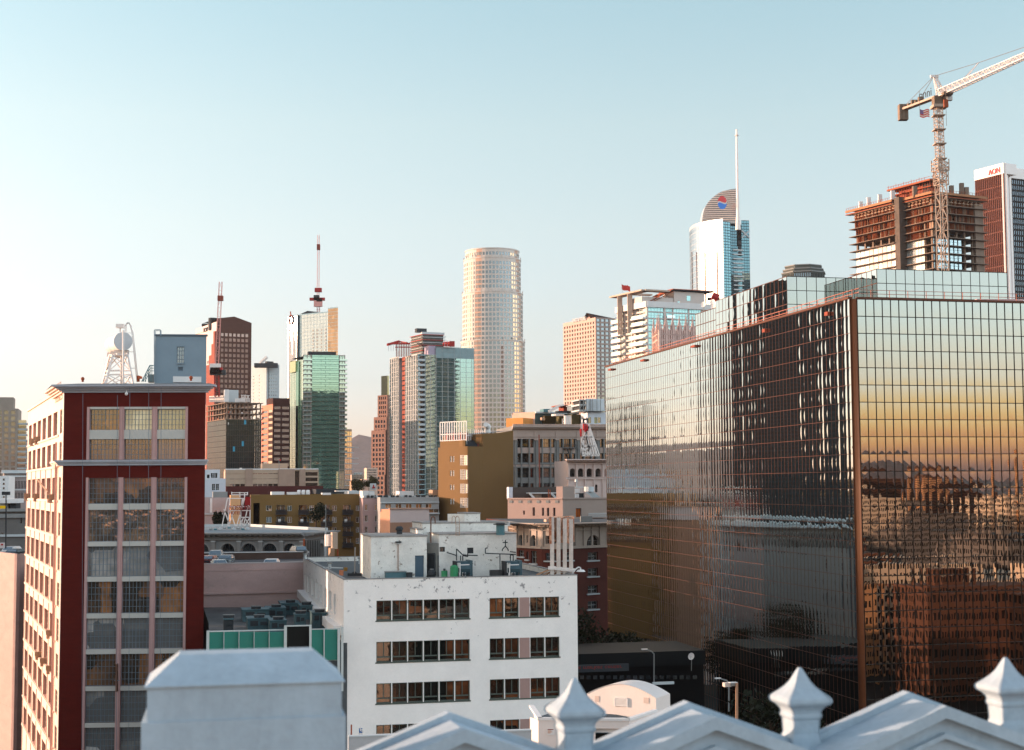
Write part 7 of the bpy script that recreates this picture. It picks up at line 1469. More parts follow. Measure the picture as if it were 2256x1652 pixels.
loose('gas_cylinder', 'smaller green gas cylinder against the machine house wall', 'cylinder', lambda b: (b.tube(P('cb', 739, 1482, 149), P('cb', 739, 1428, 149), .32, M('green_paint', (.08, .30, .16), rough=.5), n=12), b.tube(P('cb', 739, 1428, 149), P('cb', 739, 1408, 149), .12, DGREY, n=8)))
loose('gas_cylinder', 'larger green gas cylinder beside the left teal chiller', 'cylinder', lambda b: (b.tube(P('cb', 828, 1482, 148.6), P('cb', 828, 1398, 148.6), .42, MT['green_paint'], n=12), b.sphere(P('cb', 828, 1397, 148.6), .42, MT['green_paint'], sz=.6), b.tube(P('cb', 828, 1392, 148.6), P('cb', 828, 1380, 148.6), .15, TAN, n=8)))
loose('teal_box', 'long low teal metal chest in front of the stair house', 'chest', lambda b: (fbox(b, 'cb', 212, 1440, 397, 1494, 148.5, 1, M('teal_chest', (.12, .20, .22), rough=.6)), fbox(b, 'cb', 209, 1436, 400, 1442, 148.4, 1.2, GREY)))
loose('black_crate', 'small black crate beside the teal chest', 'crate', lambda b: (fbox(b, 'cb', 404, 1450, 452, 1492, 148.5, .8, DGREY), fbox(b, 'cb', 401, 1446, 455, 1452, 148.4, 1, DGREY)))
loose('louvre_box', 'low black slatted vent box between the two teal chillers', 'vent', lambda b: [fbox(b, 'cb', 1160, y, 1266, y+5, 149, .9, DGREY) for y in range(1424, 1476, 9)] + [fbox(b, 'cb', 1164, 1428, 1262, 1474, 149.1, .7, GREY)])
loose('roof_machine', 'round pump in the dark recess between the roof houses', 'machine', lambda b: (b.sphere(P('cb', 627, 1450, 149.6), .45, DGREY), b.tube(P('cb', 627, 1480, 149.6), P('cb', 627, 1410, 149.6), .2, GREY), fbox(b, 'cb', 600, 1462, 655, 1482, 149.8, 1, DGREY)))
loose('ladder_frame', 'dark steel door frame in the recess between the roof houses', 'frame', lambda b: (pbeam(b, 'cb', [(655, 1480), (655, 1272), (582, 1272)], 149.5, .12, DGREY), pbeam(b, 'cb', [(683, 1480), (683, 1290)], 149.5, .1, DGREY)))
def ant(b): pbeam(b, 'cw', [(551, 172), (556, -20)], 158, .12, GREY); [pbeam(b, 'cw', [(551, 150), (x, 178)], 158, .1, DGREY) for x in (515, 535, 570, 590)]; pbeam(b, 'cw', [(505, 172), (600, 172)], 158, .35, DGREY)
loose('roof_antenna', 'slim antenna mast on a small tripod on the dark part of the white roof', 'antenna', ant)
loose('roof_stub', 'pair of small brass pipes on the dark roof left of the antenna', 'pipe', lambda b: [b.tube(P('cw', x, 146, 160), P('cw', x+2, 120, 160), .14, M('brass', (.30, .20, .08), rough=.5, metal=.5), n=8) for x in (484, 493)])
loose('roof_stub', 'single orange pipe stub at the left edge of the dark roof', 'pipe', lambda b: b.tube(P('cw', 459, 176, 151), P('cw', 461, 140, 151), .22, M('terracotta', (.45, .20, .12)), n=8))
def billboard():
    d = 150; root = thing('billboard_frame', 'rusty panel on four tall white steel posts at the right end of the white roof', 'billboard', P('cs', 520, 1440, d)); PS = M('post_white', (.60, .53, .48), var=.2, scale=1)
    dd = (0, .8, 1.6, 2.4)
    for i, (x, y) in enumerate(((430, 966), (483, 972), (535, 978), (587, 984))):
        b = MB(); b.beam(P('cs', x, 1444, d+dd[i]), P('cs', x, y, d+dd[i]), .52, PS, h=.4); b.build('post', root)
    b = MB(); p0, p1 = P('cs', 436, 968, d-.5), P('cs', 626, 975, d+4.4); f = Face(p0, p1); zb0, zb1 = P('cs', 436, 1170, d-.5).z, P('cs', 626, 1186, d+4.4).z; rp = M('rusted_panel', (.55, .36, .27), var=.25, scale=.8, patch=((.36, .13, .07), .5, 1.3))
    b.poly([f.at(0, zb0, -.45), f.at(f.L, zb1, -.45), f.at(f.L, p1.z, -.45), f.at(0, p0.z, -.45)], rp)
    for t in (0, .33, .62, .98): f.box(b, f.L*t, f.L*t+.12, zb0-.2, p0.z, -.43, -.2, rp)
    for t in (.02, .5, .97): z = zb0+(p0.z-zb0)*t; f.box(b, 0, f.L, z, z+.12, -.43, -.25, rp)
    for i in range(5): a = f.L*i/5; b.beam(f.at(a+.1, zb0+.2, -.4), f.at(a+f.L/6, p0.z-1.8*(i % 2)-.3, -.4), .08, TAN)
    b.build('panel', root)
    b = MB()
    for i, x in enumerate((430, 483, 535, 587)): a = P('cs', x, 1390+i*6, d+dd[i]); b.beam(a, P('cs', x-130, 1444+i*2, d+dd[i]-1), .16, M('rust_brace', (.38, .24, .16))); b.box(a.x-.4, a.y-.4, a.z-.1, a.x+.4, a.y+.4, a.z+.2, WSTEEL)
    b.build('brace', root)
billboard()
loose('roof_lamp', 'white gooseneck lamp curving up at the right end of the white building roof', 'lamp', lambda b: (pbeam(b, 'cs', [(598, 1436), (605, 1420), (625, 1395), (642, 1382), (655, 1380), (664, 1386), (667, 1400)], 151, .14, WHITE), b.tube(P('cs', 667, 1400, 151), P('cs', 667, 1416, 151), .32, WHITE, r1=.5, n=12)))
# ================================================================ car deck
PW = M('pink_plaster_wall', (.50, .37, .34), var=.12, scale=.25, streak=.4, patch=((.40, .28, .25), .60, .5)); DK = M('deck_concrete', (.10, .105, .115), var=.2, scale=.2)
def deck():
    zt = zat('c4', 1350, P('c4', 500, 1350, 188)); p0, p1 = up(P('c4', -30, 1350, 186), 0), up(P('c4', 956, 1350, 190), 0); b = MB(); f = Face(p0, p1); f.box(b, 0, f.L, 0, zt, -.5, 0, PW); f.box(b, 0, f.L, zt, zt+.12, -.55, .05, M('pale_cap', (.50, .44, .42)))
    r = zat('c4', 1418, f.p); f.box(b, 0, f.L, r, r+.12, 0, .06, PW); r = zat('c4', 1612, f.p); f.box(b, 0, f.L, r, r+.25, 0, .3, PW)
    pts = [(935, 1600), (955, 1585), (960, 1630)]
    b.build('deck_wall', None, label='long pinkish plaster parapet wall of the car deck between the red and the white building', cat='wall')
    q0, q1, q2 = P('c1', -60, 362, 233), P('c1', 112, 357, 222), P('c1', 190, 366, 224); f0, f1 = Face(q0, q1), Face(q1, q2); z2 = q1.z; b = MB(); f0.box(b, 0, f0.L, 0, z2, -.5, 0, PW); f1.box(b, 0, f1.L+2, 0, z2, -.5, 0, PW)
    for y in (610, 775, 945, 1150, 1380): z = zat('c1', y, q1); f0.box(b, 0, f0.L, z, z+.08, 0, .05, PW)
    b.build('deck_wall', None, label='tall pink wall at the far left edge below the parked white cars', cat='wall')
    b = MB(); b.prism([up(p0, 0)+Vector((0, 1, 0)), up(q2, 0)+Vector((0, 2, 0)), up(q1, 0)+Vector((0, 2, 0)), up(q0, 0)+Vector((0, 3, 0)), up(q0, 0)+Vector((-60, 12, 0)), up(P('c4', -900, 1300, 262), 0), up(P('c4', 1010, 1300, 262), 0), up(p1, 0)+Vector((0, 1, 0))], 0, 30.75, DK); b.build('parking_deck', None, kind='structure')
    zt = 31.4; a0, a1 = P('c4', -30, 1268, 230), P('c4', 958, 1268, 233); f = Face(a0, a1); b = MB(); f.box(b, 0, f.L, zt-1.1, a0.z, -.4, 0, M('brown_wall', (.14, .10, .085), var=.2)); f.box(b, 0, f.L, a0.z, a0.z+.1, -.5, .1, LGREY); b.build('deck_wall', None, label='low brown wall at the back of the car deck in front of the stone arches', cat='wall')
    b = MB(); g = Face(P('c4', 605, 1275, 262), P('c4', 905, 1250, 262)); b.poly([P('c4', 600, 1282, 256), P('c4', 905, 1262, 256), P('c4', 905, 1250, 256), P('c4', 640, 1265, 256)], LGREY); b.poly([P('c4', 600, 1282, 256.3), P('c4', 905, 1262, 256.3), P('c4', 905, 1300, 256.3), P('c4', 600, 1300, 256.3)], LGREY); b.build('ramp_wall', None, label='sloping pale ramp wall in front of the fourth and fifth stone arches', cat='wall')
    return 30.75
ZD = deck()
loose('deck_sign', 'small orange and white square sign on the brown car deck wall', 'sign', lambda b: (fbox(b, 'c4', 714, 1252, 752, 1298, 244.5, .2, RUST), fbox(b, 'c4', 722, 1260, 745, 1276, 244.3, .1, WHITE), fbox(b, 'c4', 722, 1280, 745, 1288, 244.3, .1, WHITE), fbox(b, 'c4', 730, 1264, 738, 1272, 244.2, .1, DGREY)))
loose('deck_sign', 'small white square sign with red mark at the far left of the car deck', 'sign', lambda b: (fbox(b, 'c1', -2, 282, 30, 318, 234, .2, WHITE), fbox(b, 'c1', 6, 288, 20, 300, 233.8, .1, REDST)))
CARP = {}
def car(name, label, pos, rz, col, roofh=1.5, long=4.6, van=False):
    root = thing(name, label, 'car', pos, 'cars parked on the deck'); root.scale = (1.08, 1, 1.06); root.rotation_euler = (0, 0, rz); OFF[root.name] = Vector((0, 0, 0)); W = .9; m = M('car_paint_%s' % col[0], col[1], rough=.25, metal=.3, var=.03, spec=.6); b = MB()
    prof = [(-long/2, .45), (-long/2, .95), (-long/2+.9 if not van else -long/2+.6, 1.02), (-.75, roofh-.02) if not van else (-1.3, roofh), (1.3, roofh), (long/2-.25, 1.05), (long/2, .95), (long/2, .45)]
    for s in (-1, 1):
        ins = [W if z < 1.1 else W*.82 for _, z in prof]; pts = [Vector((x_*s, y_, z)) for (y_, z), x_ in zip([(p[0], p[1]) for p in prof], ins)]; b.poly(pts if s > 0 else pts[::-1], m)
    n = len(prof)
    for i in range(n):
        (y0, z0), (y1, z1) = prof[i], prof[(i+1) % n]; w0, w1 = (W if z0 < 1.1 else W*.82), (W if z1 < 1.1 else W*.82); b.poly([Vector((-w0, y0, z0)), Vector((w0, y0, z0)), Vector((w1, y1, z1)), Vector((-w1, y1, z1))], m)
    b.build('body', root); b = MB(); (y0, z0), (y1, z1) = prof[2], prof[3]
    e = .03; L2 = lambda t: (y0+(y1-y0)*t, z0+(z1-z0)*t)
    a, c = L2(.1), L2(.88); b.poly([Vector((-.74, a[0]-e, a[1]+e)), Vector((.74, a[0]-e, a[1]+e)), Vector((.66, c[0]-e, c[1]+e)), Vector((-.66, c[0]-e, c[1]+e))], GCAR); b.build('windscreen', root)
    b = MB()
    for s in (-1, 1): b.poly([Vector((s*(W-.02), y0+.5, 1.08)), Vector((s*(W-.02), long/2-.6, 1.1)), Vector((s*.76, 1.1, roofh-.1)), Vector((s*.76, y1+.15, roofh-.1))], GCAR)
    b.build('side_window', root)
    for s in (-1, 1):
        b = MB(); b.box(s*.82-.16, -long/2-.03, .66, s*.82+.06*s+.1, -long/2+.1, .85, LGREY); b.build('headlight', root)
        for yy in (-long/2+.85, long/2-.85): b = MB(); b.tube(Vector((s*.70, yy, .33)), Vector((s*.92, yy, .33)), .33, DGREY, n=14); b.build('wheel', root)
    b = MB(); b.box(-.5, -long/2-.02, .62, .5, -long/2+.05, .84, DGREY); b.build('grille', root)
    return root
GCAR = G('car_glass', (.01, .012, .014), (.02, .022, .025), .3, (.8, .95, 1))
for k_, x, y, d, rz, col, lb, van in (('c4', 235, 1310, 226, .1, ('silver', (.35, .40, .42)), 'silver minivan parked on the deck in front of the leftmost visible stone arch', True), ('c4', 318, 1338, 214, .05, ('slate', (.22, .27, .30)), 'slate grey car right of the silver minivan on the deck', False), ('c4', 175, 1338, 212, .0, ('red', (.20, .02, .02)), 'dark red car half hidden by the red building on the deck', False), ('c4', 262, 1356, 200, .3, ('pale', (.45, .5, .5)), 'pale car whose roof shows over the pink parapet below the silver minivan', False), ('c4', 692, 1362, 201, .05, ('white', (.62, .62, .62)), 'white car whose roof shows over the pink parapet near the orange sign', False), ('c4', 920, 1285, 240, .4, ('grey', (.16, .18, .19)), 'dark grey car beside the brown screen post', True), ('c1', 78, 345, 246, -.1, ('white', (.62, .62, .62)), 'white car facing the camera on the deck at the far left', True), ('c1', 97, 368, 240, -.1, ('dark', (.05, .06, .07)), 'dark car roof showing over the pink wall at the far left', False)):
    p = P(k_, x, y, d); car('parked_car', lb, Vector((p.x, p.y, ZD+.01 if d < 230 or k_ == 'c1' else max(ZD+.01, p.z-.6))), rz, col, roofh=1.62 if van else 1.45, van=van)
# low roof between red and white building, its machines and green fence wall
def low_roof():
    zr = 27.0; b = MB(); p = [P('D', 447, 1400, 186), P('D', 758, 1400, 186), P('D', 765, 1400, 143), P('D', 460, 1400, 143), P('D', 460, 1400, 164)]; b.prism([up(q, 0) for q in p], 0, zr, ASPH, top=M('dirty_roof', (.16, .155, .15), var=.5, scale=.15)); b.build('flat_roof_building', None, label='low dirty flat roof between the red building and the white building', cat='building')
    TL = M('dark_teal_machine', (.10, .16, .175), var=.3, scale=.8, rough=.55)
    bx = [((-355, 480, -290, 560), 150, 'black cabinet', 2), ((-226, 417, -40, 505), 166, 'long rear condenser', 3), ((-60, 405, 75, 500), 170, 'wide teal condenser', 3), ((-190, 478, -30, 560), 156, 'low long front unit', 3), ((-35, 492, 80, 560), 153, 'flat front unit', 3), ((40, 372, 175, 470), 174, 'largest rear teal unit', 4), ((175, 388, 262, 480), 168, 'tall narrow teal unit', 3), ((262, 440, 358, 545), 157, 'right end teal unit', 4), ((140, 450, 215, 520), 152, 'small square teal unit', 2)]
    for (x0, y0, x1, y1), dd, lb, t in bx:
        root = thing('air_handler', lb+' among the machines on the low roof', 'air unit', P('cw', (x0+x1)/2, y1, dd), 'machines on the low roof'); b = MB(); fbox(b, 'cw', x0, y0, x1, y1+40, dd, t, TL if 'black' not in lb else DGREY); fbox(b, 'cw', x0-3, y0-3, x1+3, y0+5, dd-.15, t+.3, TL); b.build('casing', root)
        b = MB(); w_ = (x1-x0); fbox(b, 'cw', x0+w_*.12, y0+15, x0+w_*.45, y0+48, dd-.05, .2, DGREY); fbox(b, 'cw', x0+w_*.55, y0+20, x0+w_*.85, y0+42, dd-.05, .2, DGREY); b.build('grille', root)
        q = P('cw', (x0+x1)/2, y0-4, dd+1); b = MB(); b.tube(q, q+Z1*.35, .55, DGREY, n=14); b.beam(q+Z1*.4-Vector((.6, 0, 0)), q+Z1*.4+Vector((.6, 0, 0)), .08, GREY); b.build('fan', root)
    loose('standpipe', 'thin dark pipe rising in front of the right end teal unit', 'pipe', lambda b: pbeam(b, 'cw', [(320, 540), (320, 442)], 147, .1, DGREY))
low_roof()
def green_wall():
    d = 141; root = thing('green_fence', 'green panelled screen wall with white posts between the red and the white building', 'fence', P('cw', 200, 760, d)); gp = M('green_panel', (.06, .24, .195), rough=.5, var=.08); wp = M('fence_post_white', (.52, .54, .52))
    xs = [-237, -180, -120, -60, 0, 62]; zb = 765
    def pn(x0, y0, x1, y1, m, nm, n=.0): b = MB(); fbox(b, 'cw', x0, y0, x1, y1, d+n, .12, m, 80); b.build(nm, root)
    x = -285
    for a, c in ((-460, -360), (-356, -255), (-251, -150), (-146, -45), (-41, 60), (254, 336), (343, 433)): pn(a, 553 if a > 100 else 570, c, 765, gp, 'green_panel')
    pn(80, 532, 238, 715, M('black_mesh', (.02, .022, .02)), 'mesh_panel'); 
    for a, c, y0 in ((-480, -460, 560), (-360, -356, 565), (-255, -251, 565), (-150, -146, 565), (-45, -41, 565), (60, 80, 525), (236, 252, 520), (336, 343, 553), (433, 450, 540), (458, 474, 535)): pn(a, y0, c, 980, wp, 'post', -.08)
    b = MB(); fbox(b, 'cw', -470, 562, 62, 570, d-.1, .2, wp, 80); fbox(b, 'cw', 66, 524, 252, 532, d-.12, .2, wp, 80); fbox(b, 'cw', 252, 548, 436, 553, d-.1, .2, wp, 80); fbox(b, 'cw', 252, 765, 436, 770, d-.1, .2, wp, 80); fbox(b, 'cw', -470, 765, 62, 772, d-.1, .2, wp, 80); b.build('rail', root)
    b = MB(); fbox(b, 'cw', -480, 772, 440, 1100, d+.4, .4, M('deep_brown', (.03, .015, .012)), 80); b.build('lower_wall', root)
green_wall()
b = MB(); pts = [(178, 300), (215, 345), (275, 405), (340, 470), (400, 530), (440, 560)]
for (x0, y0), (x1, y1) in zip(pts, pts[1:]): b.beam(P('cw', x0, y0, 186-(x0-178)*.16), P('cw', x1, y1, 186-(x1-178)*.16), .9, WB)
b.build('wall_ledge', None, label='white sloping ledge running along the foot of the white building side wall', cat='ledge')
# ================================================================ sunlit roof hut, canopy, alley
def vault():
    d = 112; st = M('lit_white_plaster', (.66, .60, .56), var=.05, scale=.6, patch=((.50, .42, .37), .68, 1.5)); p0, p1 = P('cd', 785, 800, d), None; p1 = hit(p0, 118, 'cd', 1410); f = Face(p0, p1); q = hit(p1, 30, 'cd', 1537); dep = (up(q, 0)-up(p1, 0))
    root = thing('vaulted_roof_house', 'sunlit white roof house with curved vaulted roof and slatted vent', 'building', up((p0+p1)/2, p0.z)); b = MB(); zb = zat('cd', 835, f.at(f.L, 0))-.2; ze = zat('cd', 638, f.at(f.L/2, 0)); zt = zat('cd', 530, f.at(f.L*.45, 0)); n = 20
    arc = [(f.L*i/n, ze+(zt-ze)*math.sin(math.pi*(i/n))**.9) for i in range(n+1)]
    b.poly([f.at(0, zb), f.at(f.L, zb)]+[f.at(u, z) for u, z in reversed(arc)], st); b.poly([f.at(0, zb)+dep, f.at(f.L, zb)+dep]+[f.at(u, z)+dep for u, z in reversed(arc)], st)
    for (u0, z0), (u1, z1) in zip(arc, arc[1:]): b.poly([f.at(u0, z0, .06), f.at(u1, z1, .06), f.at(u1, z1)+dep, f.at(u0, z0)+dep], st)
    for u in (0, f.L): b.poly([f.at(u, zb), f.at(u, zb)+dep, f.at(u, ze)+dep, f.at(u, ze)], st)
    b.build('wall', root)
    b = MB(); r = f.rect('cd', 1043, 660, 1147, 735); f.box(b, r[0], r[1], r[2], r[3], -.02, .02, M('vent_dark', (.20, .12, .09)))
    for i in range(7): z = r[2]+(r[3]-r[2])*(i+.35)/7; f.box(b, r[0], r[1], z, z+.13, .02, .09, WHITE)
    f.box(b, r[0]-.08, r[0], r[2], r[3], 0, .1, WHITE); f.box(b, r[1], r[1]+.08, r[2], r[3], 0, .1, WHITE); b.build('vent', root)
    for x0, y0, x1, y1 in ((857, 640, 897, 692), (1297, 655, 1345, 706)): b = MB(); r = f.rect('cd', x0, y0, x1, y1); f.box(b, r[0], r[1], r[2], r[3], 0, .03, M('blank_hatch', (.56, .47, .42))); b.build('hatch', root)
    return st
LWP = vault()
def canopy():
    d = 104; root = thing('gate_house', 'white low parapet building with dark opening below the vaulted roof house', 'building', P('cd', 345, 1050, d)); b = MB()
    A, B = P('cd', 270, 832, d+5), P('cd', 345, 852, d-1); C1 = hit(B, 95, 'cd', 1168); z = B.z; D1 = hit(C1, 30, 'cd', 1420); zp = z-.9
    b.poly([up(A, 0), up(B, 0), up(B, z), up(A, A.z)], LWP); f = Face(B, C1); zo = zat('cd', 935, f.at(f.L*.8, 0)); uo = f.ux('cd', 860, z)
    b.poly([f.at(0, 0), f.at(uo, 0), f.at(uo, z), f.at(0, z)], LWP); b.poly([f.at(uo, zo), f.at(f.L, zo), f.at(f.L, z), f.at(uo, z)], LWP); b.poly([f.at(uo, 0, -2.5), f.at(f.L+3, 0, -2.5), f.at(f.L+3, zo, -2.5), f.at(uo, zo, -2.5)], DGREY)
    b.poly([f.at(uo, zo), f.at(f.L, zo), f.at(f.L, zo, -2.5), f.at(uo, zo, -2.5)], LWP); b.poly([up(C1, zo-.2), up(D1, zo-.2), up(D1, z), up(C1, z)], LWP)
    E = A+(D1-C1)*1.6; b.poly([up(A, zp), up(B, zp), up(C1, zp), up(D1, zp), up(E, zp)], M('dark_blue_roof', (.10, .13, .15), var=.2)); 
    for p, q in ((A, B), (B, C1), (C1, D1)): h = Face(p, q); h.box(b, 0, h.L, z-.05, z+.12, -.3, .06, WHITE); b.poly([h.at(0, zp, -.3), h.at(h.L, zp, -.3), h.at(h.L, z, -.3), h.at(0, z, -.3)], LWP)
    b.build('wall', root); r = f.rect('cd', 422, 935, 490, 990); b = MB(); f.box(b, r[0], r[1], r[2], r[3], .02, .06, WHITE)
    for t, w_ in ((.82, .9), (.6, .6), (.42, .75), (.25, .5)): z0 = r[2]+(r[3]-r[2])*t; f.box(b, r[0]+.06, r[0]+(r[1]-r[0])*w_, z0, z0+.06, .06, .07, BR3 if t > .8 else PINKST)
    b.build('notice_board', root); b = MB(); q = P('cd', 1155, 862, d-.5); b.tube(q, q+Vector((-.7, -.4, -.25)), .14, DGREY, n=10); b.beam(q, q+Vector((.3, .5, .1)), .08, DGREY); b.build('security_camera', root)
    b = MB(); fbox(b, 'cd', 880, 885, 935, 935, d-.6, .3, LGREY); b.build('light_box', root)
    b = MB(); pbeam(b, 'cd', [(1035, 1040), (1035, 945)], d+.5, .1, M('yellow_pipe', (.40, .30, .08))); pbeam(b, 'cd', [(1028, 950), (1050, 975)], d+.5, .06, MT['yellow_pipe']); b.build('gate_post', root)
canopy()
def lampA(b): pbeam(b, 'cd', [(2137, 1000), (2137, 522)], 100, .16, M('warm_pole', (.40, .26, .18))); fbox(b, 'cd', 2030, 524, 2088, 560, 100, .45, M('lamp_head', (.52, .46, .42))); fbox(b, 'cd', 2086, 530, 2140, 552, 100, .3, GREY); fbox(b, 'cd', 2080, 520, 2146, 526, 99.9, .4, LGREY)
loose('street_lamp', 'tall street lamp with box shaped head rising behind the white finials', 'street lamp', lampA)
def hsign():
    root = thing('parking_sign', 'small blue wheelchair parking sign on a pole in front of the white building', 'sign', P('cw', 594, 1380, 100)); b = MB(); fbox(b, 'cw', 583, 1238, 606, 1291, 100, .05, M('sign_blue', (.03, .14, .32))); b.build('panel', root)
    b = MB(); pbeam(b, 'cw', [(594, 1400), (594, 1291)], 100.1, .07, GREY); b.build('pole', root); b = MB(); c = P('cw', 593, 1253, 99.9); s = .17
    n = 12; 
    for i in range(9): a0, a1 = -2.4+i*.42, -2.4+(i+1)*.42; b.beam(c+Vector((math.cos(a0)*s, 0, math.sin(a0)*s-.08)), c+Vector((math.cos(a1)*s, 0, math.sin(a1)*s-.08)), .045, WHITE)
    b.beam(c+Vector((-.02, 0, .18)), c+Vector((0, 0, -.02)), .05, WHITE); b.beam(c+Vector((0, 0, -.02)), c+Vector((.13, 0, -.04)), .04, WHITE); b.beam(c+Vector((.13, 0, -.04)), c+Vector((.18, 0, -.18)), .04, WHITE); b.beam(c+Vector((-.02, 0, .26)), c+Vector((-.02, 0, .2)), .07, WHITE)
    for y in (1272, 1278, 1284): q = P('cw', 586, y, 99.9); b.beam(q, P('cw', 602 if y != 1278 else 597, y, 99.9), .04, WHITE)
    b.build('symbol', root)
hsign()
loose('marker_post', 'thin orange marker post on the low wall left of the blue parking sign', 'post', lambda b: (pbeam(b, 'cw', [(529, 1330), (530, 1212)], 99, .09, RUST), fbox(b, 'cw', 522, 1315, 538, 1345, 98.8, .3, LGREY)))
def lowwall(b):
    q = P('cw', 510, 1312, 98); h = Face(q, hit(q, 80, 'cw', 1780)); zz = zat('cw', 1300, q); h.box(b, 0, h.L, 0, zz, -.4, 0, M('low_white_wall', (.44, .44, .44), var=.1)); h.box(b, 0, h.L, zz, zz+.08, -.45, .05, LGREY)
loose('boundary_wall', 'low pale yard wall at the foot of the white building', 'wall', lowwall)
# dark alley between the white building and the mirrored building
tree(P('D', 1310, 1560, 225), 15, 7, 'large dark tree at the left of the shaded street beside the white building', 5, 3000, .32)
tree(P('D', 1372, 1575, 228), 13, 6, 'large dark tree in the shaded street nearer to the mirror glass wall', 6, 2400, .32)
tree(P('D', 1700, 1700, 145), 9, 5, 'dark street tree at the foot of the mirror glass wall', 7, 1200, .3)
def market():
    d = 205; root = thing('market_building', 'low dark building with a long grey sign board reading market center in red', 'building', P('cd', 705, 500, d)); b = MB(); q = P('cd', 560, 345, d); f = Face(q, hit(q, 78, 'cd', 1850)); dk = M('dim_wall', (.02, .018, .018), var=.2)
    f.box(b, 0, f.L, 0, q.z-.8, -12, -.6, dk); f.box(b, 0, f.L, q.z-.8, q.z+1.2, -13, .1, M('dim_roof', (.025, .028, .03))); b.build('wall', root)
    b = MB(); s = Face(P('cd', 640, 430, d-1.4), hit(P('cd', 640, 430, d-1.4), 78, 'cd', 1158)); z0, z1 = zat('cd', 428, s.p), zat('cd', 362, s.p); s.box(b, 0, s.L, z0, z1, 0, .3, M('sign_grey', (.10, .11, .12))); b.build('sign_board', root)
    text(root, 'california market center', s, s.ux('cd', 500, 20), s.ux('cd', 1095, 20), z0+.8, z1-.7, M('sign_text_red', (.36, .09, .08)), n=.33, ext=.02)
    b = MB()
    for i, x in enumerate(range(600, 1800, 60)): fbox(b, 'cd', x, 455, x+38, 490, d+.2, .2, GMID if i % 3 else GDARK)
    b.build('shop_window', root)
market()
dish('cd', 1725, 282, 206, .5, 'round dish antenna on the low dark market building roof in the shaded street', 2)
def sl(x0, y0, x1, y1, lb, d): loose('street_lamp', lb, 'street lamp', lambda b: (pbeam(b, 'cd', [(x1, y1+260), (x1, y1), (x1-20, y0+18), (x0+50, y0+3)], d, .14, GREY), fbox(b, 'cd', x0, y0-4, x0+52, y0+5, d, .4, WHITE)))
sl(1282, 220, 1390, 260, 'curved arm street lamp over the low dark market building', 190); sl(1945, 482, 2065, 520, 'curved arm street lamp deep in the shaded street left of the box headed lamp', 170)
loose('light_panel', 'thin white lit strip above the vaulted roof house in the shaded street', 'sign', lambda b: fbox(b, 'cd', 1380, 518, 1572, 540, 165, .3, LGREY))

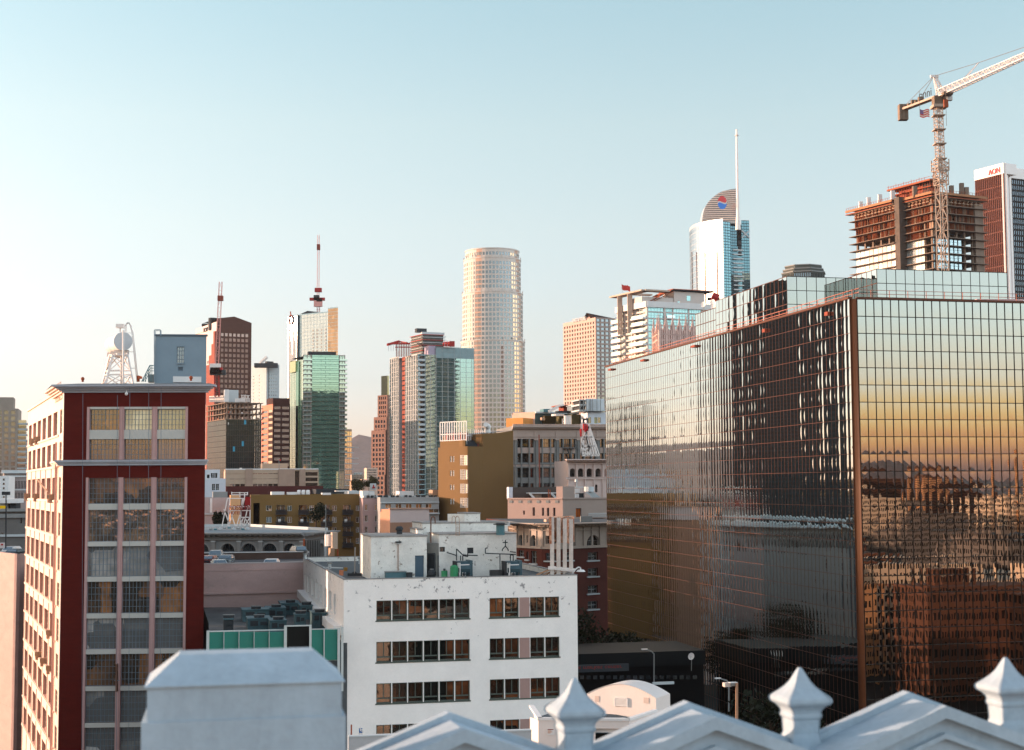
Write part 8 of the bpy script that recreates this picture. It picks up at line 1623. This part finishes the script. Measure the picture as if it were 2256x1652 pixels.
# ================================================================ white parapet in the foreground
PLS = M('white_parapet_paint', (.37, .43, .475), var=.14, scale=3, rough=.65, bump=.35, fine=14, streak=4)
def parapet():
    def base(x, y, off): pass
    h = 2.207; ap = P('D', 1570, 1580.7, 14); z = ap.z; U_ = az(75.5); Nn = Vector((-U_.y, U_.x, 0)); Nn = Vector((-U_.y*1, U_.x, 0)); T = Nn*.67; sp = 2.41
    lb = {-3: 'leftmost white roof gable in the bottom left corner', -1: 'white parapet gable between the square pier and the first finial', 0: 'white parapet gable between the first and the middle finial', 1: 'white parapet gable right of the middle finial'}
    for i in (-3, -1, 0, 1):
        c = up(ap, 0)+U_*sp*i; zz = z-.0; W = sp*.5; root = thing('parapet_gable', lb[i], 'parapet', up(c, zz-1.2), 'white foreground parapet gables'); b = MB(); s = .375
        def pt(u, dz, n): return up(c+U_*u+Nn*n, zz+dz)
        prof = [(-W, -s*W), (0, 0), (W, -s*W)]
        b.poly([pt(-W, -2.6, 0), pt(W, -2.6, 0), pt(W, -s*W, 0), pt(0, 0, 0), pt(-W, -s*W, 0)], PLS); b.poly([pt(-W, -2.6, .67), pt(W, -2.6, .67), pt(W, -s*W, .67), pt(0, 0, .67), pt(-W, -s*W, .67)], PLS)
        for (u0, a), (u1, e) in ((prof[0], prof[1]), (prof[1], prof[2])): b.poly([pt(u0, a, 0), pt(u1, e, 0), pt(u1, e, .67), pt(u0, a, .67)], PLS)
        b.build('wall', root); b = MB()
        for (u0, a), (u1, e) in ((prof[0], prof[1]), (prof[1], prof[2])):
            b.obox(pt(u0, a, .60), pt(u1, e, .60)-pt(u0, a, .60), Nn*.14, Z1*.06, PLS)       # raised far rim
            b.obox(pt(u0, a-.10, -.10), pt(u1, e, 0)-pt(u0, a, 0), Nn*.14, Z1*.12, PLS)       # near rake moulding
        b.build('coping', root, ); b = MB(); k = .42
        for s_ in (-1, 1): b.obox(pt(0, -.30, -.02), pt(s_*W*.75, -.30-s*W*.75, 0)-pt(0, -.30, 0), Nn*-.05, Z1*.05, PLS)
        b.build('moulding', root)
    # finials
    prof = [(0, .012), (.03, .03), (.07, .05), (.13, .08), (.18, .118), (.225, .165), (.262, .212), (.285, .232), (.315, .236), (.34, .222), (.365, .185), (.40, .158), (.43, .150), (.445, .158), (.47, .156), (.49, .142), (.62, .136), (.66, .150), (.70, .155), (.95, .165), (1.0, .20), (1.35, .20)]
    for (x, y, d, l) in ((1265.5, 1493, 14.25, 'white pointed finial left of the vaulted roof house, the leftmost finial'), (1761.5, 1470, 14.95, 'white pointed finial in the middle, against the dark street'), (2215, 1448, 15.7, 'white pointed finial at the right edge, the rightmost finial')):
        t = P('D', x, y, d); root = thing('finial', l, 'finial', t-Z1*1.3, 'white foreground finials'); b = MB(); ks = 1.035
        pr = None
        for j, (dz, r) in enumerate(prof):
            rg = []; 
            for cx, cy in ((-1, -1), (1, -1), (1, 1), (-1, 1)):
                for q in ((.93, 1), (1, .93)) if cx*cy > 0 else ((1, .93), (.93, 1)): rg.append(up(t+U_*cx*r*ks*q[0]+Nn*cy*r*ks*q[1], t.z-dz*ks*1.0))
            if pr:
                for k in range(8): b.poly([pr[k], pr[(k+1) % 8], rg[(k+1) % 8], rg[k]], PLS)
            pr = rg
        b.build('cap', root)
    # square pier
    root = thing('parapet_pier', 'broad white square pier with sloped cap in the left foreground', 'parapet', P('D', 540, 1652, 12.6)); q0 = P('D', 320, 1512, 12.45); f = Face(q0, hit(q0, 79, 'D', 757)); zt = zat('D', 1436, f.at(f.L*.5, 0, -.45)); ze = zat('D', 1506, f.at(f.L*.5, 0)); b = MB(); L_ = f.L; dp = .95
    lo = [f.at(0, ze), f.at(L_, ze), f.at(L_, ze, -dp), f.at(0, ze, -dp)]; hi = [f.at(.26, zt, -.36), f.at(L_-.24, zt, -.36), f.at(L_-.24, zt, -dp+.25), f.at(.26, zt, -dp+.25)]
    for i in range(4): b.poly([lo[i], lo[(i+1) % 4], hi[(i+1) % 4], hi[i]], PLS)
    b.poly(hi, PLS); b.build('cap', root); b = MB(); f.box(b, .015, L_-.015, ze-.30, ze-.012, -dp+.01, -.02, PLS); f.box(b, -.01, L_+.01, ze-.012, ze, -dp-.01, .01, PLS); f.box(b, -.03, L_+.02, ze-2, ze-.30, -dp, -.0, PLS); b.build('shaft', root)
parapet()
def home():
    b = MB(); U_ = az(77.1); N_ = az(-12.9); o = up(P('D', 1570, 1580, 14), 0)+N_*.4-U_*30; b.obox(o, U_*52, -N_*60, Z1*38.2, M('home_wall', (.50, .36, .27), var=.1)); 
    for i in range(12):
        for j in range(8): b.obox(o+U_*(2+i*4.1)+N_*.02+Z1*(3+j*4.2), U_*2.2, N_*.05, Z1*2.4, GDARK); b.obox(o+U_*52.02-N_*(3+i*4.6)+Z1*(3+j*4.2), U_*.05, -N_*2.4, Z1*2.4, GDARK)
    b.build('home_building', None, label='building carrying the white foreground parapet, its walls below the bottom edge of the view', cat='building')
home()
# ================================================================ town around and behind the viewpoint, seen in the mirror glass
def citymat(n, c, c2, s=1.0):
    m = bpy.data.materials.new(n); m.use_nodes = True; t = m.node_tree; b = t.nodes['Principled BSDF']; b.inputs['Roughness'].default_value = .8; b.inputs['Specular IOR Level'].default_value = .1
    tc = nd(t, 'ShaderNodeTexCoord'); sp = nd(t, 'ShaderNodeSeparateXYZ'); ad = nd(t, 'ShaderNodeMath', operation='ADD'); cb = nd(t, 'ShaderNodeCombineXYZ'); br = nd(t, 'ShaderNodeTexBrick', offset=0)
    t.links.new(tc.outputs['Object'], sp.inputs[0]); t.links.new(sp.outputs[0], ad.inputs[0]); t.links.new(sp.outputs[1], ad.inputs[1]); t.links.new(ad.outputs[0], cb.inputs[0]); t.links.new(sp.outputs[2], cb.inputs[1]); t.links.new(cb.outputs[0], br.inputs[0])
    br.inputs['Color1'].default_value = (*c2, 1); br.inputs['Color2'].default_value = (c2[0]*2, c2[1]*2, c2[2]*2, 1); br.inputs['Mortar'].default_value = (*c, 1); br.inputs['Scale'].default_value = .32*s; br.inputs['Mortar Size'].default_value = .25; br.inputs['Mortar Smooth'].default_value = 0; br.inputs['Brick Width'].default_value = 1.1; br.inputs['Row Height'].default_value = 1.15
    t.links.new(br.outputs[0], b.inputs['Base Color']); return m
def town():
    rnd = random.Random(99); mats = [citymat('town_%d' % i, c, (.012, .01, .009), 1) for i, c in enumerate(((.62, .32, .16), (.56, .25, .11), (.82, .62, .46), (.18, .08, .05), (.24, .20, .18), (.02, .026, .03)))]
    def box(a, d, w_, dep, h, m, ang=-12.9, lb='building behind the viewpoint, seen in the mirror glass', top=True, o=Vector((0, 0, 0))):
        c = o+az(a)*d; U_, N_ = az(ang+90), az(ang); b = MB(); p = up(c, 0)-U_*w_/2-N_*dep/2; b.obox(p, U_*w_, N_*dep, Z1*h, m)
        if top: b.obox(p+U_*w_*.2+N_*dep*.3+Z1*h, U_*w_*.3, N_*dep*.3, Z1*3, m); b.obox(p-U_*.3-N_*.3+Z1*(h-.8), U_*(w_+.6), N_*(dep+.6), Z1*.7, m)
        b.build('town_building', None, label=lb, cat='building', group='buildings outside the view, mirrored in glass')
    for ring, (d0, d1, n, h0, h1) in enumerate(((75, 130, 22, 8, 20), (140, 260, 44, 10, 28), (270, 480, 46, 14, 40), (500, 900, 46, 18, 52), (950, 1900, 44, 25, 80))):
        for i in range(n):
            a0 = (42, 55, 100, 108, 108)[ring]; a = a0+(172-a0)*(i+rnd.random()*.7)/n; d = rnd.uniform(d0, d1); box(a, d, rnd.uniform(14, 34)*(.8+ring*.2), rnd.uniform(14, 30), rnd.uniform(h0, h1)*(1 if ring < 3 else .9), rnd.choice(mats[:5]), o=Vector((46, 185, 0))*0)
    for i in range(26):   # left side, beyond the frame
        a = rnd.uniform(-50, -24); d = rnd.uniform(480, 1200); box(a, d, rnd.uniform(20, 40), rnd.uniform(18, 30), rnd.uniform(20, 44)*(1+d/1500), rnd.choice(mats), lb='building outside the left edge of the view, seen only in the mirror glass')
    for (x, y, w_, h, m) in ((-268, 600, 58, 139, 5), (-286, 640, 30, 118, 5), (-345, 560, 44, 48, 4), (-225, 520, 22, 52, 5)):
        box(0, 0, w_, 30, h, mats[m], o=Vector((x, y, 0)), lb='dark tower outside the left edge of the view, seen only in the mirror glass')
    for (x, y, w_, h) in ((250, -330, 90, 190), (120, -420, 60, 120)): box(0, 0, w_, 40, h, mats[5], o=Vector((x, y, 0)), lb='tall dark tower behind the viewpoint, mirrored in the green glass tower')
    for (x, y, w_, dep, h) in ((-90, 150, 46, 24, 50),): box(0, 0, w_, dep, h, mats[4], o=Vector((x, y, 0)), lb='building outside the left edge of the view that shades the street')
    b = MB()
    for i in range(60):
        a0, a1 = R(85+i*2), R(87+i*2); h0, h1 = [160+70*math.sin(k*.7)+50*math.sin(k*1.9+1) for k in (i, i+1)]
        p, q = Vector((math.sin(a0)*9000, math.cos(a0)*9000, 0)), Vector((math.sin(a1)*9000, math.cos(a1)*9000, 0)); b.poly([p*.9, q*.9, up(q, h1), up(p, h0)], MT['hill_scrub']); b.poly([up(p, h0), up(q, h1), q*1.2, p*1.2], MT['hill_scrub'])
    b.build('hills', None, kind='structure')
town()
def clutter():
    rnd = random.Random(31)
    for i, (k, x0, y, x1, d, lb) in enumerate((('cw', 330, 120, 470, 163, 'long thin pipe run lying across the dark rear part of the white building roof'), ('cb', 20, 1108, 480, 155, 'conduit lying on the roof of the stair house'))):
        loose('roof_conduit', lb, 'pipe', lambda b: (b.beam(P(k, x0, y, d), P(k, x1, y+4, d-1), .12, LGREY), [b.beam(P(k, x0+(x1-x0)*j/6, y+6, d-.5), P(k, x0+(x1-x0)*j/6, y-2, d-.5), .08, GREY) for j in range(7)]))
    for i, (x, y, d, lb) in enumerate(((210, 30, 182, 'round vent cap at the far left corner of the white building roof'), (380, 95, 168, 'round vent cap in the middle of the dark white building roof'), (590, 60, 170, 'round vent cap left of the stair house near the parapet'))):
        q = P('cw', x, y, d); loose('roof_vent', lb, 'vent', lambda b: (b.tube(q-Z1*.6, q, .18, LGREY, n=8), b.tube(q, q+Z1*.15, .3, GREY, n=8)))
    for (x0, y, w_, d, lb) in ((1180, 780, 60, 352, 'squat grey unit on the roof of the blush stucco building near its left end'), (1750, 995, 40, 300, 'squat unit behind the roof edge of the arched building')):
        p = P('D', x0, 1075, d) if x0 < 1500 else P('D', 1290, 1150, d)
        loose('roof_unit', lb, 'roof unit', lambda b: b.box(p.x-1, p.y, p.z-(3 if x0 < 1500 else 0), p.x+1.4, p.y+2, p.z-(1.2 if x0 < 1500 else -1.2), GREY))
    # cars standing in the shaded street
    for i, (x, y, d, c) in enumerate(((1345, 1560, 175, 'white'), (1420, 1566, 172, 'slate'), (1530, 1580, 166, 'silver'), (1640, 1590, 160, 'white'))):
        p = PZ('D', x, y+20, .1); car('street_car', ('white car parked in the shaded street nearest the white building', 'slate car parked second in the shaded street', 'silver car parked in the middle of the shaded street', 'white car parked deepest right in the shaded street')[i], Vector((p.x, p.y, .02)), 1.35, (c, {'white': (.62, .62, .62), 'slate': (.22, .27, .30), 'silver': (.35, .40, .42)}[c]))
clutter()
def haze():
    b = MB(); b.box(-9600, -9600, -4, 9600, 11900, 420, None); b.m = [0]*6; b.mats = []
    o = b.build('haze', None, kind='stuff'); m = bpy.data.materials.new('haze_air'); m.use_nodes = True; t = m.node_tree; t.nodes.clear()
    v = nd(t, 'ShaderNodeVolumePrincipled'); v.inputs['Density'].default_value = 2.5e-5; v.inputs['Color'].default_value = (.86, .88, .95, 1); v.inputs['Anisotropy'].default_value = .3
    t.links.new(v.outputs[0], nd(t, 'ShaderNodeOutputMaterial').inputs['Volume']); o.data.materials.append(m)
haze()
